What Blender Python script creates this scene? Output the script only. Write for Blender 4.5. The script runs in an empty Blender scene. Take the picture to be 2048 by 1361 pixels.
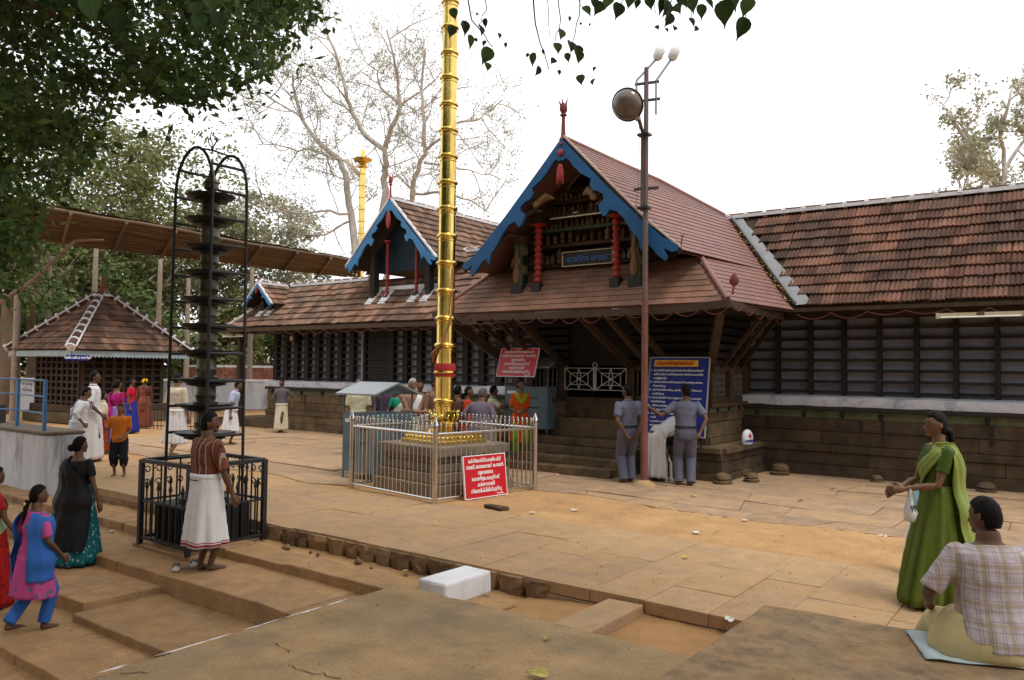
import bpy, bmesh, math, random
from mathutils import Vector, Matrix, noise, Euler
V = Vector
rad = math.radians
random.seed(7)
SC = bpy.context.scene
COL = SC.collection
# ------------------------------------------------------------ camera
CAM = V((0.0, 0.0, 1.95))
_yaw, _pitch, _roll = rad(36.7), rad(2.17), rad(0.7)
_f = V((-math.sin(_yaw) * math.cos(_pitch), math.cos(_yaw) * math.cos(_pitch), math.sin(_pitch)))
_r = V((math.cos(_yaw), math.sin(_yaw), 0))
_u = _r.cross(_f)
_r2 = _r * math.cos(_roll) + _u * math.sin(_roll)
_u2 = -_r * math.sin(_roll) + _u * math.cos(_roll)
cam = bpy.data.cameras.new("camera")
cam.sensor_width = 36.0
cam.lens = 1569.0 / 2048.0 * 36.0
cam.clip_end = 3000
cam.clip_start = 0.05
camo = bpy.data.objects.new("camera", cam)
COL.objects.link(camo)
camo.matrix_world = Matrix(((_r2.x, _u2.x, -_f.x, CAM.x), (_r2.y, _u2.y, -_f.y, CAM.y), (_r2.z, _u2.z, -_f.z, CAM.z), (0, 0, 0, 1)))
SC.camera = camo
# ------------------------------------------------------------ sky, sun, exposure
SUN_EL, SUN_AZ = rad(62), rad(105)      # azimuth measured clockwise from +Y
world = bpy.data.worlds.new("World")
SC.world = world
world.use_nodes = True
nt = world.node_tree
bg = nt.nodes["Background"]
sky = nt.nodes.new("ShaderNodeTexSky")
sky.sky_type = 'NISHITA'
sky.sun_disc = False
sky.sun_elevation = SUN_EL
sky.sun_rotation = SUN_AZ
sky.air_density = 1.0
sky.dust_density = 6.0
sky.ozone_density = 1.0
skm = nt.nodes.new("ShaderNodeMix"); skm.data_type = 'RGBA'
skm.inputs[0].default_value = 0.88        # thin white overcast in front of the blue
skm.inputs[7].default_value = (13.2, 13.3, 13.6, 1)
nt.links.new(sky.outputs[0], skm.inputs[6])
nt.links.new(skm.outputs[2], bg.inputs[0])
bg.inputs[1].default_value = 0.1
sl = bpy.data.lights.new("sun", 'SUN')
sl.energy = 1.5
sl.angle = rad(16)
sl.color = (1.0, 0.95, 0.87)
slo = bpy.data.objects.new("sun", sl)
COL.objects.link(slo)
_sd = V((math.sin(SUN_AZ) * math.cos(SUN_EL), math.cos(SUN_AZ) * math.cos(SUN_EL), math.sin(SUN_EL)))
slo.rotation_euler = _sd.to_track_quat('Z', 'Y').to_euler()
slo.location = (0, 0, 30)
SC.view_settings.view_transform = 'Standard'
SC.view_settings.look = 'None'
SC.view_settings.exposure = 0.3
SC.view_settings.gamma = 1.0
SC.view_settings.use_curve_mapping = False
SC.cycles.max_bounces = 6
SC.cycles.transparent_max_bounces = 8
SC.cycles.use_denoising = True
# ------------------------------------------------------------ helpers
def R(a, b): return random.uniform(a, b)
def px(x, y, z=None, X=None, Y=None, d=None):
    """a point of the place, from a sight line of the survey and one known distance"""
    dv = _r2 * ((x - 1024) / 1569.0) - _u2 * ((y - 680.5) / 1569.0) + _f
    if z is not None: t = (z - CAM.z) / dv.z
    elif Y is not None: t = (Y - CAM.y) / dv.y
    elif X is not None: t = (X - CAM.x) / dv.x
    else: t = d
    return CAM + dv * t

class MB:
    def __init__(s): s.v = []; s.f = []; s.mi = []; s.cur = 0
    def add(s, vs, fs):
        n = len(s.v); s.v += [V(p) for p in vs]; s.f += [tuple(i + n for i in f) for f in fs]; s.mi += [s.cur] * len(fs); return s
    def box(s, c, d, rot=None, taper=1.0, rz=0.0):
        c = V(c); hx, hy, hz = d[0] / 2, d[1] / 2, d[2] / 2
        ps = [V((x * hx * (taper if z > 0 else 1), y * hy * (taper if z > 0 else 1), z * hz)) for z in (-1, 1) for y in (-1, 1) for x in (-1, 1)]
        if rz: rot = Matrix.Rotation(rz, 3, 'Z')
        if rot is not None: ps = [rot @ p for p in ps]
        return s.add([p + c for p in ps], [(0, 2, 3, 1), (4, 5, 7, 6), (0, 1, 5, 4), (2, 6, 7, 3), (0, 4, 6, 2), (1, 3, 7, 5)])
    def b2(s, a, b):   # box from two corners
        a, b = V(a), V(b); return s.box((a + b) / 2, [abs(b[i] - a[i]) for i in range(3)])
    def beam(s, p, q, w, h, up=V((0, 0, 1))):
        p, q = V(p), V(q); d = q - p; L = d.length; d.normalize()
        x = d.cross(up); x = x.normalized() if x.length > 1e-4 else V((1, 0, 0)); u = x.cross(d)
        rot = Matrix((x, d, u)).transposed()
        return s.box((p + q) / 2, (w, L, h), rot)
    def loft(s, rings, cap=True, close=True):
        n = len(rings[0]); base = len(s.v); fs = []
        vs = [p for r in rings for p in r]
        m = n if close else n - 1
        for i in range(len(rings) - 1):
            for j in range(m):
                a, b = i * n + j, i * n + (j + 1) % n
                fs.append((a, b, b + n, a + n))
        if cap: fs.append(tuple(reversed(range(n)))); fs.append(tuple(range((len(rings) - 1) * n, len(rings) * n)))
        return s.add(vs, fs)
    def tube(s, pts, rs, n=8, cap=True, flat=1.0):
        pts = [V(p) for p in pts]
        if not isinstance(rs, (list, tuple)): rs = [rs] * len(pts)
        rings = []; ref = None
        for i, p in enumerate(pts):
            t = (pts[min(i + 1, len(pts) - 1)] - pts[max(i - 1, 0)])
            t = t.normalized() if t.length > 1e-9 else V((0, 0, 1))
            if ref is None:
                ref = t.orthogonal().normalized() if abs(t.z) > .95 else t.cross(V((0, 0, 1))).normalized()
            x = (ref - t * ref.dot(t)); x = x.normalized() if x.length > 1e-6 else t.orthogonal().normalized(); ref = x
            y = t.cross(x)
            rings.append([p + (x * math.cos(a) + y * math.sin(a) * flat) * rs[i] for a in (2 * math.pi * k / n for k in range(n))])
        return s.loft(rings, cap)
    def lathe(s, prof, c=(0, 0, 0), n=20, cap=True, rot=None, sx=1, sy=1):
        c = V(c); rings = []
        for r, z in prof:
            ring = [V((r * sx * math.cos(2 * math.pi * k / n), r * sy * math.sin(2 * math.pi * k / n), z)) for k in range(n)]
            if rot is not None: ring = [rot @ p for p in ring]
            rings.append([p + c for p in ring])
        return s.loft(rings, cap)
    def prism(s, poly, fn, t0, t1):
        """extrude a 2d polygon; fn(u, v, t) gives the point"""
        n = len(poly)
        vs = [fn(u, v, t0) for u, v in poly] + [fn(u, v, t1) for u, v in poly]
        return s.add(vs, [tuple(range(n)), tuple(reversed(range(n, 2 * n)))] + [(i + n, (i + 1) % n + n, (i + 1) % n, i) for i in range(n)])
    def ball(s, c, r, n=10, m=7, rot=None):
        if not isinstance(r, (list, tuple)): r = (r, r, r)
        prof = [(math.sin(math.pi * k / m), -math.cos(math.pi * k / m)) for k in range(m + 1)]
        prof[0] = (0.02, -1); prof[-1] = (0.02, 1)
        rings = []
        for a, z in prof:
            ring = [V((a * r[0] * math.cos(2 * math.pi * k / n), a * r[1] * math.sin(2 * math.pi * k / n), z * r[2])) for k in range(n)]
            if rot is not None: ring = [rot @ p for p in ring]
            rings.append([p + V(c) for p in ring])
        return s.loft(rings)
    def mesh(s, name, mats, smooth=False):
        me = bpy.data.meshes.new(name)
        me.from_pydata([tuple(p) for p in s.v], [], s.f)
        if not isinstance(mats, (list, tuple)): mats = [mats]
        for m in mats: me.materials.append(m)
        if len(mats) > 1: me.polygons.foreach_set("material_index", s.mi)
        if smooth is True: me.polygons.foreach_set("use_smooth", [True] * len(me.polygons))
        elif smooth: me.shade_smooth() if False else me.set_sharp_from_angle(angle=rad(smooth)); me.polygons.foreach_set("use_smooth", [bool(smooth)] * len(me.polygons))
        me.update()
        return me
    def build(s, name, mats, parent=None, smooth=False, world=False, bevel=0):
        o = link(name, s.mesh(name, mats, smooth), parent, world)
        if bevel:
            m = o.modifiers.new("bevel", 'BEVEL'); m.width = bevel; m.segments = 2; m.limit_method = 'ANGLE'; m.angle_limit = rad(40)
        return o
_PM = {}
def pmat(e):
    return Matrix.LocRotScale(e.location, e.rotation_euler, e.scale) if e.parent is None else pmat(e.parent) @ e.matrix_parent_inverse @ Matrix.LocRotScale(e.location, e.rotation_euler, e.scale)
def link(name, me, parent=None, world=False):
    o = bpy.data.objects.new(name, me); COL.objects.link(o)
    if parent is not None:
        o.parent = parent
        if world: o.matrix_parent_inverse = pmat(parent).inverted()
    return o
def tag(o, label=None, cat=None, group=None, kind=None):
    if label: o["label"] = label
    if cat: o["category"] = cat
    if group: o["group"] = group
    if kind: o["kind"] = kind
    return o
def thing(name, label, cat, loc=(0, 0, 0), rz=0, group=None):
    o = bpy.data.objects.new(name, None); COL.objects.link(o); o.empty_display_size = .2
    o.location = loc; o.rotation_euler = (0, 0, rz)
    return tag(o, label, cat, group)
def struct(o): o["kind"] = "structure"; return o
def text_mesh(name, body, size, mat, parent, M, align='CENTER', extrude=0.0015, bold=0.0, sx=1.0, world=False):
    c = bpy.data.curves.new(name, 'FONT'); c.body = body; c.size = size; c.align_x = align; c.align_y = 'CENTER'; c.extrude = extrude; c.offset = bold; c.resolution_u = 2
    t = bpy.data.objects.new(name, c)
    me = bpy.data.meshes.new_from_object(t)
    bpy.data.objects.remove(t)
    me.materials.clear(); me.materials.append(mat)
    me.transform(M @ Matrix.Diagonal((sx, 1, 1, 1)))
    o = link(name, me, parent, world)
    return o
# ------------------------------------------------------------ materials
def mat(name, col, rough=.8, metal=0.0, var=.15, scale=6.0, bump=0.0, bscale=40.0, rand=0.0, stain=None, stain_amt=.5, stain_scale=1.5, hue=None, speck=0.0, detail=5.0, trans=0.0, zdirt=None, spec=.4, stretch=None):
    m = bpy.data.materials.new(name); m.use_nodes = True
    t = m.node_tree; N = t.nodes.new; L = t.links.new
    b = t.nodes["Principled BSDF"]
    b.inputs["Roughness"].default_value = rough; b.inputs["Metallic"].default_value = metal
    b.inputs["Specular IOR Level"].default_value = spec
    geo = N("ShaderNodeNewGeometry")
    pos = geo.outputs["Position"]
    if stretch:
        mp = N("ShaderNodeMapping"); mp.inputs["Scale"].default_value = stretch; L(pos, mp.inputs[0]); pos2 = mp.outputs[0]
    else: pos2 = pos
    ns = N("ShaderNodeTexNoise"); ns.inputs["Scale"].default_value = scale; ns.inputs["Detail"].default_value = detail; ns.inputs["Roughness"].default_value = .62
    L(pos2, ns.inputs["Vector"])
    rp = N("ShaderNodeMapRange"); rp.inputs[1].default_value = .3; rp.inputs[2].default_value = .7; rp.inputs[3].default_value = 1 - var; rp.inputs[4].default_value = 1 + var
    L(ns.outputs[0], rp.inputs[0])
    base = N("ShaderNodeRGB"); base.outputs[0].default_value = (*col, 1)
    cur = base.outputs[0]
    if hue is not None:      # second natural colour of the material, patchy
        n2 = N("ShaderNodeTexNoise"); n2.inputs["Scale"].default_value = scale * .45; n2.inputs["Detail"].default_value = 4; L(pos2, n2.inputs["Vector"])
        r2 = N("ShaderNodeMapRange"); r2.inputs[1].default_value = .42; r2.inputs[2].default_value = .62; L(n2.outputs[0], r2.inputs[0])
        mx = N("ShaderNodeMix"); mx.data_type = 'RGBA'; L(r2.outputs[0], mx.inputs[0]); L(cur, mx.inputs[6]); mx.inputs[7].default_value = (*hue, 1); cur = mx.outputs[2]
    if rand:
        oi = N("ShaderNodeObjectInfo"); ad = N("ShaderNodeMath"); ad.operation = 'ADD'; L(oi.outputs["Random"], ad.inputs[0]); L(geo.outputs["Random Per Island"], ad.inputs[1])
        fr = N("ShaderNodeMath"); fr.operation = 'FRACT'; L(ad.outputs[0], fr.inputs[0])
        rr = N("ShaderNodeMapRange"); rr.inputs[3].default_value = 1 - rand; rr.inputs[4].default_value = 1 + rand; L(fr.outputs[0], rr.inputs[0])
        mu = N("ShaderNodeMath"); mu.operation = 'MULTIPLY'; L(rr.outputs[0], mu.inputs[0]); L(rp.outputs[0], mu.inputs[1]); fac = mu.outputs[0]
    else: fac = rp.outputs[0]
    vm = N("ShaderNodeVectorMath"); vm.operation = 'SCALE'; L(cur, vm.inputs[0]); L(fac, vm.inputs["Scale"]); cur = vm.outputs[0]
    if speck:                # grain and pits of the stone itself
        n4 = N("ShaderNodeTexNoise"); n4.inputs["Scale"].default_value = 95; n4.inputs["Detail"].default_value = 3; L(pos, n4.inputs["Vector"])
        r4 = N("ShaderNodeMapRange"); r4.inputs[1].default_value = .35; r4.inputs[2].default_value = .65; r4.inputs[3].default_value = 1 - speck; r4.inputs[4].default_value = 1 + speck; L(n4.outputs[0], r4.inputs[0])
        v4 = N("ShaderNodeVectorMath"); v4.operation = 'SCALE'; L(cur, v4.inputs[0]); L(r4.outputs[0], v4.inputs["Scale"]); cur = v4.outputs[0]
    if stain is not None:    # dirt / lichen / soot with a shape of its own
        n3 = N("ShaderNodeTexNoise"); n3.inputs["Scale"].default_value = stain_scale; n3.inputs["Detail"].default_value = 6; n3.inputs["Roughness"].default_value = .7; L(pos2, n3.inputs["Vector"])
        r3 = N("ShaderNodeMapRange"); r3.inputs[1].default_value = .5; r3.inputs[2].default_value = .66; r3.inputs[4].default_value = stain_amt; L(n3.outputs[0], r3.inputs[0])
        mx = N("ShaderNodeMix"); mx.data_type = 'RGBA'; L(r3.outputs[0], mx.inputs[0]); L(cur, mx.inputs[6]); mx.inputs[7].default_value = (*stain, 1); cur = mx.outputs[2]
    L(cur, b.inputs["Base Color"])
    if bump:
        nb = N("ShaderNodeTexNoise"); nb.inputs["Scale"].default_value = bscale; nb.inputs["Detail"].default_value = 6; L(pos2, nb.inputs["Vector"])
        bp = N("ShaderNodeBump"); bp.inputs["Strength"].default_value = min(1, bump); bp.inputs["Distance"].default_value = .02; L(nb.outputs[0], bp.inputs["Height"]); L(bp.outputs[0], b.inputs["Normal"])
    if trans:
        tr = N("ShaderNodeBsdfTranslucent"); L(cur, tr.inputs[0]); ms = N("ShaderNodeMixShader"); ms.inputs[0].default_value = trans
        L(b.outputs[0], ms.inputs[1]); L(tr.outputs[0], ms.inputs[2]); L(ms.outputs[0], t.nodes["Material Output"].inputs[0])
    return m
def jitter_box(x0, x1, y0, y1, z0, z1, j=.01, sub=1):
    """a roughly dressed stone"""
    m = MB(); m.b2((x0, y0, z0), (x1, y1, z1))
    for p in m.v: p += V((R(-j, j), R(-j, j), R(-j, j) * .5))
    return m
# ============================================================ the ground
SAND = (.44, .265, .125)
M_sand = mat("sand", SAND, .95, var=.16, scale=2.2, bump=.7, bscale=26, speck=.12, hue=(.40, .235, .11), stain=(.35, .215, .11), stain_amt=.35, stain_scale=.7, spec=.1)
M_granite = mat("dusty_granite", (.41, .262, .14), .9, var=.13, scale=5, bump=.45, bscale=50, rand=.05, speck=.13, hue=(.375, .25, .148), stain=(.44, .268, .13), stain_amt=.55, stain_scale=1.3, spec=.15)
M_flag = mat("flagstone", (.36, .24, .145), .9, var=.17, scale=4, bump=.5, bscale=45, rand=.1, speck=.13, hue=(.31, .215, .14), stain=(.43, .262, .13), stain_amt=.55, stain_scale=1.0, spec=.15)
M_step = mat("step_stone", (.37, .22, .108), .92, var=.2, scale=5, bump=.6, bscale=36, rand=.08, speck=.15, hue=(.32, .2, .108), stain=(.43, .25, .112), stain_amt=.5, stain_scale=1.1, spec=.12)
M_rubble = mat("rubble_stone", (.26, .16, .085), .95, var=.3, scale=9, bump=.7, bscale=30, rand=.25, hue=(.2, .135, .085), spec=.1)
M_conc = mat("worn_concrete", (.285, .2, .11), .85, var=.22, scale=3, bump=.4, bscale=50, speck=.12, hue=(.37, .235, .115), stain=(.185, .14, .09), stain_amt=.6, stain_scale=1.6, spec=.2)
M_conc2 = mat("pitted_concrete", (.29, .185, .1), .9, var=.28, scale=7, bump=.8, bscale=16, hue=(.2, .145, .09), stain=(.36, .235, .13), stain_amt=.8, stain_scale=3.2, spec=.15)
M_white = mat("whitewash", (.74, .73, .74), .9, var=.08, scale=4, bump=.15, bscale=30, stain=(.36, .35, .37), stain_amt=.5, stain_scale=2.4, stretch=(1, 1, .35))
def sheet(name, x0, x1, y0, y1, z, n, m, amp=0, sc=1.0, edge=0):
    nx, ny = n; b = MB(); vs = []
    for j in range(ny + 1):
        for i in range(nx + 1):
            x = x0 + (x1 - x0) * i / nx; y = y0 + (y1 - y0) * j / ny
            k = amp * (noise.noise(V((x * sc, y * sc, 3.1))) + .5 * noise.noise(V((x * sc * 2.7, y * sc * 2.7, 9.7))))
            if edge and (i in (0, nx) or j in (0, ny)): k = -edge
            vs.append((x, y, z + k))
    b.add(vs, [(j * (nx + 1) + i, j * (nx + 1) + i + 1, (j + 1) * (nx + 1) + i + 1, (j + 1) * (nx + 1) + i) for j in range(ny) for i in range(nx)])
    return b
g = MB()
g.add([(-900, 6.16, -.02), (900, 6.16, -.02), (900, 1500, -.02), (-900, 1500, -.02)], [(0, 1, 2, 3)])
struct(g.build("ground", M_sand))
g = MB(); g.add([(-900, -600, -.66), (900, -600, -.66), (900, 6.3, -.66), (-900, 6.3, -.66)], [(0, 1, 2, 3)])
struct(g.build("lower_ground", M_sand))
# loose trodden sand in front of the flagstones: footprints are real dents
b = sheet("s", -9.2, 3.2, 8.62, 11.0, 0, (248, 60), None, .0, 1)
random.seed(3)
prints = [(R(-9, 3), R(8.7, 10.6), R(.035, .07), R(0, 6.3)) for _ in range(760)]
cells = {}
for q in prints: cells.setdefault((int(q[0] * 2), int(q[1] * 2)), []).append(q)
for p in b.v:
    h = -.006 + .008 * noise.noise(V((p.x * 3, p.y * 3, 0)))
    for dx in (-1, 0, 1):
        for dy in (-1, 0, 1):
            for (qx, qy, r, a) in cells.get((int(p.x * 2) + dx, int(p.y * 2) + dy), ()):
                u = (p.x - qx) * math.cos(a) + (p.y - qy) * math.sin(a); w = -(p.x - qx) * math.sin(a) + (p.y - qy) * math.cos(a)
                d = (u / (r * 2)) ** 2 + (w / r) ** 2
                if d < 2: h += -.014 * math.exp(-d * 2.2) + .008 * math.exp(-(d - 1.2) ** 2 * 4)
    e = min(1, (11.0 - p.y) / .6, (p.y - 8.62) / .05 + .3, (p.x + 9.2) / .3, (3.2 - p.x) / .3)
    p.z = h * e - .019 * (1 - e)
struct(b.build("trodden_sand", M_sand, smooth=True))
# granite walkway: slabs side by side, each a stone of its own
wk = struct(thing("walkway", None, None, (-5, 6.12, 0)))
random.seed(11)
x = -16.0
while x < 3.5:
    w = R(.5, .72) if x > -9 else R(.8, 1.2)
    ys = [6.12, R(7.0, 7.7), 8.6] if random.random() < .75 else [6.12, R(6.7, 7.0), R(7.6, 7.9), 8.6]
    for k in range(len(ys) - 1):
        z = R(-.004, .004)
        m = MB(); m.b2((x + .0025, ys[k] + .0025 + (R(-.012, .012) if k == 0 else 0), -.11), (x + w - .0025, ys[k + 1] - .0025, z))
        for p in m.v:
            if p.z > -.05: p.z += R(-.003, .003)
        o = m.build("paving_slab", M_granite, wk, world=True, bevel=.006)
    x += w
# irregular flagstones up to the temple
fl = struct(thing("flagstone_paving", None, None, (-5, 10, 0)))
random.seed(21)
def flags(x0, x1, y0, y1, wmin, wmax, hmin, hmax):
    rows = [y0]
    while rows[-1] < y1: rows.append(rows[-1] + R(hmin, hmax))
    xs = []
    lines = []
    for r in rows:
        ph = R(0, 9)
        lines.append((lambda rr, pp: (lambda x: rr + (.16 if rr > y0 + .01 else .55) * noise.noise(V((x * .7, pp, 0))) + .05 * math.sin(x * 1.3 + pp)))(r, ph))
    for i in range(len(rows) - 1):
        x = x0 + R(-.5, 0); sk = R(-.12, .12)
        while x < x1:
            w = R(wmin, wmax); s2 = R(-.18, .18); g0 = R(.002, .012)
            cuts = []
            lo, hi = lines[i], lines[i + 1]
            gg = R(.03, .075) if random.random() < .3 else .006
            poly = [(x + g0 + sk, lo(x + sk) + R(.004, .022)), (x + w * .5, lo(x + w * .5) + gg * R(.5, 1)), (x + w - g0 - s2 * -1 * 0 + s2, lo(x + w + s2) + gg),
                    (x + w - g0 - s2 * .4, hi(x + w - s2 * .4) - R(.002, .012)), (x + w * .48, hi(x + w * .48) - R(.002, .012)), (x + g0 - sk * .4, hi(x - sk * .4) - R(.002, .012))]
            zz = R(-.004, .014) if i else R(-.006, .004); tx, ty = R(-.008, .008), R(-.008, .008)
            cx = x + w / 2; cy = (rows[i] + rows[i + 1]) / 2
            m = MB(); m.prism(poly, lambda u, v, t: V((u, v, (zz + tx * (u - cx) + ty * (v - cy)) if t > 0 else -.07)), 1, 0)
            m.build("flagstone", M_flag, fl, world=True, bevel=.005)
            x += w; sk = s2
flags(-9.4, 3.0, 10.25, 15.3, .7, 1.7, .55, .95)
flags(-21.0, -10.6, 8.9, 15.2, 1.0, 2.2, .9, 1.4)
# ------------------------------------------------------------ kerb stones under the walkway edge
kb = struct(thing("walkway_kerb", None, None, (-7, 6.1, -.2)))
random.seed(5)
x = -8.35
while x < -4.35:
    w = R(.2, .36); h = R(.17, .23)
    m = MB(); n = 10
    ring = lambda z, k, yy: [V((x + w / 2 + (w / 2 - .008) * k * c, yy, z)) for c in (-1, 1)]
    prof = [(-.02, 1.0), (-h * .35, 1.0), (-h * .75, R(.85, .95)), (-h - .12, R(.6, .8))]
    rings = []
    for z, k in prof:
        j = R(-.01, .01)
        rings.append([V((x + w / 2 - w / 2 * k + .006, 6.3, z)), V((x + w / 2 + w / 2 * k - .006, 6.3, z)), V((x + w / 2 + w / 2 * k * .92 - .006, 6.1 + R(-.02, .015), z)), V((x + w / 2 + R(-.04, .04), 6.08 + R(-.02, .01), z)), V((x + w / 2 - w / 2 * k * .92 + .006, 6.1 + R(-.02, .015), z))])
    m.loft(rings); m.build("stone", M_rubble, kb, world=True, bevel=.009)
    x += w
for a, c, h in ((-4.35, -1.9, .075), (-18, -8.34, .2)):
    x = a
    while x < c:
        w = R(.5, .9); m = jitter_box(x + .004, min(x + w, c + .2) - .004, 6.1, 6.4, -h - .2, -.115, .006); m.build("stone", M_rubble, kb, world=True, bevel=.01); x += w
for k in range(11):   # small fallen rubble at its foot
    x = R(-8.3, -4.9); s = R(.02, .06)
    m = MB(); m.ball((x, 6.02 - R(0, .14), -.185 + s * .2), (s, s * .8, s * .6), 6, 4)
    for p in m.v: p += V((R(-s, s), R(-s, s), R(-s, s))) * .2
    m.build("stone", M_rubble, kb, world=True)
# ------------------------------------------------------------ the terrace steps below the walkway
st = struct(thing("terrace_steps", None, None, (-8, 4.5, -.6)))
random.seed(9)
def course(x0, x1, y0, y1, zt, zb, wmin, wmax, j=.006, m_=None):
    x = x0
    while x < x1 - .05:
        w = R(wmin, wmax)
        e = min(x + w, x1)
        if x1 - e < .3: e = x1
        m = MB(); n = 5; zj = R(-.008, .008)
        front = [(x + .004 + (e - x - .008) * i / n, y0 + R(-.012, .012)) for i in range(n + 1)]
        poly = front + [(e - .004, y1), (x + .004, y1)]
        m.prism(poly, lambda u, v, t: V((u, v, t)), zb, zt + zj)
        for p in m.v:
            if p.z > zb + .01: p.z += R(-.005, .005)
        m.f = [tuple(reversed(f)) for f in m.f]
        m.build("step_stone", m_ or M_step, st, world=True, bevel=.012)
        x = e
course(-17, -4.2, 5.32, 5.75, -.14, -.5, .5, 1.1)          # upper ledge
course(-17, -4.2, 4.5, 5.5, -.245, -.62, 1.0, 1.9)         # tread
course(-17, -7.95, 3.72, 4.7, -.37, -.66, 1.0, 1.8)        # next tread, left
course(-7.92, -4.2, 3.62, 4.7, -.435, -.66, 1.1, 1.7)      # its sunken neighbour
course(-17, -4.2, 2.92, 3.8, -.52, -.68, 1.0, 1.6)
course(-14, -4.2, 2.2, 3.0, -.61, -.7, 1.2, 1.8)
b = sheet("s", -17, -4.2, 5.6, 6.25, -.2, (130, 12), None, .025, 2.5)
for p in b.v: p.z += .05 * max(0, (5.85 - p.y) / .25) * .9
struct(b.build("landing_sand", M_sand, smooth=True))
# sand between the platforms
b = sheet("s", -4.3, -1.6, 4.3, 6.2, -.1, (54, 40), None, .02, 2.2)
for p in b.v: p.z += -.06 * max(0, (-3.6 - p.x) / .7) - .02
struct(b.build("sand_pit", mat("red_sand", (.37, .205, .09), .95, var=.14, scale=3, bump=.4, bscale=30, spec=.1), smooth=True))
m = MB(); m.b2((-4.2, 4.4, -.5), (-3.05, 6.1, -.16))
m2 = jitter_box(-3.45, -3.1, 4.4, 6.08, -.4, -.03, .01); m2.build("edging_stone", M_granite, st, world=True, bevel=.012)
m2 = jitter_box(-3.4, -1.8, 4.42, 4.72, -.4, -.012, .008); m2.build("edging_stone", M_granite, st, world=True, bevel=.012)
# foreground concrete platforms
plat = struct(thing("concrete_platform", None, None, (-3, 2, 0)))
random.seed(13)
def chipped(a, c, n, j):
    out = []
    for k in range(n):
        t = k / n; w = j * noise.noise(V((a[0] + t * 31, a[1] * 3, 4))) + (R(-j, j) * .5 if random.random() < .8 else R(0, j * 2.5))
        d = V((c[0] - a[0], c[1] - a[1], 0)).normalized(); out.append((a[0] + (c[0] - a[0]) * t + d.y * w, a[1] + (c[1] - a[1]) * t - d.x * w))
    return out
m = MB(); poly = [(-4.33, -2.5)] + chipped((-4.35, 0.2), (-4.4, 4.4), 70, .008) + chipped((-4.36, 4.46), (-1.5, 4.43), 50, .008) + [(-1.4, 4.43), (-1.4, -2.5)]
m.prism(poly, lambda u, v, t: V((u, v, t)), .27, -.7)
m.build("platform_top", M_conc, plat, world=True, bevel=.02)
m = MB(); n = 26
edge = [(-1.88 + .0 * i + R(-.012, .012), -2.5 + (5.52 + 2.5) * i / n) for i in range(n + 1)]
edge2 = [(-1.88 + (4.2) * i / n, 5.54 + .07 * min(1, i / 6) + R(-.02, .02)) for i in range(1, n + 1)]
poly = edge + edge2 + [(2.32, -2.5)]
poly = [(u, v) for u, v in poly]
m.prism(poly, lambda u, v, t: V((u, v, t)), .33, -.7)
m.f = [tuple(reversed(f)) for f in m.f]
m.build("platform_top", M_conc2, plat, world=True, bevel=.015)
# cracks: thin wandering grooves lined with grit
M_crack = mat("crack_grit", (.05, .035, .02), 1, var=.3)
def crack(pts, z, w=.006):
    m = MB(); P = []
    for i in range(len(pts) - 1):
        a, c = V((*pts[i], z)), V((*pts[i + 1], z))
        for k in range(6): P.append(a.lerp(c, k / 6) + V((R(-.02, .02), R(-.02, .02), 0)))
    L_, R_ = [], []
    for i in range(len(P)):
        d = (P[min(i + 1, len(P) - 1)] - P[max(0, i - 1)]).normalized(); s = V((-d.y, d.x, 0)) * w * R(.2, 1)
        L_.append(P[i] + s); R_.append(P[i] - s)
    m.add(L_ + R_, [(i, i + 1, len(P) + i + 1, len(P) + i) for i in range(len(P) - 1)])
    m.build("crack", M_crack, plat, world=True)
def cpx(z, *pp): return [tuple(px(x, y, z=z)[:2]) for x, y in pp]
crack(cpx(.27, (545, 1288), (585, 1312)), .2745, .004)
crack(cpx(.27, (570, 1330), (620, 1345), (700, 1361)), .2745, .005)
crack(cpx(.27, (250, 1348), (310, 1347)), .2745, .006)
# remnants of lime paint along the platform edge
for x_, y_, L_ in ((625, 1203, .2), (560, 1235, .34), (490, 1262, .3), (330, 1322, .5), (215, 1357, .2)):
    q = px(x_, y_, z=.2745); m = MB(); n = 9; vs = []
    for k in range(n + 1): vs += [(-4.385 + R(0, .004), q.y + L_ * k / n, .2745), (-4.385 + R(.008, .03) * math.sin(math.pi * (k + .5) / (n + 1)), q.y + L_ * k / n, .2745)]
    m.add(vs, [(2 * k, 2 * k + 1, 2 * k + 3, 2 * k + 2) for k in range(n)]); m.build("lime_paint", M_white, plat, world=True)
# whitewashed block
t = thing("whitewashed_block", "whitewashed stone block lying behind the grey concrete platform", "stone block", (-4.05, 5.0, -.2), rad(0))
c0 = px(942, 1156, z=.06)
m = MB(); m.b2((-.33, -.2, 0), (.0, .45, .22))
for p in m.v: p += V((R(-.015, .015), R(-.015, .015), R(-.01, .01)))
o = m.build("block", M_white, t, bevel=.025)
t.location = (c0.x - .02, c0.y - .12, -.16)

# loose grit and pebbles trodden over paving, sand and steps
random.seed(77); m = MB()
def ground_z(x, y):
    if y > 6.14: return .003
    if x < -4.5:
        if y > 5.65: return -.19
        if y > 5.36: return -.135
        if y > 4.54: return -.24
        if y > 3.75: return -.365 if x < -8 else -.43
        return -.515
    if x > -1.85 and y < 5.5: return .331
    if x < -1.95 and y < 4.4: return .271
    return None
for k in range(6500):
    x, y = R(-11, 1.2), R(2.95, 12.0)
    if noise.noise(V((x * .9, y * .9, 7))) < R(-.45, .35): continue
    z = ground_z(x, y)
    if z is None: continue
    r = R(.003, .008) if random.random() < .93 else R(.008, .016)
    a, b_, c_ = r * R(.7, 1.3), r * R(.7, 1.3), r * R(.5, .9)
    m.add([(x + a, y, z), (x - a, y, z), (x, y + b_, z), (x, y - b_, z), (x, y, z + c_)], [(0, 2, 4), (2, 1, 4), (1, 3, 4), (3, 0, 4)])
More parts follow.
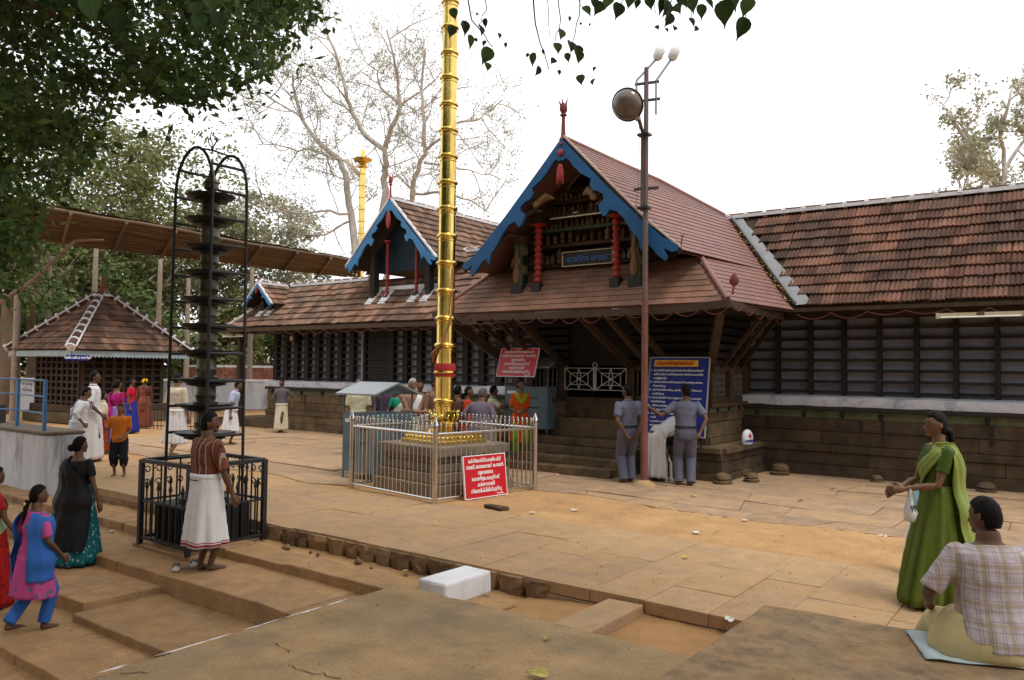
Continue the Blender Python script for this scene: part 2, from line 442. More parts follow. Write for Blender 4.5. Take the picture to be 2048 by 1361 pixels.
tag(m.build("loose_grit", mat("grit", (.27, .175, .1), .95, var=.3, scale=20, rand=.5)), "loose grit and tiny pebbles over paving and steps", kind="stuff")
# ============================================================ the temple
AX = -8.02
M_tile = mat("clay_tile", (.095, .055, .04), .9, var=.42, scale=3.2, bump=.3, bscale=70, rand=.42, hue=(.155, .075, .05), stain=(.04, .033, .028), stain_amt=.8, stain_scale=1.6, spec=.15)
M_tile_l = mat("sunbleached_clay_tile", (.15, .098, .072), .9, var=.42, scale=3.0, bump=.3, bscale=70, rand=.42, hue=(.225, .125, .085), stain=(.08, .058, .042), stain_amt=.7, stain_scale=1.7, spec=.15)
M_copper = mat("copper_shingle", (.205, .1, .08), .6, metal=.0, var=.09, scale=3, rand=.09, hue=(.19, .097, .082), bump=.05, stain=(.17, .088, .07), stain_amt=.45, stain_scale=1.2, spec=.35)
M_copper_shade = mat("gable_shaded_copper_shingle", (.18, .098, .062), .75, var=.2, scale=3, rand=.14, hue=(.205, .1, .068), stain=(.05, .045, .03), stain_amt=.6, stain_scale=1.1, spec=.25)  # copper of the front skirt, with the gable's shade put into its colour
M_mortar = mat("lime_mortar", (.6, .6, .62), .9, var=.14, scale=7, bump=.3, stain=(.3, .29, .28), stain_amt=.45, stain_scale=4)
M_blue = mat("blue_paint", (.006, .08, .22), .6, var=.12, scale=3, stain=(.006, .06, .17), stain_amt=.6, stain_scale=2.5)
M_bluel = mat("light_blue_paint", (.03, .17, .36), .6, var=.12, scale=3, stain=(.02, .1, .22), stain_amt=.6, stain_scale=2.5)
M_red = mat("red_paint", (.26, .02, .016), .55, var=.2, scale=8)
M_darkred = mat("oxide_red_paint", (.15, .03, .025), .7, var=.2, scale=8)
M_wood = mat("dark_timber", (.035, .02, .011), .8, var=.35, scale=5, bump=.3, bscale=30, rand=.25, stretch=(1, 1, .4))
M_wood2 = mat("brown_timber", (.055, .031, .015), .75, var=.3, scale=6, bump=.3, bscale=30, rand=.2, stretch=(1, 1, .4))
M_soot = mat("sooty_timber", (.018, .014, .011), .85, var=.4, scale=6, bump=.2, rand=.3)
M_plaster = mat("eave_shaded_whitewash", (.235, .245, .315), .92, var=.1, scale=5, stain=(.13, .13, .16), stain_amt=.5, stain_scale=3)  # whitewash darkened: the shade under the eaves is put into the colour
M_ledge = mat("lime_ledge", (.50, .50, .54), .92, var=.1, scale=6, bump=.3, bscale=20, stain=(.16, .16, .22), stain_amt=.7, stain_scale=2.2)
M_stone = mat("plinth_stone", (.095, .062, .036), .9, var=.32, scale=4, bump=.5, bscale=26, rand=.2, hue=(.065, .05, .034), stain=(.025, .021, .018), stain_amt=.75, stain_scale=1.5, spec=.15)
M_stone2 = mat("sunlit_plinth_stone", (.15, .1, .055), .9, var=.28, scale=4, bump=.5, bscale=26, rand=.18, hue=(.11, .078, .048), stain=(.04, .035, .025), stain_amt=.6, stain_scale=1.5, spec=.15)  # lighter copy of the plinth stone, sunlight put into its colour
M_soot2 = mat("oil_soot", (.02, .016, .012), .8, var=.3, scale=9)
M_green = mat("faded_green_band", (.12, .135, .075), .9, var=.25, scale=5, stain=(.04, .04, .03), stain_amt=.6, stain_scale=3)
M_gold_p = mat("ochre_paint", (.15, .085, .035), .7, var=.3, scale=14)
M_teal_p = mat("green_painted_wood", (.05, .075, .05), .7, var=.3, scale=10)
M_black = mat("black_paint", (.012, .012, .013), .6, var=.2)
M_wire = mat("red_cable", (.1, .02, .016), .7)
M_tube = mat("fluorescent_tube", (.75, .75, .72), .35, var=.03)
M_cream = mat("cream_enamel", (.45, .38, .26), .5, var=.12, scale=8)

def tile_mesh(w, L, name, m, amp=.03, ridges=3, lift=.055, thick=.03):
    b = MB(); n = ridges * 3
    def pt(i, v, dz): 
        u = w * i / n
        return V((u - w / 2 + .001, v, amp * (.5 - .5 * math.cos(2 * math.pi * ridges * i / n)) + dz))
    top0 = [pt(i, -.01, lift) for i in range(n + 1)]; top1 = [pt(i, L * 1.12, 0.004) for i in range(n + 1)]; lip = [pt(i, -.01, lift - thick) for i in range(n + 1)]
    b.add(top0 + top1 + lip, [(i, i + 1, n + 2 + i, n + 1 + i) for i in range(n)] + [(2 * n + 2 + i, 2 * n + 3 + i, i + 1, i) for i in range(n)])
    return b
def shingle_mesh(w, L):
    b = MB(); t = .014
    b.add([(-w / 2 + .002, 0, t + .004), (w / 2 - .002, 0, t + .004), (w / 2 - .002, L * 1.1, .003), (-w / 2 + .002, L * 1.1, .003), (-w / 2 + .002, 0, 0), (w / 2 - .002, 0, 0)], [(0, 1, 2, 3), (4, 5, 1, 0), (4, 0, 3), (1, 5, 2)])
    return b
def inside(p, poly):
    x, y = p; c = False; n = len(poly)
    for i in range(n):
        x1, y1 = poly[i]; x2, y2 = poly[(i + 1) % n]
        if (y1 > y) != (y2 > y) and x < (x2 - x1) * (y - y1) / (y2 - y1) + x1: c = not c
    return c
class Field:
    def __init__(s, proto, w, e, name, m): s.p = proto; s.w = w; s.e = e; s.name = name; s.m = m; s.items = []
    def add(s, O, U, S, poly, stag=0.0, j=.004, mi=None):
        U, S = V(U).normalized(), V(S).normalized(); Nn = U.cross(S)
        us = [p[0] for p in poly]; ss = [p[1] for p in poly]
        k = 0; v = min(ss)
        while v < max(ss) - s.e * .2:
            u = min(us) - s.w + (s.w * .5 if stag and k % 2 else 0)
            while u < max(us) + s.w:
                if inside((u + s.w / 2, v + s.e * .45), poly):
                    P = V(O) + U * (u + s.w / 2 + R(-j, j)) + S * (v + R(-j, j) * 1.5)
                    a = R(-.03, .03) * (1 if j > .003 else .1)
                    U2 = (U + S * a).normalized(); S2 = Nn.cross(U2)
                    s.items.append((Matrix(((U2.x, S2.x, Nn.x, P.x), (U2.y, S2.y, Nn.y, P.y), (U2.z, S2.z, Nn.z, P.z), (0, 0, 0, 1))), mi))
                u += s.w
            v += s.e; k += 1
    def patch(s, A, B, C, D, mi=0, stag=True):
        """lay pieces on the warped quad A-B (lower edge) D-C (upper edge)"""
        A, B, C, D = map(V, (A, B, C, D)); hgt = ((D - A).length + (C - B).length) / 2; nr = max(1, round(hgt / s.e))
        P = lambda u, v: A.lerp(B, u).lerp(D.lerp(C, u), v)
        for k in range(nr):
            v = k / nr; L = (P(1, v) - P(0, v)).length; nc = max(1, round(L / s.w)); off = .5 if (stag and k % 2) else 0
            for c in range(nc):
                u = (c + .5 + off) / nc
                if u > 1: continue
                p = P(u, v); U2 = (P(min(1, u + .01), v) - P(u - .01, v)).normalized(); S2 = (P(u, v + .01) - p).normalized(); Nn = U2.cross(S2).normalized(); S2 = Nn.cross(U2)
                s.items.append((Matrix(((U2.x, S2.x, Nn.x, p.x), (U2.y, S2.y, Nn.y, p.y), (U2.z, S2.z, Nn.z, p.z), (0, 0, 0, 1))), mi))
    def finish(s, roof, limit=300, mats=None):
        mats = mats or [s.m]
        s.items.sort(key=lambda t: (t[0].translation - CAM).length)
        mes = [s.p.mesh(s.name, m) for m in mats]
        inv = pmat(roof).inverted()
        for M, mi in s.items[:limit]:
            o = bpy.data.objects.new(s.name, mes[mi or 0]); COL.objects.link(o); o.parent = roof
            o.matrix_local = inv @ M
        rest = s.items[limit:]
        if rest:
            b = MB()
            for M, mi in rest:
                b.cur = mi or 0; b.add([M @ p for p in s.p.v], s.p.f)
            tag(b.build("remaining_" + s.name + "s", mats, roof, world=True), kind="stuff")
def deck(b, O, U, S, poly, t=.06):
    U, S = V(U).normalized(), V(S).normalized(); Nn = U.cross(S)
    b.prism(poly, lambda u, v, k: V(O) + U * u + S * v + Nn * k, -.003, -t)
    return b
def ridge_run(parent, p, q, n, tile_m, r=.085, mortar=True):
    """white mortar bed with half-round ridge tiles and lime joints"""
    p, q = V(p), V(q); d = (q - p).normalized(); L = (q - p).length
    m = MB(); m.beam(p + V((0, 0, -.02)), q + V((0, 0, -.02)), r * 2.3, .07)
    m.build("ridge_mortar", M_mortar, parent, world=True)
    for i in range(n):
        a = p + d * (L * i / n + .05); c = p + d * (L * (i + 1) / n - .03)
        m = MB(); m.tube([a, c], [r, r * .92], 8); m.build("ridge_tile", tile_m, parent, world=True, smooth=50)
        e = p + d * (L * i / n + .01); m = MB(); m.tube([e - d * .05, e + d * .04], [r * 1.15, r * 1.2], 8)
        for v_ in m.v: v_ += V((R(-.012, .012), R(-.012, .012), R(-.012, .012)))
        m.build("mortar_joint", M_mortar, parent, world=True)
BARGE = [(0.0, 6.31), (.97, 5.28), (1.73, 4.56), (2.07, 4.26), (2.38, 4.09), (2.36, 4.0), (2.26, 3.98), (2.12, 4.06), (2.18, 3.9), (2.14, 3.84), (2.0, 3.95), (1.86, 4.12), (1.76, 4.16), (1.69, 4.05), (1.64, 4.26), (1.5, 4.41), (1.35, 4.64), (1.2, 4.8), (1.05, 4.84), (.97, 4.73), (.91, 4.75), (.84, 4.87), (.82, 4.96), (.93, 5.03), (.92, 5.13), (.82, 5.2), (.7, 5.24), (.63, 5.34), (.66, 5.45), (.43, 5.59), (.27, 5.75), (.18, 5.87), (.1, 5.93), (.05, 5.88), (0.0, 5.9)]
def barge_boards(parent, ax, y, za, hw, h, m, t=.05, depth=1.0):
    s1 = hw / 2.38; s2 = h / (6.31 - 3.84)
    for sg in (1, -1):
        b = MB()
        poly = [(ax + sg * o * s1 if o else ax + sg * .001, za - (6.31 - z) * s2) for o, z in BARGE]
        b.prism(poly, lambda u, v, k: V((u, k, v)), y - t, y)
        if sg < 0: b.f = [tuple(reversed(f)) for f in b.f]
        bm = bmesh.new(); me = b.mesh("barge_board", m); bm.from_mesh(me)
        bmesh.ops.recalc_face_normals(bm, faces=bm.faces); bm.to_mesh(me); bm.free()
        link("barge_board", me, parent, True)
def flame(parent, c, h, m, r=.035):
    b = MB(); b.lathe([(r * 1.9, 0), (r * 1.2, h * .06), (r, h * .12), (r * .72, h * .5), (r * .8, h * .56), (r * 1.6, h * .6), (r * .9, h * .64), (r * 1.7, h * .72), (r * 1.6, h * .85), (r * 1.1, h * .88)], c, 8)
    for k in range(5):
        a = 2 * math.pi * k / 5
        b.tube([V(c) + V((math.cos(a) * r * 1.1, math.sin(a) * r * 1.1, h * .84)), V(c) + V((math.cos(a) * r * 2.1, math.sin(a) * r * 2.1, h * (.98 if k else 1.0)))], [r * .5, .004], 5)
    b.build("finial", m, parent, world=True, smooth=40)
# ------------------------------------------------------------ entrance porch
PO = thing("entrance_porch", "temple entrance porch with copper shingle gable roof and blue barge boards", "temple porch", (AX, 13.9, 0))
rf = MB()
SL = V((1, 0, 0))
# right and left main slopes, profile from ridge to eave (offset, height)
prof = [(0.0, 6.33), (1.73, 4.58), (2.38, 4.02), (3.22, 3.12)]
roofm = MB()
seg_data = []
for sg in (1, -1):
    for i in range(3):
        (o0, z0), (o1, z1) = prof[i + 1], prof[i]      # lower, upper
        lo, hi = V((AX + sg * o0, 0, z0)), V((AX + sg * o1, 0, z1))
        S = (hi - lo); Ls = S.length; S.normalize()
        U = V((0, 1, 0)) if sg > 0 else V((0, -1, 0))
        seg_data.append((sg, i, lo, U, S, Ls, o0, o1, z0, z1))
def yback(z):   # valley line against the wing roof, then the hip at the back
    if z <= 5.4: return 15.0 + (z - 3.2) * .92
    return 17.03 - (z - 5.4) * .68
fA = Field(shingle_mesh(.21, .155), .21, .155, "shingle", M_copper)
VT, VB = V((-6.62, 17.02, 5.42)), V((-4.55, 14.95, 3.13))
def vline(z): return VT.lerp(VB, (5.42 - z) / 2.29)
prof4 = [(3.22, 3.12), (2.38, 4.02), (1.73, 4.58), (.92, 5.42), (0.0, 6.33)]
backs = [vline(3.13), vline(4.02), vline(4.58), VT, V((AX, 16.4, 6.33))]
for i in range(4):
    (o0, z0), (o1, z1) = prof4[i], prof4[i + 1]
    f0 = 12.34 if i == 0 else 12.3; f1 = 13.2 if i == 0 else 12.3
    A, B, C_, D_ = V((AX + o0, f0, z0)), backs[i], backs[i + 1], V((AX + o1, f1, z1))
    if i == 0: D_ = V((AX + o1, 13.2, z1))
    n = 6; vs = []
    for k in range(n + 1): vs += [A.lerp(B, k / n), D_.lerp(C_, k / n)]
    dn = V((-.035, 0, -.035))
    roofm.add(vs, [(2 * k, 2 * k + 2, 2 * k + 3, 2 * k + 1) for k in range(n)]); roofm.add([v + dn for v in vs], [(2 * k + 1, 2 * k + 3, 2 * k + 2, 2 * k) for k in range(n)])
    fA.patch(A, B, C_, D_)
    # left side, plain
    (p0, q0), (p1, q1) = prof4[i], prof4[i + 1]
    vs = [V((AX - p0, f0, q0)), V((AX - p0, yback(q0), q0)), V((AX - p1, yback(q1) if i < 3 else 16.4, q1)), V((AX - p1, f1, q1))]
    roofm.add(vs, [(3, 2, 1, 0)]); roofm.add([v + V((.035, 0, -.035)) for v in vs], [(0, 1, 2, 3)])
m = MB(); m.add([V((AX, 16.4, 6.33)), VT, V((AX - 1.4, 17.0, 5.42)), VT + V((0, .6, -.8)), V((AX - 1.4, 17.6, 4.6))], [(0, 1, 2), (1, 3, 4, 2)]); m.build("back_hip", M_copper, PO, world=True)
m = MB(); m.tube([(AX, 16.4, 6.35), VT + V((0, 0, .03))], .045, 8); m.build("ridge_cap", M_copper, PO, world=True, smooth=50)
# pale edge strip along the right verge
m = MB(); m.beam((AX + .03, 12.27, 6.36), (AX + 1.76, 12.27, 4.6), .06, .03); m.beam((AX + 1.76, 12.27, 4.6), (AX + 2.4, 12.27, 4.06), .06, .03); m.build("verge_strip", mat("pale_verge", (.4, .31, .25), .7), PO, world=True)
# front skirt under the gable
so, ss = V((AX, 12.3, 3.1)), V((0, .92, .9)).normalized()
sk = [(-3.2, 0), (3.2, 0), (2.3, 1.3), (-2.3, 1.3)]
deck(roofm, so, (1, 0, 0), ss, sk, .05)
fA.add(so, (1, 0, 0), ss, sk, 1, .002, 1)
roof = roofm.build("roof", M_copper, PO, world=True)
fA.finish(roof, 300, [M_copper, M_copper_shade])
# hips and ridge capping
for a, c in (((AX + 3.22, 12.3, 3.15), (AX + 2.36, 13.2, 4.03)), ((AX - 3.22, 12.3, 3.15), (AX - 2.36, 13.2, 4.03)), ((AX, 12.28, 6.35), (AX, 16.4, 6.35))):
    m = MB(); m.tube([a, V(a).lerp(V(c), .5) + V((0, 0, -.015)), c], [.045, .05, .045], 8); m.build("ridge_cap", M_copper, PO, world=True, smooth=50)
# upturned eave fascia boards
for pts in ([(AX - 3.22, 12.27, 3.13), (AX - 2.4, 12.27, 3.03), (AX, 12.27, 3.01), (AX + 2.3, 12.27, 3.03), (AX + 3.25, 12.27, 3.1)], [(AX + 3.25, 12.27, 3.1), (AX + 3.25, 13.3, 3.06), (AX + 3.25, 15.0, 3.06)]):
    m = MB()
    for i in range(len(pts) - 1): m.beam(V(pts[i]) + V((0, 0, -.03)), V(pts[i + 1]) + V((0, 0, -.03)), .045, .13)
    m.build("eave_fascia", M_wood2, PO, world=True)
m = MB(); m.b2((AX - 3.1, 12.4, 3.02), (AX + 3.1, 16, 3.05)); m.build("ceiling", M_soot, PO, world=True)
# corner leaf ornament and small spike
m = MB(); c = V((AX + 3.28, 12.35, 3.22))
m.tube([c, c + V((.02, .02, .16))], [.022, .016], 6); m.lathe([(.02, 0), (.075, .05), (.085, .11), (.05, .17), (.004, .22)], c + V((.02, .02, .13)), 10, sx=1, sy=.35); m.build("eave_ornament", M_darkred, PO, world=True, smooth=50)
m = MB(); m.tube([(AX + 2.4, 12.3, 4.1), (AX + 2.42, 12.3, 4.24), (AX + 2.46, 12.3, 4.29)], [.014, .012, .005], 5); m.tube([(AX + 2.42, 12.3, 4.22), (AX + 2.38, 12.3, 4.29)], [.012, .004], 5); m.build("roof_spike", M_darkred, PO, world=True)
barge_boards(PO, AX, 12.28, 6.31, 2.38, 2.47, M_blue, .06)
for sg in (1, -1):      # dark timber edge behind each barge board
    m = MB(); m.beam((AX + sg * .02, 12.31, 6.26), (AX + sg * 1.75, 12.31, 4.5), .06, .1); m.beam((AX + sg * 1.75, 12.31, 4.5), (AX + sg * 2.4, 12.31, 3.98), .06, .1); m.build("gable_rafter", M_wood, PO, world=True)
flame(PO, (AX, 12.3, 6.3), .78, M_darkred, .045)
# red lotus pendant and boss on the barge boards
m = MB(); m.ball((AX, 12.2, 6.03), (.065, .03, .07), 12, 8); m.build("boss", M_red, PO, world=True, smooth=True)
m = MB(); m.ball((AX, 12.2, 6.2), (.04, .025, .03), 8, 6); m.build("boss", M_red, PO, world=True, smooth=True)
m = MB(); c = V((AX, 12.2, 5.5))
m.lathe([(.01, .32), (.045, .3), (.05, .26), (.07, .2), (.085, .1), (.07, .02), (.02, .0)], c, 12, sy=.4)
for k in range(4): m.tube([c + V((-.06 + .04 * k, 0, .04)), c + V((-.075 + .05 * k, 0, -.06 - .02 * (k % 2)))], [.022, .004], 5)
m.build("pendant", M_red, PO, world=True, smooth=50)
# gable interior: boarded back, carved tiers
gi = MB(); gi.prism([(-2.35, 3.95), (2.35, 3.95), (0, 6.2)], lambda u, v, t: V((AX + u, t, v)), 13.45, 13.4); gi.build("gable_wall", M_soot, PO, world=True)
random.seed(31)
for z, hw, mm in ((4.02, 1.95, M_wood), (4.42, 1.75, M_wood2), (4.74, 1.35, M_teal_p), (4.98, 1.2, M_wood), (5.28, .85, M_wood2), (5.5, .62, M_wood)):
    m = MB(); m.b2((AX - hw, 13.12, z), (AX + hw, 13.4, z + .07)); m.build("carved_beam", mm, PO, world=True)
M_carve = mat('carved_dark_wood', (.06, .034, .016), .7, var=.4, scale=14)
M_carve2 = mat('carved_ochre_wood', (.1, .06, .024), .7, var=.4, scale=14)
def carving(x, y, z, s, mm, kind):
    m = MB()
    if kind == 0: m.lathe([(.05, 0), (.06, .05), (.035, .08), (.055, .12), (.06, .17), (.03, .2), (.02, .24)], (x, y, z), 8)
    elif kind == 1:
        m.lathe([(.045, 0), (.06, .04), (.04, .1), (.02, .13)], (x, y, z), 7)
        for a in (-1, 0, 1): m.tube([(x + a * .02, y, z + .09), (x + a * .06, y, z + .2 + .03 * (a == 0))], [.02, .006], 5)
    else: m.box((x, y, z + .07), (.1, .06, .14), taper=.55); m.ball((x, y - .02, z + .16), .035, 7, 5)
    for p in m.v: p.x = x + (p.x - x) * s; p.z = z + (p.z - z) * s
    m.build("carving", mm, PO, world=True, smooth=45)
for z, hw, n, mm, kd, s in ((4.09, 1.6, 24, M_gold_p, 2, 1.1), (4.49, 1.45, 17, M_gold_p, 0, .9), (4.81, 1.2, 20, M_red, 2, .8), (5.05, .95, 18, M_teal_p, 2, .9), (5.35, .7, 13, M_gold_p, 2, .75)):
    for k in range(n):
        x = AX - hw + 2 * hw * (k + .5) / n
        kk = 1 if (kd == 0 and k in (6, 7, 8)) else kd
        m_ = M_carve if random.random() < .55 else (M_carve2 if random.random() < .7 else (M_darkred if mm is M_red else M_gold_p))
        carving(x, 13.1 + R(-.03, .03), z, s * R(.75, 1.15), m_, kk if random.random() < .6 else random.randint(0, 2))
# lathe-turned red pillars on timber blocks, painted bracket figures on the outer blocks
for x in (-8.9, -7.13):
    m = MB(); pf = [(.07, 3.66)]; z = 3.66
    for k in range(9): pf += [(.05, z + .01), (.082, z + .045), (.086, z + .065), (.082, z + .09), (.05, z + .122)]; z += .125
    pf += [(.06, z + .01), (.15, z + .04), (.17, z + .06), (.15, z + .08), (.08, z + .1)]
    m.lathe(pf, (x, 12.78, 0), 14); m.build("turned_pillar", M_red, PO, world=True, smooth=60)
    m = MB(); m.b2((x - .1, 12.68, 3.36), (x + .1, 12.9, 3.67)); m.build("pillar_block", M_black, PO, world=True, bevel=.008)
    m = MB(); m.b2((x - .115, 12.6, 3.2), (x + .115, 12.95, 3.37)); m.build("pillar_foot", M_darkred, PO, world=True, bevel=.008)
    m = MB(); m.b2((x - .11, 12.66, 4.88), (x + .11, 13.1, 5.0)); m.b2((x - .2, 12.62, 5.0), (x + .2, 13.3, 5.12)); m.build("capital", M_wood, PO, world=True)
for x, sg in ((-9.36, -1), (-6.7, 1)):
    m = MB(); m.b2((x - .14, 12.66, 3.34), (x + .14, 12.95, 3.66)); m.build("pillar_block", M_black, PO, world=True, bevel=.01)
    m = MB(); m.b2((x - .16, 12.58, 3.16), (x + .16, 13.0, 3.35)); m.build("pillar_foot", M_darkred, PO, world=True, bevel=.01)
    m = MB(); m.b2((x - .1, 12.72, 3.66), (x + .1, 12.92, 4.5)); m.build("figure_post", M_teal_p, PO, world=True)
    # carved goddess figure in relief on the post
    m = MB(); c = V((x - .02, 12.7, 3.7))
    m.lathe([(.05, 0), (.075, .08), (.085, .2), (.055, .32), (.07, .42), (.075, .5), (.03, .54), (.045, .58), (.05, .63), (.03, .68), (.045, .7), (.01, .78)], c, 10, sy=.6)
    m.tube([c + V((-.07, 0, .48)), c + V((-.1, -.03, .36)), c + V((-.05, -.05, .3))], [.022, .018, .012], 6); m.tube([c + V((.07, 0, .48)), c + V((.1, -.03, .38)), c + V((.09, -.05, .5))], [.022, .018, .012], 6)
    m.build("bracket_figure", M_gold_p, PO, world=True, smooth=50)
    for k in range(4):
        m = MB(); m.b2((x + .1, 12.74, 3.7 + k * .19), (x + .125, 12.9, 3.85 + k * .19)); m.build("relief_panel", M_gold_p if k % 2 else M_black, PO, world=True)
    m = MB(); m.b2((x - .12, 12.66, 4.5), (x + .12, 13.3, 4.66)); m.build("capital", M_wood2, PO, world=True)
# dragon brackets between barge board and pillars
for sg in (1, -1):
    for (o, z, w_) in ((.62, 5.2, .17), (1.5, 4.55, .14), (.9, 4.98, .12)):
        m = MB(); x = AX + sg * o
        m.tube([(x, 12.4, z), (x - sg * .14, 12.45, z + .1), (x - sg * .3, 12.5, z + .06)], [w_ * .42, w_ * .5, .02], 8); m.ball((x + sg * .03, 12.36, z - .05), (w_ * .5, .05, w_ * .45), 9, 6)
        m.build("dragon_bracket", M_gold_p if o == .62 else M_wood2, PO, world=True, smooth=50)
# tube light in the gable
t = thing("tube_light", "tube light slung across the carved gable of the entrance porch", "tube light", (-8.17, 12.98, 5.0), rad(0), "tube lights")
m = MB(); m.tube([(-.6, 0, -.02), (.6, 0, -.02)], .016, 8); m.build("tube", M_tube, t, smooth=50)
m = MB(); m.b2((-.62, .02, -.02), (.62, .07, .035)); m.build("housing", M_wood2, t)
m = MB(); m.b2((-.05, .0, .03), (.05, .06, .07)); m.build("starter", M_cream, t)
# dark name board with blue letters
t = thing("name_board", "black board with blue letters leaning inside the gable", "sign", (-7.93, 13.06, 4.15), 0)
M_bt = mat("blue_letter", (.03, .1, .28), .5, var=.05)
m = MB(); m.box((0, 0, 0), (1.1, .03, .27)); m.build("board", M_black, t)
for a, c in (((-.56, 0, .14), (.56, 0, .14)), ((-.56, 0, -.14), (.56, 0, -.14)), ((-.56, 0, -.14), (-.56, 0, .14)), ((.56, 0, -.14), (.56, 0, .14))):
    m = MB(); m.beam(a, c, .05, .016); m.build("frame_strip", M_cream, t)
text_mesh("lettering", "അമ്മേ ശരണം", .15, M_bt, t, Matrix.Translation((.08, -.019, -.01)) @ Matrix.Rotation(rad(90), 4, 'X'), bold=.004)
# ------------------------------------------------------------ porch body
def courses(parent, x0, x1, yf, zs, thick, m_, wmin=.7, wmax=1.3, axis='x', fixed=None, name="stone"):
    """stone courses with mouldings; zs = (z0, z1, proud)"""
    for z0, z1, pr in zs:
        x = x0
        while x < x1 - .02:
            w = R(wmin, wmax); e = min(x + w, x1)
            if x1 - e < .25: e = x1
            m = MB()
            if axis == 'x': m.b2((x + .003, yf - pr, z0 + .003), (e - .003, yf + thick, z1 - .003))
            else: m.b2((fixed + pr, x + .003, z0 + .003), (fixed - thick, e - .003, z1 - .003))
            for p in m.v: p += V((R(-.004, .004), R(-.004, .004), R(-.003, .003)))
            m.build(name, m_, parent, world=True, bevel=.007); x = e
pl = MB(); pl.b2((AX - 2.55, 13.5, 0), (AX + 2.6, 16, .5)); plo = pl.build("plinth", M_stone, PO, world=True)
random.seed(41)
Z1 = [(0, .13, .06), (.13, .36, .02), (.36, .5, .04), (.5, .6, .1)]
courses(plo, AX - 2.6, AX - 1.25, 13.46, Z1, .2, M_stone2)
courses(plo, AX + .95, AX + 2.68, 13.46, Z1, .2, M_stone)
courses(plo, 13.46, 15.6, 0, Z1, .2, M_stone, axis='y', fixed=AX + 2.66)
courses(plo, AX - 2.6, AX + 2.6, 13.52, [(.47, .6, 0)], 2.3, M_stone2, .9, 1.5)
# parapet seat wall
bx0, bx1 = AX - 2.2, AX + 2.22
Z2 = [(.6, .72, .05), (.72, 1.02, 0), (1.02, 1.2, .02)]
courses(plo, AX + .75, bx1, 13.9, Z2, .2, M_stone2)
courses(plo, bx0, AX - .95, 13.9, Z2, .2, M_stone2)
courses(plo, 13.9, 15.9, 0, Z2, .2, M_stone2, axis='y', fixed=bx1)
for a, c in (((AX + .75, 13.84, 1.2), (bx1 + .06, 14.1, 1.3)), ((bx0 - .05, 13.84, 1.2), (AX - .95, 14.1, 1.3)), ((bx1 - .2, 14.1, 1.2), (bx1 + .06, 15.9, 1.3))):
    m = MB(); m.b2(a, c); m.build("green_band", M_green, PO, world=True)
for a, c in (((AX + .72, 13.74, 1.3), (bx1 + .16, 14.15, 1.37)), ((bx0 - .15, 13.74, 1.3), (AX - .92, 14.15, 1.37)), ((bx1 - .2, 14.15, 1.3), (bx1 + .16, 15.9, 1.37))):
    m = MB(); m.b2(a, c); m.build("seat_slab", M_wood2, PO, world=True, bevel=.01)
for x in (-7.0, -6.5, -6.05): m = MB(); m.ball((x, 13.83, 1.25), (.04, .045, .045), 7, 5); m.build("bracket", M_soot2, PO, world=True)
for y in (14.2, 14.75, 15.3): m = MB(); m.ball((bx1 + .06, y, 1.25), (.045, .045, .05), 7, 5); m.build("bracket", M_soot2, PO, world=True)
# timber frame, posts, balustrade of turned bars
posts = [(bx0, 13.95), (-9.85, 13.95), (-9.02, 13.95), (-7.4, 13.95), (-6.55, 13.95), (bx1, 13.95), (bx1, 14.9), (bx1, 15.8), (bx0, 15.0)]
for x, y in posts:
    m = MB(); m.b2((x - .08, y - .08, 1.37), (x + .08, y + .08, 2.02)); m.build("post", M_wood2, PO, world=True, bevel=.01)
for a, c in (((bx0, 13.95, 2.02), (-9.02, 13.95, 2.02)), ((-7.4, 13.95, 2.02), (bx1, 13.95, 2.02)), ((bx1, 13.95, 2.02), (bx1, 15.8, 2.02)), ((bx0, 13.95, 1.42), (-9.02, 13.95, 1.42)), ((-7.4, 13.95, 1.42), (bx1, 13.95, 1.42)), ((bx1, 13.95, 1.42), (bx1, 15.8, 1.42))):
    m = MB(); m.beam(a, c, .1, .1); m.build("rail", M_wood2, PO, world=True)
bal = MB(); bal.lathe([(.012, 0), (.024, .05), (.012, .1), (.026, .16), (.014, .22), (.026, .28), (.012, .34), (.026, .4), (.012, .46), (.022, .5)], (0, 0, 0), 7)
bme = bal.mesh("baluster", mat("grey_turned_wood", (.12, .1, .085), .7, var=.2), 50)
inv = pmat(PO).inverted()
def bar(x, y):
    o = link("baluster", bme, PO); o.matrix_local = inv @ Matrix.Translation((x, y, 1.47))
for k in range(6): bar(bx1, 14.12 + k * .11)
for k in range(6): bar(bx1, 15.05 + k * .11)
for k in range(6): bar(-7.28 + k * .11, 13.95)
for k in range(5): bar(-6.43 + k * .11, 13.95)
for k in range(6): bar(-9.74 + k * .11, 13.95)
# upper louvre boards and dark interior
for i, z in enumerate((2.12, 2.28, 2.44, 2.6, 2.76, 2.92)):
    for a, c in (((bx0, 14.0 - i * .0, z), (-8.92, 14.0, z)), ((-7.5, 14.0, z), (bx1 + .02, 14.0, z)), ((bx1, 14.05, z), (bx1, 15.9, z))):
        m = MB(); m.beam(a, c, .03, .11); m.build("louvre_board", M_soot, PO, world=True)
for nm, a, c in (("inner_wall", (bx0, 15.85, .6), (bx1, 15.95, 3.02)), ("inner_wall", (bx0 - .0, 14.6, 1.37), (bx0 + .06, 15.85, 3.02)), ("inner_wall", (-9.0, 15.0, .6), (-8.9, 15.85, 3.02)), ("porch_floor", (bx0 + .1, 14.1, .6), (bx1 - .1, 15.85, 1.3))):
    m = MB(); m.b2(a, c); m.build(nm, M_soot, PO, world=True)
m = MB(); m.b2((-8.92, 14.04, 2.06), (-7.5, 14.08, 3.02)); m.build("lintel_board", M_soot, PO, world=True)
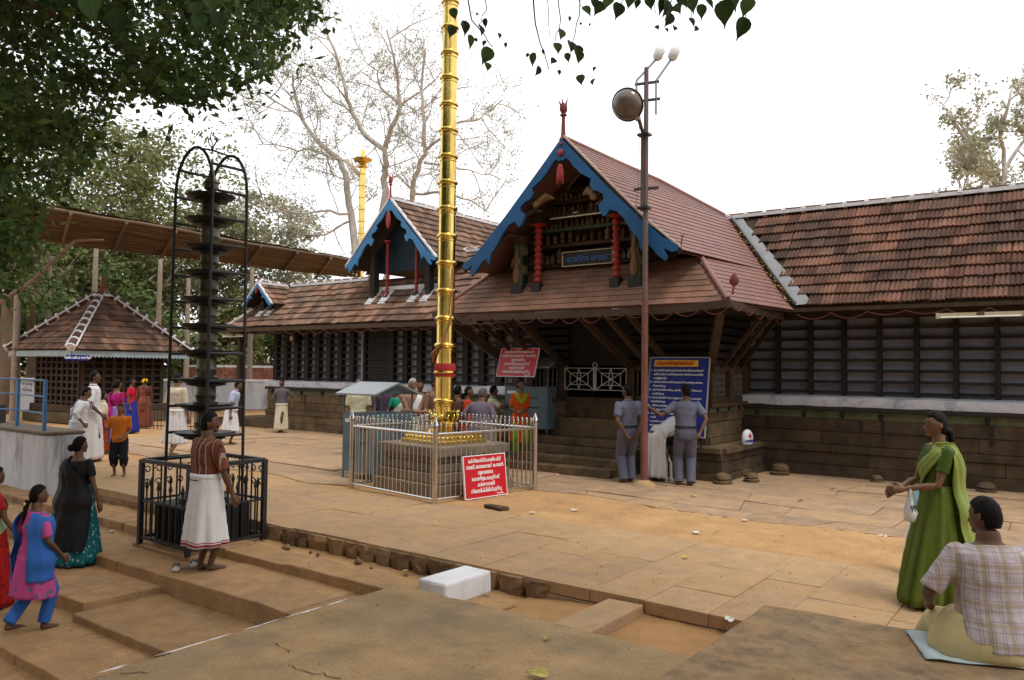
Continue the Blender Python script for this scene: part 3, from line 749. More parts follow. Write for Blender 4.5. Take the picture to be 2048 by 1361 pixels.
# slanting eave struts
for p, q, w in (((bx1 + .06, 13.88, 2.03), (AX + 3.02, 12.5, 3.0), .13), ((bx0 - .06, 13.88, 2.03), (AX - 3.02, 12.5, 3.0), .13), ((-6.55, 13.88, 2.05), (-6.72, 12.45, 3.0), .07), ((-7.0, 13.88, 2.05), (-7.2, 12.45, 3.0), .06), ((-7.42, 13.88, 2.05), (-7.75, 12.45, 3.0), .08), ((-9.0, 13.88, 2.05), (-9.2, 12.45, 3.0), .08), ((-9.5, 13.88, 2.05), (-9.75, 12.45, 3.0), .06), ((-9.9, 13.88, 2.05), (-10.25, 12.45, 3.0), .06),
                ((bx1 + .06, 14.4, 2.05), (AX + 3.15, 14.2, 3.02), .05), ((bx1 + .06, 14.9, 2.05), (AX + 3.15, 14.65, 3.02), .05), ((bx1 + .06, 15.4, 2.05), (AX + 3.15, 15.05, 3.02), .05)):
    m = MB(); m.beam(p, q, w, w * 1.5); m.build("eave_strut", M_wood2, PO, world=True)
# entrance steps
for i, (xa, xb, yf, z0, z1) in enumerate(((-10.5, -7.05, 12.46, 0, .15), (-9.55, -7.1, 12.78, .15, .3), (-9.4, -7.2, 13.08, .3, .45), (-9.3, -6.9, 13.36, .45, .6))):
    x = xa
    while x < xb - .05:
        e = min(xb, x + R(.8, 1.5))
        if xb - e < .4: e = xb
        m = MB(); m.b2((x + .002, yf, z0), (e - .002, 13.7, z1))
        for p in m.v: p += V((R(-.005, .005), R(-.008, .008), R(-.004, .004)))
        m.build("step", M_stone2, PO, world=True, bevel=.015); x = e
m = MB(); m.b2((-9.0, 13.75, .6), (-7.4, 14.1, .98)); m.build("threshold_stone", M_stone2, PO, world=True, bevel=.012)
m = MB(); m.b2((-9.0, 13.95, .98), (-7.4, 14.2, 1.4)); m.build("threshold_stone", M_stone, PO, world=True, bevel=.012)
# round feet of old pillars at the plinth corner
for x, y, s in ((-5.27, 13.28, 1.0), (-4.98, 13.9, .85), (-4.9, 15.25, 1.1), (-3.2, 15.35, .7), (-1.5, 15.3, .9), (-2.6, 15.3, .8)):
    t = thing("round_stone", "squat round stone on the paving " + {-5.27: "at the porch plinth corner", -4.98: "beside the porch plinth, second from its corner", -4.9: "in the angle between porch and right wing", -3.2: "against the right wing, nearest its porch end", -1.5: "against the right wing plinth, rightmost", -2.6: "against the right wing plinth, middle of three"}[x], "stone", (x, y, 0), R(0, 6), "round stones along the plinth")
    m = MB(); m.lathe([(.16 * s, -.02), (.17 * s, .05 * s), (.13 * s, .07 * s), (.15 * s, .1 * s), (.13 * s, .16 * s), (.06 * s, .19 * s)], (0, 0, 0), 12)
    for p in m.v: p += V((R(-.01, .01), R(-.01, .01), R(-.006, .006)))
    m.build("stone", M_stone2, t, smooth=40)
# ------------------------------------------------------------ wings
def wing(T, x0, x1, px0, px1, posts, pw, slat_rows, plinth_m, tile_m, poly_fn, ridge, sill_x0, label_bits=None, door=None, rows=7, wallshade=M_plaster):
    random.seed(int(abs(x0 * 10)))
    m = MB(); m.b2((x0, 15.72, 0), (x1, 15.9, 1.3)); po = m.build("plinth", plinth_m, T, world=True)
    courses(po, x0, x1, 15.62, [(0, .22, .05), (.22, .46, .02), (.46, .6, .05), (.6, .86, -.04), (.86, 1.1, -.02)], .12, plinth_m, 1.5, 2.9)
    m = MB(); m.b2((x0, 15.66, 1.1), (x1, 15.85, 1.24)); m.build("green_band", M_green, T, world=True)
    m = MB(); m.b2((x0, 15.54, 1.24), (x1, 15.9, 1.325)); m.build("cornice", M_soot2, T, world=True, bevel=.02)
    # lime ledge: uneven, hand-plastered
    n = int((x1 - x0) / .12); rings = []
    for i in range(n + 1):
        x = x0 + (x1 - x0) * i / n; k = noise.noise(V((x * 2.3, 1, 5))) * .012
        rings.append([V((x, 15.56 + k, 1.327 + k * 1.6)), V((x, 15.545 + k * .7, 1.43)), V((x, 15.58 + k, 1.5 + k * .7)), V((x, 15.9, 1.53 + k * .5)), V((x, 15.9, 1.327))])
    m = MB(); m.loft(rings); m.f = [tuple(reversed(f)) for f in m.f]; m.build("lime_ledge", M_ledge, T, world=True, smooth=40)
    x = x0 + .3
    while x < x1 - .2:      # lamp brackets and oil soot streaks
        m = MB(); m.ball((x, 15.64, 1.16), (.04, .06, .055), 7, 5); m.build("bracket", M_soot2, T, world=True)
        if random.random() < .75:
            m = MB(); w = R(.04, .1); x_ = x + R(-.05, .3); h = R(.2, .42)
            m.add([(x_, 15.631 - 0, 1.08), (x_ + w, 15.631, 1.08), (x_ + w * .8, 15.631, 1.08 - h), (x_ + w * .25, 15.631, 1.08 - h * R(.7, 1))], [(0, 3, 2, 1)]); m.build("oil_streak", M_soot2, T, world=True)
        x += R(.55, 1.0)
    # wall behind the lamp lattice, posts and shelves one by one
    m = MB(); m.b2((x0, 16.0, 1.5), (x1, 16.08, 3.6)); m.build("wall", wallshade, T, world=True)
    if door: m = MB(); m.b2((door[0], 15.9, .9), (door[1], 15.99, 3.1)); m.build("doorway", M_soot, T, world=True)
    for x in posts:
        m = MB(); m.b2((x - pw / 2, 15.84, 1.53), (x + pw / 2, 15.99, 3.12)); m.build("post", M_soot, T, world=True, bevel=.006)
    allp = posts
    for i in range(len(allp) - 1):
        a, c = allp[i] + pw / 2, allp[i + 1] - pw / 2
        if c - a > 1.2: continue
        for k in range(rows + 1):
            z = 1.57 + k * .205
            m = MB(); j = R(-.006, .006); m.b2((a, 15.87, z + j), (c, 15.99, z + .055 + j)); m.build("lamp_shelf", M_soot, T, world=True)
    m = MB(); m.b2((x0, 15.8, 3.03), (x1, 15.99, 3.16)); m.build("wall_plate", M_wood, T, world=True)
    # rafters under the eave
    x = x0 + .2
    while x < x1:
        m = MB(); m.beam((x, 15.02, 3.14), (x, 16.0, 4.05 - .0), .05, .07); m.build("rafter", M_wood, T, world=True); x += .62
M_plaster_l = M_plaster
WR = thing("right_wing", "long wing right of the porch with dark red clay tiles and lattice wall", "temple wing", (-1, 15.7, 0))
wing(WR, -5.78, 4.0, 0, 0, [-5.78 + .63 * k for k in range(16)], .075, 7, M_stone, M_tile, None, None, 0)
SW = V((0, 1, 1.09)).normalized(); Ow = V((0, 15.0, 3.2)); LW = 2.97
polyR = [(-4.45, 0), (4.2, 0), (4.2, LW), (-6.3, LW)]
m = MB(); deck(m, Ow, (1, 0, 0), SW, [(-4.6, 0), (4.2, 0), (4.2, LW), (-6.6, LW)], .06); ro = m.build("roof", M_wood, WR, world=True)
TM = tile_mesh(.228, .283, "tile", M_tile)
f = Field(TM, .228, .283, "tile", M_tile); random.seed(51)
f.add(Ow, (1, 0, 0), SW, [(-4.32, 0), (4.2, 0), (4.2, LW - .1), (-6.15, LW - .1)], 0, .011); f.finish(ro, 300)
ridge_run(WR, (-6.62, 16.98, 5.45), (4.2, 17.0, 5.41), 26, M_tile, .066)
# back slope so the roof is a roof
m = MB(); m.add([(-6.6, 17.0, 5.4), (4.2, 17.0, 5.4), (4.2, 19.2, 3.2), (-6.6, 19.2, 3.2)], [(0, 1, 2, 3)]); m.build("back_slope", M_tile, WR, world=True)
# lime valley band and lead gutter with dry leaves
vt, vb = V((-6.6, 17.02, 5.44)), V((-4.53, 14.96, 3.2))
m = MB(); n = 14; A = []; B = []
for i in range(n + 1):
    p = vt.lerp(vb, i / n); w = .2 + (.025 * (i % 2)) + .1 * i / n
    A.append(p + V((.02, 0, .03))); B.append(p + V((w, w * .05, .05)))
m.add(A + B, [(i, n + 1 + i, n + 2 + i, i + 1) for i in range(n)]); m.build("valley_mortar", mat("grey_lime", (.24, .24, .25), .9, var=.15, scale=5, bump=.3), WR, world=True)
m = MB(); m.beam(vt + V((.0, 0, .07)), vb + V((.0, 0, .07)), .05, .06); m.build("valley_flashing", mat("lead", (.12, .125, .13), .6), WR, world=True)
M_dry = mat("dry_leaf", (.27, .18, .075), .8, var=.4, scale=30, rand=.4)
m = MB(); random.seed(61)
for k in range(420):
    s = R(.15, 1); p = vt.lerp(vb, s) + V((-.02 - R(.0, .17), R(-.03, .03), .06 + R(0, .05)))
    a = R(0, 6.3); u = V((math.cos(a), math.sin(a), R(-.6, .6))) * R(.025, .045); w = V((-math.sin(a), math.cos(a), R(-.6, .6))) * R(.015, .03)
    m.add([p - u, p + w, p + u, p - w], [(0, 1, 2, 3)])
tag(m.build("dry_leaves", M_dry, WR, world=True), kind="stuff")
m = MB(); m.b2((-4.6, 14.97, 3.1), (4.2, 15.0, 3.17)); m.build("eave_fascia", M_wood2, WR, world=True)
WL = thing("left_wing", "long wing left of the porch with weathered clay tiles and lattice wall", "temple wing", (-16, 15.7, 0))
wing(WL, -21.5, -10.2, 0, 0, [-21.4 + .52 * k for k in range(9)] + [-16.1 + .55 * k for k in range(10)], .2, 7, M_stone2, M_tile_l, None, None, 0, door=(-17.1, -16.2), wallshade=mat('whitewashed_wall', (.32, .32, .37), .92, var=.1, scale=5, stain=(.22, .21, .24), stain_amt=.45, stain_scale=3))  # lighter whitewash copy, the sunlit look of this wall put into the colour
m = MB(); m.b2((-21.5, 15.9, 0), (-21.4, 19, 3.1)); m.build("end_wall", M_soot, WL, world=True)
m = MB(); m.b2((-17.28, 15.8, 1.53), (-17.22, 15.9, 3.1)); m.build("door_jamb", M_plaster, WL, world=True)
SWl = V((0, 1, 1.0)).normalized(); Ol = V((0, 15.0, 3.2)); Ll = 1.98; Lh = 2.9
m = MB(); deck(m, Ol, (1, 0, 0), SWl, [(-23.0, 0), (-10.9, 0), (-12.9, Lh), (-14.6, Lh), (-14.6, Ll), (-21.6, Ll)], .06); ro = m.build("roof", M_wood, WL, world=True)
TM2 = tile_mesh(.228, .27, "tile", M_tile_l)
f = Field(TM2, .228, .27, "tile", M_tile_l); random.seed(52)
f.add(Ol, (1, 0, 0), SWl, [(-22.9, 0), (-10.8, 0), (-12.9, Lh), (-14.6, Lh), (-14.6, Ll), (-21.6, Ll)], 0, .011)
f.add((-22.95, 15.0, 3.2), (0, -1, 0), V((1, 0, 1)), [(-4, 0), (0, 0), (-1.4, 1.9), (-4, 1.9)], 0, .011)
ridge_run(WL, (-21.3, 16.42, 4.65), (-17.6, 16.42, 4.65), 9, M_tile_l)
ridge_run(WL, (-14.4, 17.05, 5.32), (-11.5, 17.05, 5.32), 7, M_tile_l)
ridge_run(WL, (-22.95, 15.0, 3.25), (-21.5, 16.4, 4.62), 6, M_tile_l, .06)
m = MB(); m.add([(-21.6, 16.4, 4.6), (-10.5, 16.4, 4.6), (-10.5, 18.5, 2.8), (-21.6, 18.5, 2.8)], [(0, 1, 2, 3)]); m.add([(-14.6, 17.05, 5.25), (-10.5, 17.05, 5.25), (-10.5, 18.6, 3.6), (-14.6, 18.6, 3.6)], [(0, 1, 2, 3)]); m.build("back_slope", M_tile_l, WL, world=True)
m = MB(); m.b2((-22.95, 14.96, 3.06), (-10.9, 15.0, 3.18)); m.build("eave_fascia", M_wood2, WL, world=True)
m = MB(); m.b2((-22.95, 15.0, 3.06), (-22.9, 19, 3.18)); m.build("eave_fascia", M_wood2, WL, world=True)
for x, y in ((-22.5, 15.3), (-22.5, 17.2)): m = MB(); m.b2((x - .08, y - .08, 0), (x + .08, y + .08, 3.1)); m.build("post", M_wood, WL, world=True)
m = MB(); m.b2((-24.2, 15.6, 0), (-21.5, 19.2, .22)); m.build("terrace", M_stone2, WL, world=True)
# gable dormers of the left wing
def dormer(ax, y, za, hw, h, yb, pillars, fin):
    barge_boards(WL, ax, y, za, hw, h, M_bluel, .05)
    for sg in (1, -1):
        lo = V((ax + sg * hw * 1.0, 0, za - h * .92)); S = V((-sg * hw, 0, h * .92)); Ls = S.length; S = S.normalized(); U = V((0, sg, 0))
        poly = [(y, 0), (yb, 0), (yb, Ls), (y, Ls)] if sg > 0 else [(-yb, 0), (-y, 0), (-y, Ls), (-yb, Ls)]
        m = MB(); deck(m, lo, U, S, poly, .05); m.build("dormer_roof", M_wood, WL, world=True)
        if sg > 0: f.add(lo, U, S, [(u, s - (.1 if s else 0)) for u, s in poly], 0, .011)
        m = MB(); m.beam((ax + sg * .03, y - .0, za + .02), (ax + sg * hw, y - .0, za - h * .9), .08, .05); m.build("verge_mortar", M_mortar, WL, world=True)
    ridge_run(WL, (ax, y + .05, za + .05), (ax, yb, za + .05), max(3, int((yb - y) / .42)), M_tile_l, .08)
    m = MB(); m.prism([(-hw * .9, za - h), (hw * .9, za - h), (0, za - .1)], lambda u, v, t: V((ax + u, t, v)), y + .62, y + .58); m.build("dormer_wall", mat("dark_blue_board", (.006, .017, .03), .8, var=.3), WL, world=True)  # blue darkened: the shade of the recess is put into the colour
    m = MB(); m.ball((ax, y - .07, za - h * .3), (hw * .055, .03, hw * .14), 8, 6); m.build("pendant", M_red, WL, world=True, smooth=True)
    flame(WL, (ax, y, za), fin, M_red, .035 if hw > 1 else .022)
    for ox, pz, red in pillars:
        if red:
            b = MB(); pf = [(.045, 0)]; z = 0; H = za - h * .62 - pz
            while z < H: pf += [(.035, z + .005), (.06, z + .035), (.06, z + .05), (.035, z + .08)]; z += .085
            pf += [(.12, z + .02), (.12, z + .06), (.06, z + .08)]
            b.lathe(pf, (ax + ox, y + .35, pz), 10); b.build("turned_pillar", M_red, WL, world=True, smooth=60)
            z = pz
        else:
            b = MB(); b.b2((ax + ox - .09, y + .25, pz), (ax + ox + .09, y + .45, za - h * .7)); b.build("pillar", M_soot, WL, world=True)
        b = MB(); b.b2((ax + ox - .08, y + .26, pz - .18), (ax + ox + .08, y + .44, pz + .004)); b.build("pillar_block", M_black, WL, world=True)
        b = MB(); b.beam((ax + ox, y + .1, 3.2 + (y + .1 - 15) + .06), (ax + ox, y + .62, 3.2 + (y + .62 - 15) + .06), .26, .05); b.build("flashing", M_mortar, WL, world=True)
dormer(-15.78, 15.4, 6.66, 1.78, 1.95, 22.0, ((-.95, 4.05, False), (-.42, 4.0, True), (.72, 4.05, True), (1.2, 4.1, False)), .72)
m = MB(); m.b2((-16.9, 15.9, 4.18), (-14.6, 16.0, 4.3)); m.build("flashing", M_mortar, WL, world=True)
dormer(-21.5, 15.2, 4.6, .78, .75, 16.3, ((-.12, 3.75, False), (.32, 3.75, False)), .22)
f.finish(ro, 300)
# lead valley between left wing and porch
m = MB(); m.beam((-13.0, 17.0, 5.28), (-12.2, 16.2, 4.5), .35, .1); m.build("valley_mortar", M_mortar, WL, world=True)
# red light cable swagged along the eaves
def swag(name, label, pts, n, sag, seed):
    random.seed(seed); t = MB(); P = []
    pts = [V(p) for p in pts]
    for i in range(len(pts) - 1):
        a, c = pts[i], pts[i + 1]; k = max(1, round((c - a).length / n))
        for j in range(k):
            s = sag * R(.7, 1.25)
            for q in range(8):
                u = (j + q / 8) / k; P.append(a.lerp(c, u) + V((0, 0, -s * 4 * (q / 8) * (1 - q / 8))))
    P.append(pts[-1]); t.tube(P, .008, 5)
    o = t.build(name, M_wire, smooth=True); tag(o, label, "cable")
swag("light_cable", "red cable hanging in loops under the copper eave of the porch", [(AX - 3.2, 12.24, 3.02), (AX, 12.24, 2.95), (AX + 2.3, 12.24, 2.98), (AX + 3.3, 12.24, 3.06), (AX + 3.3, 14.9, 3.0)], .5, .13, 1)
swag("light_cable", "red cable looped under the eave of the right wing", [(-4.5, 14.93, 3.06), (4.2, 14.93, 3.06)], .62, .09, 2)
swag("light_cable", "dark red cable looped under the eave of the left wing", [(-22.8, 14.93, 3.06), (-11.2, 14.93, 3.06)], .6, .12, 4)
m = MB(); P = [V((-5.7 + k * .3, 15.56, .93 - .004 * k + .006 * math.sin(k))) for k in range(34)]; m.tube(P, .008, 5); tag(m.build("wall_cable", M_black), "thin black cable running along the stone plinth of the right wing", "cable")
# tube light under the right eave
for lab, c, rz, L in (("cream tube light fixture under the eave of the right wing", px(1960, 630, Y=14.85), 0, .62), ("short tube light under the eave at the far end of the left wing", V((-22.6, 15.1, 2.95)), 0, .6)):
    t = thing("tube_light", lab, "tube light", c, rz, "tube lights")
    m = MB(); m.b2((-L, .015, -.03), (L, .06, .045)); m.build("housing", M_cream, t)
    m = MB(); m.tube([(-L + .04, -.01, -.03), (L - .04, -.01, -.03)], .014, 7); m.build("tube", M_tube, t, smooth=50)
    for s in (-1, 1): m = MB(); m.b2((s * L - .02, -.03, -.05), (s * L + .02, .05, .05)); m.build("end_cap", M_cream, t)
    m = MB(); m.b2((-.05, -.0, .0), (.06, .013, .04)); m.build("starter", M_wood2, t)
t = thing("loudspeaker", "small square loudspeaker box under the eave of the left wing", "loudspeaker", px(588, 677, Y=15.75))
m = MB(); m.box((0, 0, 0), (.3, .16, .24)); m.build("cabinet", M_wood, t, bevel=.01)
m = MB(); m.lathe([(.08, 0), (.08, .015), (.02, .03)], (0, -.09, 0), 14, rot=Matrix.Rotation(rad(90), 3, 'X')); m.build("cone", M_cream, t)
# ============================================================ things standing in the court
M_gold = mat("polished_brass", (.74, .53, .15), .2, metal=1.0, var=.14, scale=5, rand=.05, bump=.16, bscale=7, stain=(.45, .29, .07), stain_amt=.5, stain_scale=2)
M_steel = mat("stainless_steel", (.6, .575, .56), .22, metal=1.0, var=.1, scale=9)
M_iron = mat("black_iron", (.016, .016, .018), .5, var=.35, scale=9, bump=.15, spec=.4)
M_bronze = mat("oiled_bronze", (.1, .095, .066), .42, metal=.55, var=.45, scale=7, hue=(.15, .14, .09), stain=(.03, .015, .013), stain_amt=.7, stain_scale=5)
M_booth = mat("blue_grey_enamel", (.105, .16, .195), .5, var=.12, scale=4, stain=(.07, .1, .12), stain_amt=.5, stain_scale=3)
M_boothroof = mat("pale_grey_sheet", (.27, .29, .31), .5, var=.1, scale=4)
M_signred = mat("red_sign_enamel", (.52, .006, .014), .4, var=.06, scale=3)
M_signwhite = mat("white_letter", (.82, .8, .8), .5, var=.02)
M_signblue = mat("blue_sign_enamel", (.008, .02, .20), .4, var=.08, scale=3)
M_yel = mat("yellow_sign_enamel", (.75, .42, .02), .45, var=.05)
M_grey = mat("grey_enamel", (.30, .32, .34), .5, var=.1)
M_pstone = mat("platform_stone", (.22, .175, .12), .9, var=.2, scale=5, bump=.4, bscale=30, rand=.1, hue=(.16, .135, .1), stain=(.09, .075, .055), stain_amt=.5, stain_scale=2.5)
# ------------------------------------------------------------ golden flagstaff on its stone base
FR = rad(-8)
FC = V((-8.6, 9.7, 0))
FL = thing("golden_flagstaff", "tall ringed golden flagstaff on a stepped base inside the steel railing", "flagstaff", FC, FR)
def zat(y): return px(890, y, d=12.87).z
rings_y = [-120, -65, -10, 43, 96, 147, 202, 255, 309, 362, 415, 471, 526, 582, 637, 691, 745, 802]
zs = sorted([zat(y) for y in rings_y])
z_low = 1.12
for i, z in enumerate(zs):
    z0 = z_low if i == 0 else zs[i - 1]
    r = .165 - .0052 * z
    m = MB(); m.lathe([(r, z0), (r, z0 + .05), (r * .99, z - .09), (r * 1.06, z - .08), (r * 1.06, z - .065), (r, z - .06), (r * 1.02, z - .035), (r * 1.2, z - .018), (r * 1.24, z), (r * 1.2, z + .018), (r * 1.02, z + .036), (r, z + .04)], (0, 0, 0), 40)
    m.build("brass_sleeve", M_gold, FL, smooth=35)
m = MB()      # lotus foot
m.lathe([(.36, .93), (.3, .95), (.22, .99), (.19, 1.02), (.24, 1.06), (.25, 1.1), (.2, 1.14), (.168, 1.17)], (0, 0, 0), 32)
m.build("lotus_foot", M_gold, FL, smooth=40)
for k in range(14):
    a = 2 * math.pi * k / 14; m = MB(); d = V((math.cos(a), math.sin(a), 0)); s = V((-d.y, d.x, 0))
    m.loft([[d * .2 + s * .05 + V((0, 0, 1.08)), d * .21 - s * .05 + V((0, 0, 1.08)), d * .19 + V((0, 0, 1.08))], [d * .26 + s * .055 + V((0, 0, 1.17)), d * .26 - s * .055 + V((0, 0, 1.17)), d * .235 + V((0, 0, 1.17))], [d * .24 + s * .03 + V((0, 0, 1.25)), d * .24 - s * .03 + V((0, 0, 1.25)), d * .22 + V((0, 0, 1.25))], [d * .27 + s * .003 + V((0, 0, 1.28)), d * .27 - s * .003 + V((0, 0, 1.28)), d * .265 + V((0, 0, 1.28))]])
    m.build("lotus_petal", M_gold, FL, smooth=True)
for h0, h1, w in ((.76, .82, .98), (.82, .885, .92), (.885, .93, .86)):
    m = MB(); m.box((0, 0, (h0 + h1) / 2), (w, w, h1 - h0)); m.build("brass_base", M_gold, FL, bevel=.012)
for k in range(10):
    for ax in range(4):
        m = MB(); p = V((-.4 + .8 * k / 9, -.462, .852)); m.ball(p, (.03, .016, .026), 7, 5)
        rot = Matrix.Rotation(ax * math.pi / 2, 3, 'Z'); m.v = [rot @ q for q in m.v]; m.build("base_boss", M_gold, FL, smooth=True)
for h0, h1, w in ((.0, .2, 1.62), (.2, .36, 1.52), (.36, .5, 1.42), (.5, .6, 1.36), (.6, .76, 1.52)):
    for sx in (-1, 1):
        for sy in (-1, 1):
            m = MB(); m.b2((sx * .003, sy * .003, h0 + .002), (sx * w / 2, sy * w / 2, h1 - .002))
            for p in m.v: p += V((R(-.006, .006), R(-.006, .006), R(-.004, .004)))
            m.build("base_stone", M_pstone, FL, bevel=.02)
t = MB(); t.lathe([(.165, 1.82), (.178, 1.83), (.172, 1.9), (.18, 1.96), (.17, 2.03), (.164, 2.04)], (0, 0, 0), 24)
o = t.build("cloth_band", mat("red_cloth", (.32, .02, .02), .85, var=.25, scale=14, bump=.3), smooth=50); o.location = FC; tag(o, "red cloth band tied round the golden flagstaff", "cloth")
m = MB(); m.tube([(.17, 0, 3.6), (.175, -.02, 3.0), (.19, -.06, 2.7), (.1, -.17, 2.35), (-.08, -.19, 2.2), (-.15, -.12, 2.05)], [.012, .012, .014, .02, .035, .02], 6); o = m.build("rope", mat("rope", (.3, .12, .06), .9)); o.location = FC; o.rotation_euler = (0, 0, FR); tag(o, "thin red rope wound down the golden flagstaff", "rope")
# steel railing
RL = thing("steel_railing", "square stainless steel railing around the golden flagstaff", "railing", FC, FR)
hs = 1.06
corner = [(-hs, -hs), (hs, -hs), (hs, hs), (-hs, hs)]
for x, y in corner:
    m = MB(); m.tube([(x, y, -.02), (x, y, 1.08)], .042, 16); m.build("post", M_steel, RL, smooth=50)
    m = MB(); m.lathe([(.05, 1.08), (.052, 1.1), (.03, 1.11), (.056, 1.13), (.05, 1.15), (.004, 1.25)], (x, y, 0), 14); m.build("post_finial", M_steel, RL, smooth=50)
bm_ = MB(); bm_.tube([(0, 0, .05), (0, 0, 1.1)], .0085, 7); bme2 = bm_.mesh("bar", M_steel, 50)
tp = MB(); tp.lathe([(.009, 0), (.013, .008), (.008, .014), (.016, .03), (.014, .045), (.003, .062)], (0, 0, 0), 8); tpm = tp.mesh("bar_tip", M_steel, 50)
for i in range(4):
    a, c = V((*corner[i], 0)), V((*corner[(i + 1) % 4], 0)); d = (c - a).normalized()
    for z, r in ((1.0, .024), (.06, .018)):
        m = MB(); m.tube([a + d * .03 + V((0, 0, z)), c - d * .03 + V((0, 0, z))], r, 12); m.build("rail", M_steel, RL, smooth=50)
    for k in range(1, 21):
        p = a.lerp(c, k / 21); o = link("bar", bme2, RL); o.location = p; q = link("tip", tpm, o); q.location = (0, 0, 1.1)
# red warning boards
def red_board(name, label, P, Uv, Wv, w, h):
    """P lower left corner, Uv along the width, Wv up the board"""
    Uv, Wv = V(Uv).normalized(), V(Wv).normalized(); Nn = Uv.cross(Wv)
    t = thing(name, label, "sign", P)
    M = Matrix(((Uv.x, Wv.x, Nn.x, 0), (Uv.y, Wv.y, Nn.y, 0), (Uv.z, Wv.z, Nn.z, 0), (0, 0, 0, 1)))
    def put(m_, nm, mt, bevel=0):
        m_.v = [M @ p for p in m_.v]; return m_.build(nm, mt, t, bevel=bevel)
    m = MB(); m.b2((0, 0, -.022), (w, h, 0)); put(m, "board", M_signred)
    for a, c in (((-.012, -.012, -.026), (w + .012, 0, .004)), ((-.012, h, -.026), (w + .012, h + .012, .004)), ((-.012, 0, -.026), (0, h, .004)), ((w, 0, -.026), (w + .012, h, .004))):
        m = MB(); m.b2(a, c); put(m, "edge_strip", M_signwhite)
    lines = ["േക്ഷ്രതത്തിനകേത്തക്ക്", "ബാഗ്, െമാൈബൽ േഫാൺ", "മുതലായവ", "െകാണ്ടുേപാകുന്നത്", "കർശനമായി", "നിേരാധിച്ചിരിക്കുന്നു"]
    for i, s in enumerate(lines):
        o = text_mesh("lettering", s, .075, M_signwhite, t, M @ Matrix.Translation((w * .5, h * (.88 - .145 * i), .003)), bold=.0025)
        ww = max(v.co.dot(Uv) for v in o.data.vertices) - min(v.co.dot(Uv) for v in o.data.vertices)
        mx = w * (.8, .9, .36, .68, .42, .74)[i]
        if True:
            k = mx / ww; c = M @ V((w * .5, h * (.88 - .145 * i), .003))
            for v in o.data.vertices:
                d = v.co - c; v.co = c + d - Uv * d.dot(Uv) * (1 - k)
    text_mesh("lettering", "േദവസ്വം", .03, M_signwhite, t, M @ Matrix.Translation((w * .83, h * .045, .003)), bold=.001)
    return t
fu = Matrix.Rotation(FR, 3, 'Z')
red_board("warning_sign", "red board with white letters leaning on the steel railing", FC + fu @ V((hs + .1, -hs + .52, .02)), fu @ V((-.0, 1, 0)), fu @ V((-.12, 0, 1)), .86, .62)
red_board("warning_sign", "tilted red board with white letters on the roof of the farther grey booth", px(993, 752, Y=13.2), (1, -.0, 0), (.02, .28, 1), .97, .6)
# ------------------------------------------------------------ lamp tower
LC = V((-8.78, 5.5, -.2))
LT = thing("lamp_tower", "dark bronze lamp tower of ten stacked trays rising from the black iron enclosure", "lamp tower", LC)
def zl(y): return px(418, y, d=9.66).z - LC.z
tiers = [392, 440, 495, 546, 599, 652, 704, 760, 810, 866]
m = MB(); m.lathe([(.3, 0), (.3, .1), (.26, .16), (.26, .5), (.3, .56), (.2, .62), (.14, .7)], (0, 0, 0), 24); m.build("pedestal", M_bronze, LT, smooth=40)
prev = .7
for i, y in enumerate(reversed(tiers)):
    z = zl(y); r = .114 - .0012 * i
    m = MB(); h = z - prev
    m.lathe([(r * 1.25, prev), (r * 1.3, prev + .03), (r, prev + .05), (r * 1.05, prev + h * .3), (r * 1.18, prev + h * .36), (r * 1.05, prev + h * .42), (r, prev + h * .75), (r * 1.2, prev + h * .8), (r * 1.35, z - .02)], (0, 0, 0), 20); m.build("shaft_drum", M_bronze, LT, smooth=40)
    R0 = .34 - .006 * i
    m = MB(); n = 36; rr = []
    for (q, dz, wv) in ((.35, -.045, 0), (.75, -.04, 0), (.9, -.02, .02), (1.0, .008, .05), (1.0, .017, .05), (.88, .002, .02), (.4, -.012, 0)):
        rr.append([V((R0 * (q + wv * (1 if k % 3 == 0 else -.5)) * math.cos(2 * math.pi * k / n), R0 * (q + wv * (1 if k % 3 == 0 else -.5)) * math.sin(2 * math.pi * k / n), z + dz + (.012 * (1 if k % 3 == 0 else -.6) if wv > .05 else 0))) for k in range(n)])
    m.loft(rr); m.build("oil_tray", M_iron, LT, smooth=35)
    m = MB(); m.lathe([(.1, z - .09), (R0 * .72, z - .062), (R0 * .7, z - .045), (.1, z - .04)], (0, 0, 0), 24); m.build("tray_collar", M_iron, LT, smooth=40)
    prev = z + .005
zt = prev
m = MB(); m.lathe([(.12, zt), (.13, zt + .02), (.05, zt + .05), (.045, zt + .07), (.09, zt + .1), (.085, zt + .15), (.1, zt + .17), (.06, zt + .22), (.04, zt + .26), (.022, zt + .34), (.008, zt + .46)], (0, 0, 0), 18); m.build("finial", M_bronze, LT, smooth=40)
# ladder cage
CG = thing("ladder_cage", "black iron ladder cage with arched tops around the lamp tower", "ladder", LC)
zc = zl(388); zp = zl(300)
for sy in (-1, 1):
    P = [V((-.44, sy * .25, 0)), V((-.4, sy * .235, zc))] + [V((-.4 * math.cos(math.pi * k / 12), sy * .235, zc + (zp - zc) * math.sin(math.pi * k / 12))) for k in range(1, 12)] + [V((.4, sy * .235, zc)), V((.44, sy * .25, 0))]
    m = MB(); m.tube(P, .019, 8); m.build("arch", M_iron, CG, smooth=60)
for sx in (-1, 1):
    z = 1.0
    while z < zc + .4:
        k = 1 if z < zc else math.sqrt(max(0, 1 - ((z - zc) / (zp - zc)) ** 2))
        x = sx * (.44 - .04 * min(1, z / zc)) * k
        m = MB(); m.tube([(x, -.245, z), (x, .245, z)], .018, 7); m.build("rung", M_iron, CG, smooth=60); z += .325
m = MB(); zz = zp
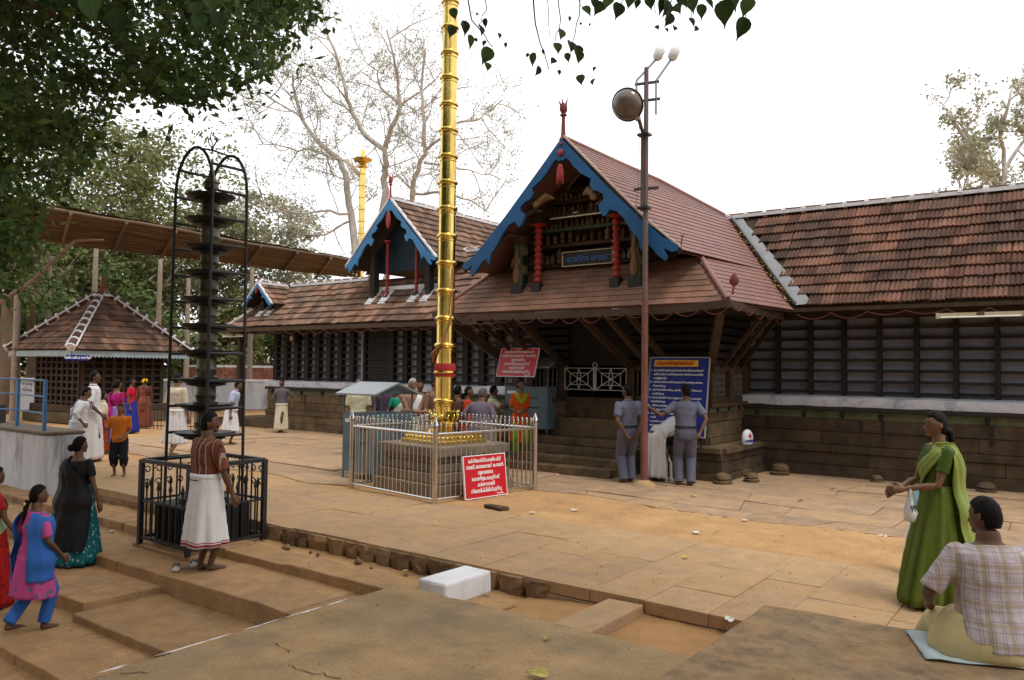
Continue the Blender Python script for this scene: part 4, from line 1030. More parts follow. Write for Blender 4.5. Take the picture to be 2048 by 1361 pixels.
for s in (-1, 1):
    m.tube([V((0, 0, zz)), V((s * .02, 0, zz + .06)), V((s * .07, 0, zz + .1)), V((s * .09, 0, zz + .16)), V((s * .05, 0, zz + .19)), V((s * .04, 0, zz + .15))], .008, 5)
m.tube([V((0, -.235, zz)), V((0, 0, zz + .02)), V((0, .235, zz))], .012, 6); m.tube([V((0, 0, zz)), V((-.01, 0, zz + .12)), V((-.06, 0, zz + .2)), V((-.03, 0, zz + .25)), V((.02, 0, zz + .22))], .007, 5)
m.build("scroll_crest", M_iron, CG, smooth=60)
# iron enclosure
EN = thing("iron_enclosure", "black iron fence box with spear tips around the foot of the lamp tower", "iron fence", (-8.78, 5.5, -.2))
ex, ey = .52, .5
for sx in (-1, 1):
    for sy in (-1, 1):
        m = MB(); m.box((sx * ex, sy * ey, .5), (.055, .055, 1.02)); m.build("corner_post", M_iron, EN)
pts = [(-ex, -ey), (ex, -ey), (ex, ey), (-ex, ey)]
for i in range(4):
    a, c = V((*pts[i], 0)), V((*pts[(i + 1) % 4], 0)); d = (c - a).normalized()
    for z, w in ((1.0, .045), (.52, .025), (.08, .035)):
        m = MB(); m.beam(a + d * .028 + V((0, 0, z)), c - d * .028 + V((0, 0, z)), .025 if z < .9 else .06, w); m.build("rail", M_iron, EN)
    for k in range(1, 8):
        p = a.lerp(c, k / 8); top = .68 if k % 2 else .98
        m = MB(); m.tube([p + V((0, 0, .08)), p + V((0, 0, top))], .011, 6); m.build("picket", M_iron, EN)
        if top < .7:
            m = MB(); m.lathe([(.01, .66), (.024, .7), (.004, .78)], p, 6); m.build("spear_tip", M_iron, EN)
    if i in (3, 2):
        for r_ in (.72, .88):
            for k in range(7):
                p = a.lerp(c, (k + .5) / 7) + V((0, 0, r_)); m = MB(); d2 = d
                m.tube([p + (d2 * math.cos(t_) + V((0, 0, 1)) * math.sin(t_)) * .05 * (1 - .07 * q) for q, t_ in ((q, q * .75) for q in range(10))], .008, 5); m.build("scroll", M_iron, EN)
inner = [(-.4, -.38), (.4, -.38), (.4, .38), (-.4, .38)]
m = MB(); m.b2((-.4, -.38, .06), (.4, .38, .5)); m.build("oil_tank", M_iron, EN)
for i in range(4):
    a, c = V((*inner[i], 0)), V((*inner[(i + 1) % 4], 0))
    for k in range(11): p = a.lerp(c, (k + .5) / 11); m = MB(); m.tube([p * 1.02 + V((0, 0, .06)), p * 1.02 + V((0, 0, .5))], .014, 5); m.build("tank_rib", M_iron, EN)
m = jitter_box(-9.45, -8.2, 4.98, 6.05, -.42, -.2, .01); tag(m.build("lamp_plinth", M_step, bevel=.015), "low worn stone base under the iron enclosure", "stone base")
# ------------------------------------------------------------ grey booths
def booth(label, loc, w, d, hb, hr, rz=0):
    t = thing("guard_booth", label, "booth", loc, rz, "grey booths")
    for x in (-1, 1):
        for y in (-1, 1): m = MB(); m.box((x * (w / 2 - .012), y * (d / 2 - .012), hr / 2), (.025, .025, hr)); m.build("corner_post", M_booth, t)
    for a, c in (((-w / 2, -d / 2, .12), (w / 2, -d / 2 + .012, hb)), ((-w / 2, d / 2 - .012, .12), (w / 2, d / 2, hb)), ((-w / 2, -d / 2 + .012, .12), (-w / 2 + .012, d / 2 - .012, hb)), ((w / 2 - .012, -d / 2 + .012, .12), (w / 2, d / 2 - .012, hb))):
        m = MB(); m.b2(a, c); m.build("panel", M_booth, t)
    m = MB(); m.b2((-w / 2 + .015, -d / 2 + .015, hb - .03), (w / 2 - .015, d / 2 - .015, hb - .005)); m.build("counter", M_booth, t)
    ov = .1; rh = .2
    for s in (-1, 1):
        m = MB(); m.prism([(s * (d / 2 + ov), hr - .03), (0, hr + rh - .03), (0, hr + rh), (s * (d / 2 + ov), hr)], lambda u, v, k: V((k, u, v)), -w / 2 - ov, w / 2 + ov)
        if s > 0: m.f = [tuple(reversed(f)) for f in m.f]
        m.build("roof_sheet", M_boothroof, t)
    for s in (-1, 1):
        m = MB(); m.prism([(-d / 2, hr - .01), (d / 2, hr - .01), (0, hr + rh - .06)], lambda u, v, k: V((k, u, v)), s * (w / 2 - .01) - .006, s * (w / 2 - .01) + .006); m.build("gable_panel", M_booth, t)
    m = MB(); m.b2((-w / 2 + .06, -d / 2 - .004, hb - .16), (-w / 2 + .3, -d / 2 - .001, hb - .1)); m.build("nameplate", M_signwhite, t)
    for z in (.55, .75): m = MB(); m.b2((w * .08, -d / 2 - .01, hb * z), (w * .3, -d / 2 - .001, hb * z + .02)); m.build("slot", M_black, t)
    return t
b1 = px(680, 955, z=0)
booth("grey metal booth beside the left of the steel railing", (b1.x + .42, b1.y + .5, 0), .8, .95, 1.15, 1.5)
booth("grey metal booth on the porch plinth under the tilted red board", (-9.72, 13.85, .6), 1.1, .6, 1.0, 1.42)
# ------------------------------------------------------------ blue notice board
bw, bh = 1.15, 1.42
t = thing("notice_board", "tall blue notice board with yellow heading leaning at the porch", "notice board", (-6.74, 13.22, .8))
B = Matrix.Rotation(rad(-9), 4, 'X')
def putb(m_, nm, mt): m_.v = [B @ p for p in m_.v]; return m_.build(nm, mt, t)
m = MB(); m.b2((0, 0, 0), (bw, .025, bh)); putb(m, "board", M_signblue)
for a, c in (((-.02, -.006, -.02), (bw + .02, .03, 0)), ((-.02, -.006, bh), (bw + .02, .03, bh + .02)), ((-.02, -.006, 0), (0, .03, bh)), ((bw, -.006, 0), (bw + .02, .03, bh))):
    m = MB(); m.b2(a, c); putb(m, "frame_strip", M_grey)
for x in (.06, bw - .06): m = MB(); m.b2((x - .02, .03, -.22), (x + .02, .06, bh * .9)); putb(m, "stand_leg", M_wood)
m = MB(); m.b2((.08, -.004, bh - .16), (bw - .2, -.0005, bh - .04)); putb(m, "heading_panel", M_yel)
T4 = lambda x, z, y=-.006: B @ Matrix.Translation((x, y, z)) @ Matrix.Rotation(rad(90), 4, 'X')
def fit(o, w):
    xs = [v.co.x for v in o.data.vertices]; a, b_ = min(xs), max(xs); k = w / (b_ - a)
    for v in o.data.vertices: v.co.x = a + (v.co.x - a) * k
o = text_mesh("heading", "ഭക്തജനങ്ങളുെട ്രശദ്ധക്ക്", .095, M_signred, t, T4(.12, bh - .1), 'LEFT', bold=.004); fit(o, .75)
rules = [("1", "ദർശനത്തിന് വരുന്ന ഭക്തജനങ്ങൾ ്രശദ്ധിേക്കണ്ടതാണ്"), ("", "ഷർട്ട്, ബനിയൻ, പാന്റ്സ് മുതലായവ ധരിച്ച് ്രപേവശനമില്ല"), ("", "പാടുള്ളതല്ല"), ("2", "േക്ഷ്രതത്തിനകത്ത് െമാൈബൽ േഫാൺ ഉപേയാഗം"), ("", "നിേരാധിച്ചു"), ("3", "േക്ഷ്രതത്തിനകത്തും പുറത്തും പുകവലി നിേരാധനം"), ("", "പാലിക്കുക"), ("4", "നടപ്പന്തലിൽ ആനകളുെട അടുത്ത് േപാകരുത്"), ("", "്രശദ്ധിക്കുക"), ("5", "പരിസരം ശുചിയായി സൂക്ഷിക്കുക, സഹകരിക്കുക"), ("", "വഴിപാടുകൾ കൗണ്ടറിൽ"), ("6", "വാഹനങ്ങൾ നിശ്ചിത സ്ഥലത്ത് നിർത്തുക"), ("", "നന്ദി"), ("7", "േദവസ്വം അറിയിപ്പ്"), ("", "ഭക്തജനങ്ങൾ")]
for i, (n_, s) in enumerate(rules):
    z = bh - .235 - i * .073
    if n_: text_mesh("lettering", n_, .05, M_signwhite, t, T4(.02, z), 'LEFT', bold=.002)
    o = text_mesh("lettering", s, .046, M_signwhite, t, T4(.08, z), 'LEFT', bold=.0012)
    xs = [v.co.x for v in o.data.vertices]
    fit(o, min(.98, (max(xs) - min(xs)) * .9))
# ------------------------------------------------------------ lamp post
M_post = mat("rusty_red_post", (.17, .062, .045), .65, var=.25, scale=5, stain=(.07, .05, .045), stain_amt=.6, stain_scale=3)
M_postg = mat("weathered_grey_post", (.09, .08, .075), .6, var=.2, scale=6, hue=(.13, .07, .055))
LPp = px(1289, 800, Y=12.15); LPp.z = 0
LK = LPp.y / 13.35
def hz(z): return 1.95 + (z - 1.95) * LK if z > 1.95 else z
LP = thing("lamp_post", "tall rusty lamp post with one big dome lamp and two small lamps on top", "lamp post", LPp)
m = MB(); m.tube([(0, 0, -.02), (0, 0, 3.179)], [.062, .055], 14); m.build("lower_pole", M_post, LP, smooth=50)
m = MB(); m.tube([(0, 0, 3.179), (0, 0, 5.272), (0, 0, 7.229)], [.05, .045, .04], 12); m.build("upper_pole", M_postg, LP, smooth=50)
dl = px(1255, 210, d=14.6 * LK) - LPp; dl2 = px(1278, 240, d=14.65 * LK) - LPp; rv = V((_r.x, _r.y, 0))
m = MB(); m.tube([(-.06 * rv.x, -.06 * rv.y, 4.726), (-.06 * rv.x, -.06 * rv.y, 6.091), dl2], [.032, .032, .032], 8); m.build("lamp_arm", M_postg, LP, smooth=50)
for z in (4.771, 6.046): m = MB(); m.b2((-.16 * abs(rv.x), -.09, z - .02), (.08, .07, z + .02)); m.build("clamp", M_iron, LP)
ld = (-_r * .45 - _f * .72 - V((0, 0, 1)) * .38).normalized(); q = ld.to_track_quat('Z', 'Y').to_matrix()
m = MB(); m.lathe([(.02, .17), (.13, .155), (.21, .11), (.255, .04), (.262, 0)], dl, 24, rot=q); m.build("lens", mat("dusty_lens", (.13, .105, .085), .18, var=.2, scale=3, spec=.6), LP, smooth=50)
m = MB(); m.lathe([(.262, -.005), (.275, -.008), (.27, -.04), (.23, -.12), (.15, -.19), (.03, -.22)], dl, 24, rot=q); m.build("hood", mat("white_enamel_hood", (.62, .63, .63), .4, var=.08), LP, smooth=50)
m = MB(); m.lathe([(.268, .012), (.285, .005), (.285, -.012), (.268, -.015)], dl, 24, rot=q); m.build("rim", M_iron, LP, smooth=50)
m = MB(); m.tube([dl2, dl2.lerp(dl, .6)], [.05, .075], 10); m.build("lamp_neck", M_grey, LP, smooth=50)
for z, a, b_ in ((6.655, -.18, .24), (6.956, -.2, .22)):
    m = MB(); m.beam(rv * a + V((0, 0, z - .03)), rv * b_ + V((0, 0, z + .03)), .04, .04); m.build("cross_bar", M_iron, LP)
for s, e in ((-.17, .17), (.17, .43)):
    m = MB(); m.tube([rv * s + V((0, 0, 6.410 if s > 0 else 6.592)), rv * s + V((0, 0, 7.001)), rv * e + V((0, 0, 7.383))], .022, 7); m.build("small_arm", M_grey, LP, smooth=50)
    a, c = rv * e + V((0, 0, 7.365)), rv * (e + .09) + V((0, 0, 7.593)); m = MB(); m.tube([a, a.lerp(c, .2), a.lerp(c, .75), c], [.045, .085, .095, .05], 10); m.build("small_lamp", mat("frosted_glass", (.62, .63, .62), .35, var=.1), LP, smooth=50)
m = MB(); m.beam(rv * -.2 + V((0, 0, 5.090)), rv * .22 + V((0, 0, 5.126)), .05, .045); m.build("step_bar", M_wood, LP)
m = MB(); m.tube([dl2 + V((0, 0, -.02)), dl2 + V((.02, 0, -.6)), dl2 + V((-.02, 0, -.75)), dl2 + V((0, 0, -1.2)), dl2 + V((-.1, 0, -1.65)), V((-.02, 0, 4.771))], .004, 4); m.build("wire", M_iron, LP)
m = MB(); m.lathe([(.24, -.03), (.2, .03), (.14, .07), (.08, .1)], (0, 0, 0), 12); m.build("footing", M_conc, LP, smooth=40)
# ------------------------------------------------------------ white iron gate
G = thing("iron_gate", "low white wrought iron gate across the porch doorway", "gate", (-8.2, 13.84, 1.56))
M_wiron = mat("white_painted_iron", (.45, .45, .44), .5, var=.15, scale=9)
for x0, x1 in ((-.72, -.03), (.03, .72)):
    for a, c in (((x0, 0), (x1, 0)), ((x0, .44), (x1, .44)), ((x0, 0), (x0, .44)), ((x1, 0), (x1, .44)), ((x0 + .13, .1), (x1 - .13, .1)), ((x0 + .13, .34), (x1 - .13, .34)), ((x0 + .13, .1), (x0 + .13, .34)), ((x1 - .13, .1), (x1 - .13, .34)), ((x0, 0), (x0 + .13, .1)), ((x1, 0), (x1 - .13, .1)), ((x0, .44), (x0 + .13, .34)), ((x1, .44), (x1 - .13, .34)), ((x0 + .13, .1), (x1 - .13, .34)), ((x0 + .13, .34), (x1 - .13, .1))):
        m = MB(); m.tube([(a[0], 0, a[1]), (c[0], 0, c[1])], .009, 6); m.build("bar", M_wiron, G)
    cx = (x0 + x1) / 2
    for s in (-1, 1): m = MB(); m.tube([(cx + s * .045 * math.sin(math.pi * k / 8), -.01, .44 * k / 8) for k in range(9)], .009, 6); m.build("curved_bar", M_wiron, G)
    m = MB(); m.lathe([(.028, -.012), (.034, 0), (.028, .012)], (cx, -.01, .22), 10, rot=Matrix.Rotation(rad(90), 3, 'X')); m.build("rosette", M_wiron, G)
m = MB(); m.tube([(0, 0, -.02), (0, 0, .45)], .016, 8); m.tube([(0 + .05 * math.cos(a), 0, .5 + .05 * math.sin(a)) for a in (k * math.pi / 6 for k in range(13))], .012, 6); m.build("meeting_post", M_wiron, G)
# ------------------------------------------------------------ plastic stool, white bag
S = thing("plastic_stool", "white plastic stool beside the rusty lamp post", "stool", (-6.32, 12.95, 0), .2)
M_plas = mat("white_plastic", (.62, .6, .53), .4, var=.06, scale=5)
m = MB(); m.box((0, 0, .44), (.3, .3, .03), taper=.94); m.build("seat", M_plas, S, bevel=.012)
for x in (-1, 1):
    for y in (-1, 1):
        m = MB(); m.loft([[V((x * (a - w), y * (a - w), z)), V((x * (a + w), y * (a - w), z)), V((x * (a + w), y * (a + w), z)), V((x * (a - w), y * (a + w), z))] for a, w, z in ((.175, .017, 0), (.165, .022, .3), (.125, .03, .38), (.115, .032, .43))])
        if x * y < 0: m.f = [tuple(reversed(f)) for f in m.f]
        m.build("leg", M_plas, S, bevel=.004)
for a in range(4):
    rot = Matrix.Rotation(a * math.pi / 2, 3, 'Z'); m = MB(); m.box((0, -.142, .395), (.26, .012, .06)); m.v = [rot @ p for p in m.v]; m.build("apron", M_plas, S)
W = thing("white_bag", "white rounded bag with a red star standing on the porch plinth", "bag", (-5.32, 14.62, .6), rad(70))
m = MB(); rr = []
for z, a, b_ in ((0, .13, .06), (.04, .14, .07), (.14, .142, .072), (.2, .125, .06), (.25, .085, .04), (.275, .03, .015)): rr.append([V((a * math.cos(2 * math.pi * k / 20) * (1 if abs(math.cos(2 * math.pi * k / 20)) < .9 else .98), b_ * math.sin(2 * math.pi * k / 20), z)) for k in range(20)])
m.loft(rr); m.build("body", mat("white_cloth_bag", (.62, .63, .68), .7, var=.06), W, smooth=50)
m = MB()
for k in range(8): a = k * math.pi / 4; m.tube([V((0, -.074, .16)), V((.05 * math.cos(a), -.074, .16 + .05 * math.sin(a)))], [.012, .003], 5)
m.build("red_star", M_signred, W)
text_mesh("lettering", "കാണിക്ക", .06, M_signblue, W, Matrix.Translation((0, -.076, .065)) @ Matrix.Rotation(rad(90), 4, 'X'), bold=.004)
m = MB(); m.b2((-6.55, 13.5, .6), (-6.1, 13.75, .84)); m.v = [p + V((R(-.04, .04), R(-.03, .03), R(-.04, .02))) for p in m.v]; tag(m.build("black_bag", M_black, bevel=.05), "black bag on the plinth below the blue notice board", "bag")
# ------------------------------------------------------------ slippers by the striped man
M_slip = mat("worn_white_rubber", (.5, .5, .47), .7, var=.15, scale=12)
def slipper(label, c, rz):
    t = thing("slipper", label, "slipper", c, rz, "slippers on the step")
    out = [(.0, -.12), (.035, -.1), (.038, -.03), (.035, .03), (.045, .09), (.03, .125), (0, .135), (-.035, .12), (-.04, .07), (-.032, .0), (-.036, -.07), (-.03, -.11)]
    m = MB(); m.prism(out, lambda u, v, k: V((u, v, k)), .004, .024); m.f = [tuple(reversed(f)) for f in m.f]; m.build("sole", M_slip, t, bevel=.004)
    for s in (-1, 1): m = MB(); m.tube([(0, .075, .028), (s * .02, .05, .048), (s * .037, -.005, .03)], .007, 5); m.build("strap", M_black, t)
slipper("worn white slipper, the left one of the pair by the barefoot man", px(353, 1139, z=-.235), rad(55))
slipper("worn white slipper touching the heel of the barefoot man", px(388, 1131, z=-.235), rad(48))
# ------------------------------------------------------------ white platform wall with blue rail, left
wp = V((-13.3, 5.7, -.3))
T = thing("white_platform", "whitewashed masonry platform with a grimy top at the left", "platform", wp)
M_wall_old = mat("stained_whitewash", (.56, .57, .61), .9, var=.12, scale=2.5, bump=.3, bscale=14, stain=(.13, .125, .14), stain_amt=.75, stain_scale=1.3, stretch=(1.5, 1.5, .4))
m = MB(); m.b2((-5, 0, 0), (-.3, .6, 1.1))
for p in m.v: p += V((R(-.02, .02), R(-.02, .02), 0))
m.build("masonry", M_wall_old, T, bevel=.04)
m = MB(); m.b2((-5.03, -.03, 1.1), (-.28, .62, 1.15)); m.build("top_slab", mat("grimy_slab", (.14, .105, .075), .9, var=.3, scale=4, bump=.4), T, bevel=.02)
T = thing("blue_rail", "blue painted tube rail standing on the white platform", "railing", (-13.5, 5.9, .85))
M_bl = mat("blue_rail_paint", (.02, .13, .33), .45, var=.15, scale=9)
rb = [px(88, 862, z=.85) - V((-13.5, 5.9, .85)), px(34, 852, z=.85) - V((-13.5, 5.9, .85))]
rb.append(rb[1] + V((-2.4, -.35, 0)))
for p in rb: m = MB(); m.box(p + V((0, 0, .42)), (.05, .05, .85)); m.build("post", M_bl, T)
for z in (.28, .56, .83):
    for i in range(2): m = MB(); m.tube([rb[i] + V((0, 0, z)), rb[i + 1] + V((0, 0, z))], .014, 7); m.build("rail", M_bl, T)
d = (rb[0] - rb[1]).normalized(); c = rb[0].lerp(rb[1], .62) + V((-13.5, 5.9, .85 + .7))
T = thing("blue_sign", "small blue sign with white letters hung on the blue rail", "sign", c, math.atan2(d.y, d.x))
m = MB(); m.box((0, -.02, 0), (.5, .01, .14)); m.build("plate", M_signblue, T)
text_mesh("lettering", "അന്നദാനം", .11, M_signwhite, T, Matrix.Translation((0, -.027, -.0)) @ Matrix.Rotation(rad(90), 4, 'X'), bold=.004)
T = thing("black_sign", "small black sign with white letters at the left edge, below the blue rail", "sign", px(4, 845, z=.86), rad(-40))
m = MB(); m.box((0, 0, .16), (.32, .015, .34)); m.build("plate", M_black, T)
text_mesh("lettering", "േപാ\nവാങ്ങ", .11, M_signwhite, T, Matrix.Translation((0.02, -.01, .17)) @ Matrix.Rotation(rad(90), 4, 'X'), bold=.003)
# ------------------------------------------------------------ tiled pavilion at the left
PC = V((-28.3, 13.6, 0)); PR = rad(3)
PV = thing("tiled_pavilion", "small square pavilion with pyramid tile roof and white hip lines", "pavilion", PC, PR)
hw = 2.14; ez = 2.42; az = 4.45
rm = MB(); rm.add([(-hw, -hw, ez), (hw, -hw, ez), (hw, hw, ez), (-hw, hw, ez), (0, 0, az), (0, 0, az - .12), (-hw + .1, -hw + .1, ez - .04), (hw - .1, -hw + .1, ez - .04), (hw - .1, hw - .1, ez - .04), (-hw + .1, hw - .1, ez - .04)], [(0, 1, 4), (1, 2, 4), (2, 3, 4), (3, 0, 4), (6, 5, 7), (7, 5, 8), (8, 5, 9), (9, 5, 6)])
pro = rm.build("roof", M_wood, PV)
f = Field(tile_mesh(.228, .3, "tile", M_tile), .228, .3, "tile", M_tile_l)
rotm = Matrix.Rotation(PR, 3, 'Z')
random.seed(71)
for k in range(4):
    rk = Matrix.Rotation(PR + k * math.pi / 2, 3, 'Z'); O = PC + rk @ V((0, -hw, ez)); S_ = rk @ V((0, hw, az - ez)); L_ = S_.length
    f.add(O, rk @ V((1, 0, 0)), S_, [(-hw, 0), (hw, 0), (0, L_)], 0, .006)
f.finish(pro, 300)
for k in range(4):
    rk = Matrix.Rotation(k * math.pi / 2, 3, 'Z'); a = rk @ V((-hw - .02, -hw - .02, ez + .03)); c = rk @ V((-.12, -.12, az + .02)); n = 9
    for s in (-1, 1):
        off = (rk @ V((s * .11, -s * .11, .075))); m = MB(); m.tube([a + off, c + off * .6], .032, 6); m.build("hip_mortar", M_mortar, PV)
    for i in range(n):
        p, q = a.lerp(c, (i + .1) / n) + V((0, 0, .03)), a.lerp(c, (i + .85) / n) + V((0, 0, .03)); m = MB(); m.tube([p, q], [.13, .125], 9); m.build("hip_tile", M_tile, PV, smooth=50)
        p = a.lerp(c, i / n) + V((0, 0, .03)); q = p + (c - a).normalized() * .07; m = MB(); m.tube([p, q], [.142, .142], 9); m.build("mortar_joint", M_mortar, PV, smooth=50)
m = MB(); m.lathe([(.28, az - .02), (.26, az + .06), (.17, az + .08), (.16, az + .2), (.09, az + .22), (.13, az + .3), (.1, az + .36), (.05, az + .38), (.09, az + .45), (.05, az + .5), (.035, az + .52), (.06, az + .57), (.01, az + .75)], (0, 0, 0), 14); m.build("finial", mat("terracotta", (.2, .085, .055), .8, var=.2), PV, smooth=40)
m = MB(); m.lathe([(.34, az - .08), (.3, az + .0), (.2, az + .03)], (0, 0, 0), 14); m.build("finial_mortar", M_mortar, PV, smooth=40)
M_fas = mat("pale_blue_tin", (.28, .35, .38), .6, var=.12, scale=5, stain=(.2, .2, .18), stain_amt=.4)
for k in range(4):      # scalloped tin fascia
    rk = Matrix.Rotation(k * math.pi / 2, 3, 'Z'); n = 66; top = []; bot = []
    for i in range(n + 1):
        x = -hw + .05 + (2 * hw - .1) * i / n; top.append(rk @ V((x, -hw + .04, ez - .02))); bot.append(rk @ V((x, -hw + .04, ez - .24 + (.05 if i % 2 else 0))))
    m = MB(); m.add(top + bot, [(i, n + 1 + i, n + 2 + i, i + 1) for i in range(n)]); m.build("tin_fascia", M_fas, PV)
    if k < 4:
        for i in range(9):
            p = rk @ V((-1.4 + 2.8 * i / 8, -1.45, 0)); m = MB(); m.box(p + V((0, 0, 1.3)), (.11, .11, 2.3), rz=k * math.pi / 2); m.build("post", M_wood, PV)
        for i in range(8):
            for z in (.7, .92, 1.14, 1.36, 1.58, 1.8, 2.02):
                p = rk @ V((-1.4 + 2.8 * (i + .5) / 8, -1.45, z)); m = MB(); m.box(p, (.238, .08, .07), rz=k * math.pi / 2); m.build("slat", M_wood, PV)
m = MB(); m.b2((-1.38, -1.38, .3), (1.38, 1.38, 2.35)); m.build("core", M_soot, PV)
m = MB(); m.b2((-1.75, -1.75, 0), (1.75, 1.75, .35)); m.build("plinth", M_stone2, PV, bevel=.03)
m = MB(); m.b2((-1.6, -1.6, .35), (1.6, 1.6, .6)); m.build("plinth", M_stone, PV, bevel=.03)
c = px(156, 716, d=25.05)
T = thing("blue_sign", "small blue sign with white letters on the pavilion fascia", "sign", c, PR + math.pi / 2)
m = MB(); m.box((0, 0, 0), (.72, .02, .17)); m.build("plate", M_signblue, T)
text_mesh("lettering", "വഴിപാട് കൗണ്ടർ", .1, M_signwhite, T, Matrix.Translation((0, -.015, 0)) @ Matrix.Rotation(rad(90), 4, 'X'), bold=.003)
# low iron fence beside the pavilion
T = thing("low_iron_fence", "low black iron fence beside the pavilion", "iron fence", px(300, 858, z=0), rad(30))
for k in range(16): m = MB(); m.tube([(k * .12, 0, 0), (k * .12, 0, .72)], .012, 5); m.build("bar", M_iron, T)
for z in (.1, .66): m = MB(); m.tube([(0, 0, z), (1.8, 0, z)], .016, 6); m.build("rail", M_iron, T)
# ------------------------------------------------------------ bamboo canopy on tall poles
M_bam = mat("weathered_bamboo", (.13, .085, .055), .8, var=.35, scale=5, rand=.35, stretch=(1, .3, 1))
M_thatch = mat("cane_matting", (.16, .105, .065), .9, var=.35, scale=3, rand=.2)
CP = thing("bamboo_canopy", "long bamboo and cane canopy carried high on poles beyond the pavilion", "canopy", (-28, 17, 0))
n0, n1, f0, f1 = V((-24.6, 9.0, 6.55)), V((-25.1, 22.6, 6.45)), V((-31.2, 11.5, 6.5)), V((-29.1, 25.9, 6.4))
random.seed(81)
for k in range(34):
    u = k / 33; a, c = n0.lerp(f0, u), n1.lerp(f1, u); P = [a.lerp(c, q / 10) + V((R(-.03, .03), 0, R(-.04, .04))) for q in range(11)]
    P[0] += (a - c).normalized() * R(-.3, .5); P[-1] += (c - a).normalized() * R(-.4, .6)
    m = MB(); m.tube(P, [R(.045, .07)] * 11, 6); m.build("bamboo_pole", M_bam, CP, world=True)
m = MB(); n = 30; vs = []
for j in range(n + 1):
    for i in range(9): vs.append(n0.lerp(n1, j / n).lerp(f0.lerp(f1, j / n), i / 8) + V((0, 0, .1 + R(-.03, .03))))
m.add(vs, [(j * 9 + i, j * 9 + i + 1, (j + 1) * 9 + i + 1, (j + 1) * 9 + i) for j in range(n) for i in range(8)]); m.build("matting", M_thatch, CP, world=True)
for k in range(9):
    u = k / 8; a, c = n0.lerp(n1, u) + V((.3, 0, -.1)), f0.lerp(f1, u) + V((0, 0, -.1)); m = MB(); m.tube([a, c], .055, 7); m.build("cross_pole", M_bam, CP, world=True)
M_palm = mat("areca_trunk", (.26, .21, .17), .85, var=.25, scale=4, rand=.15, stretch=(1, 1, 3))
for i, (x, yb, dd, zt_) in enumerate(((185, 0, 31.5, 8.1), (92, 0, 33, 6.6), (315, 0, 33.5, 6.5), (500, 0, 36, 6.5), (615, 0, 38, 6.9), (372, 0, 36, 6.5), (30, 0, 27, 6.5))):
    p = px(x, 735, d=dd); m = MB(); m.tube([(p.x, p.y, 0), (p.x + R(-.05, .05), p.y, 3), (p.x, p.y, zt_)], [.13, .11, .09], 9); m.build("pole", M_palm, CP, world=True, smooth=50)
m = MB(); a, c = px(-30, 625, d=24), px(150, 482, d=24.5); m.tube([a, a.lerp(c, .5) + V((0, 0, -.2)), c], [.08, .07, .05], 7); m.tube([c, px(208, 480, d=24.6)], [.05, .03], 6); m.build("brace", M_bam, CP, world=True)
# ------------------------------------------------------------ second golden mast in the inner court
gp = px(721, 560, d=36); T = thing("golden_mast", "slim golden mast with a flared top behind the left wing", "flagstaff", (gp.x, gp.y, 0))
zb = lambda y: px(721, y, d=36).z
m = MB(); pf = [(.15, 0)]; z = 1.0
while z < zb(335): pf += [(.135, z - .05), (.17, z - .03), (.17, z + .03), (.135, z + .05)]; z += .55
m.lathe(pf + [(.12, zb(335))], (0, 0, 0), 16); m.build("shaft", M_gold, T, smooth=35)
z = zb(335); m = MB(); m.lathe([(.12, z), (.24, z + .06), (.2, z + .14), (.14, z + .2), (.24, z + .28), (.4, z + .36), (.44, z + .42), (.2, z + .48), (.12, z + .55), (.1, z + .8), (.02, z + .95)], (0, 0, 0), 18); m.build("flared_top", M_gold, T, smooth=35)
m = MB(); m.beam(V((-.1, 0, zb(350))), px(690, 320, d=36) - V((gp.x, gp.y, 0)), .12, .16); m.build("side_arm", M_cream, T)
# brick wall and white wall far behind
T = thing("brick_wall", "low red brick wall beyond the far end of the left wing", "wall", (-34, 24, 0), rad(20))
M_brick = mat("red_brick", (.2, .075, .045), .9, var=.25, scale=5, rand=.25); random.seed(91)
bb = MB(); bb.box((0, 0, 0), (.42, .2, .19)); bmeb = bb.mesh("brick", M_brick)
for r_ in range(9):
    for k in range(20):
        o = link("brick", bmeb, T); o.location = (-4.6 + k * .45 + (.22 if r_ % 2 else 0), R(-.01, .01), .12 + r_ * .21)
m = MB(); m.b2((-4.9, -.06, 0), (4.8, .08, 2.0)); m.build("mortar_bed", M_mortar, T)
T = thing("white_wall", "low whitewashed wall behind the pavilion at the far left", "wall", (-38, 11, 0), rad(55))
m = MB(); m.b2((-9, 0, 0), (14, .25, 1.25)); m.build("masonry", M_wall_old, T, bevel=.03)
m = MB(); m.b2((-9, -.05, 1.25), (14, .3, 1.36)); m.build("coping", M_white, T, bevel=.03)
# ============================================================ trees
def leafmat(name, col, var=.3, rand=.4, trans=.35, hue=None):
    return mat(name, col, .5, var=var, scale=4, rand=rand, trans=trans, hue=hue, spec=.3)
M_bark = mat("grey_bark", (.43, .385, .345), .95, var=.3, scale=4, bump=.6, bscale=14, stretch=(1, 1, .4))  # bark lightened, distance haze put into its colour
M_barkb = mat("brown_bark", (.12, .08, .05), .95, var=.35, scale=4, bump=.6, bscale=14, stretch=(1, 1, .4))
M_lf_dark = leafmat("deep_green_leaf", (.05, .095, .024), .4, .6, .5, (.085, .13, .032))
M_lf_olive = leafmat("olive_leaf", (.16, .18, .065), .35, .45, .5, (.21, .21, .085))
M_lf_mid = leafmat("mid_green_leaf", (.07, .12, .03), .35, .45, .4, (.11, .145, .045))
M_lf_pale = leafmat("pale_leaf", (.3, .31, .19), .3, .4, .5, (.38, .36, .25))  # leaves paled too, with the air haze put into the colour
M_lf_peepal = leafmat("peepal_leaf", (.028, .06, .016), .3, .5, .35, (.045, .085, .022))
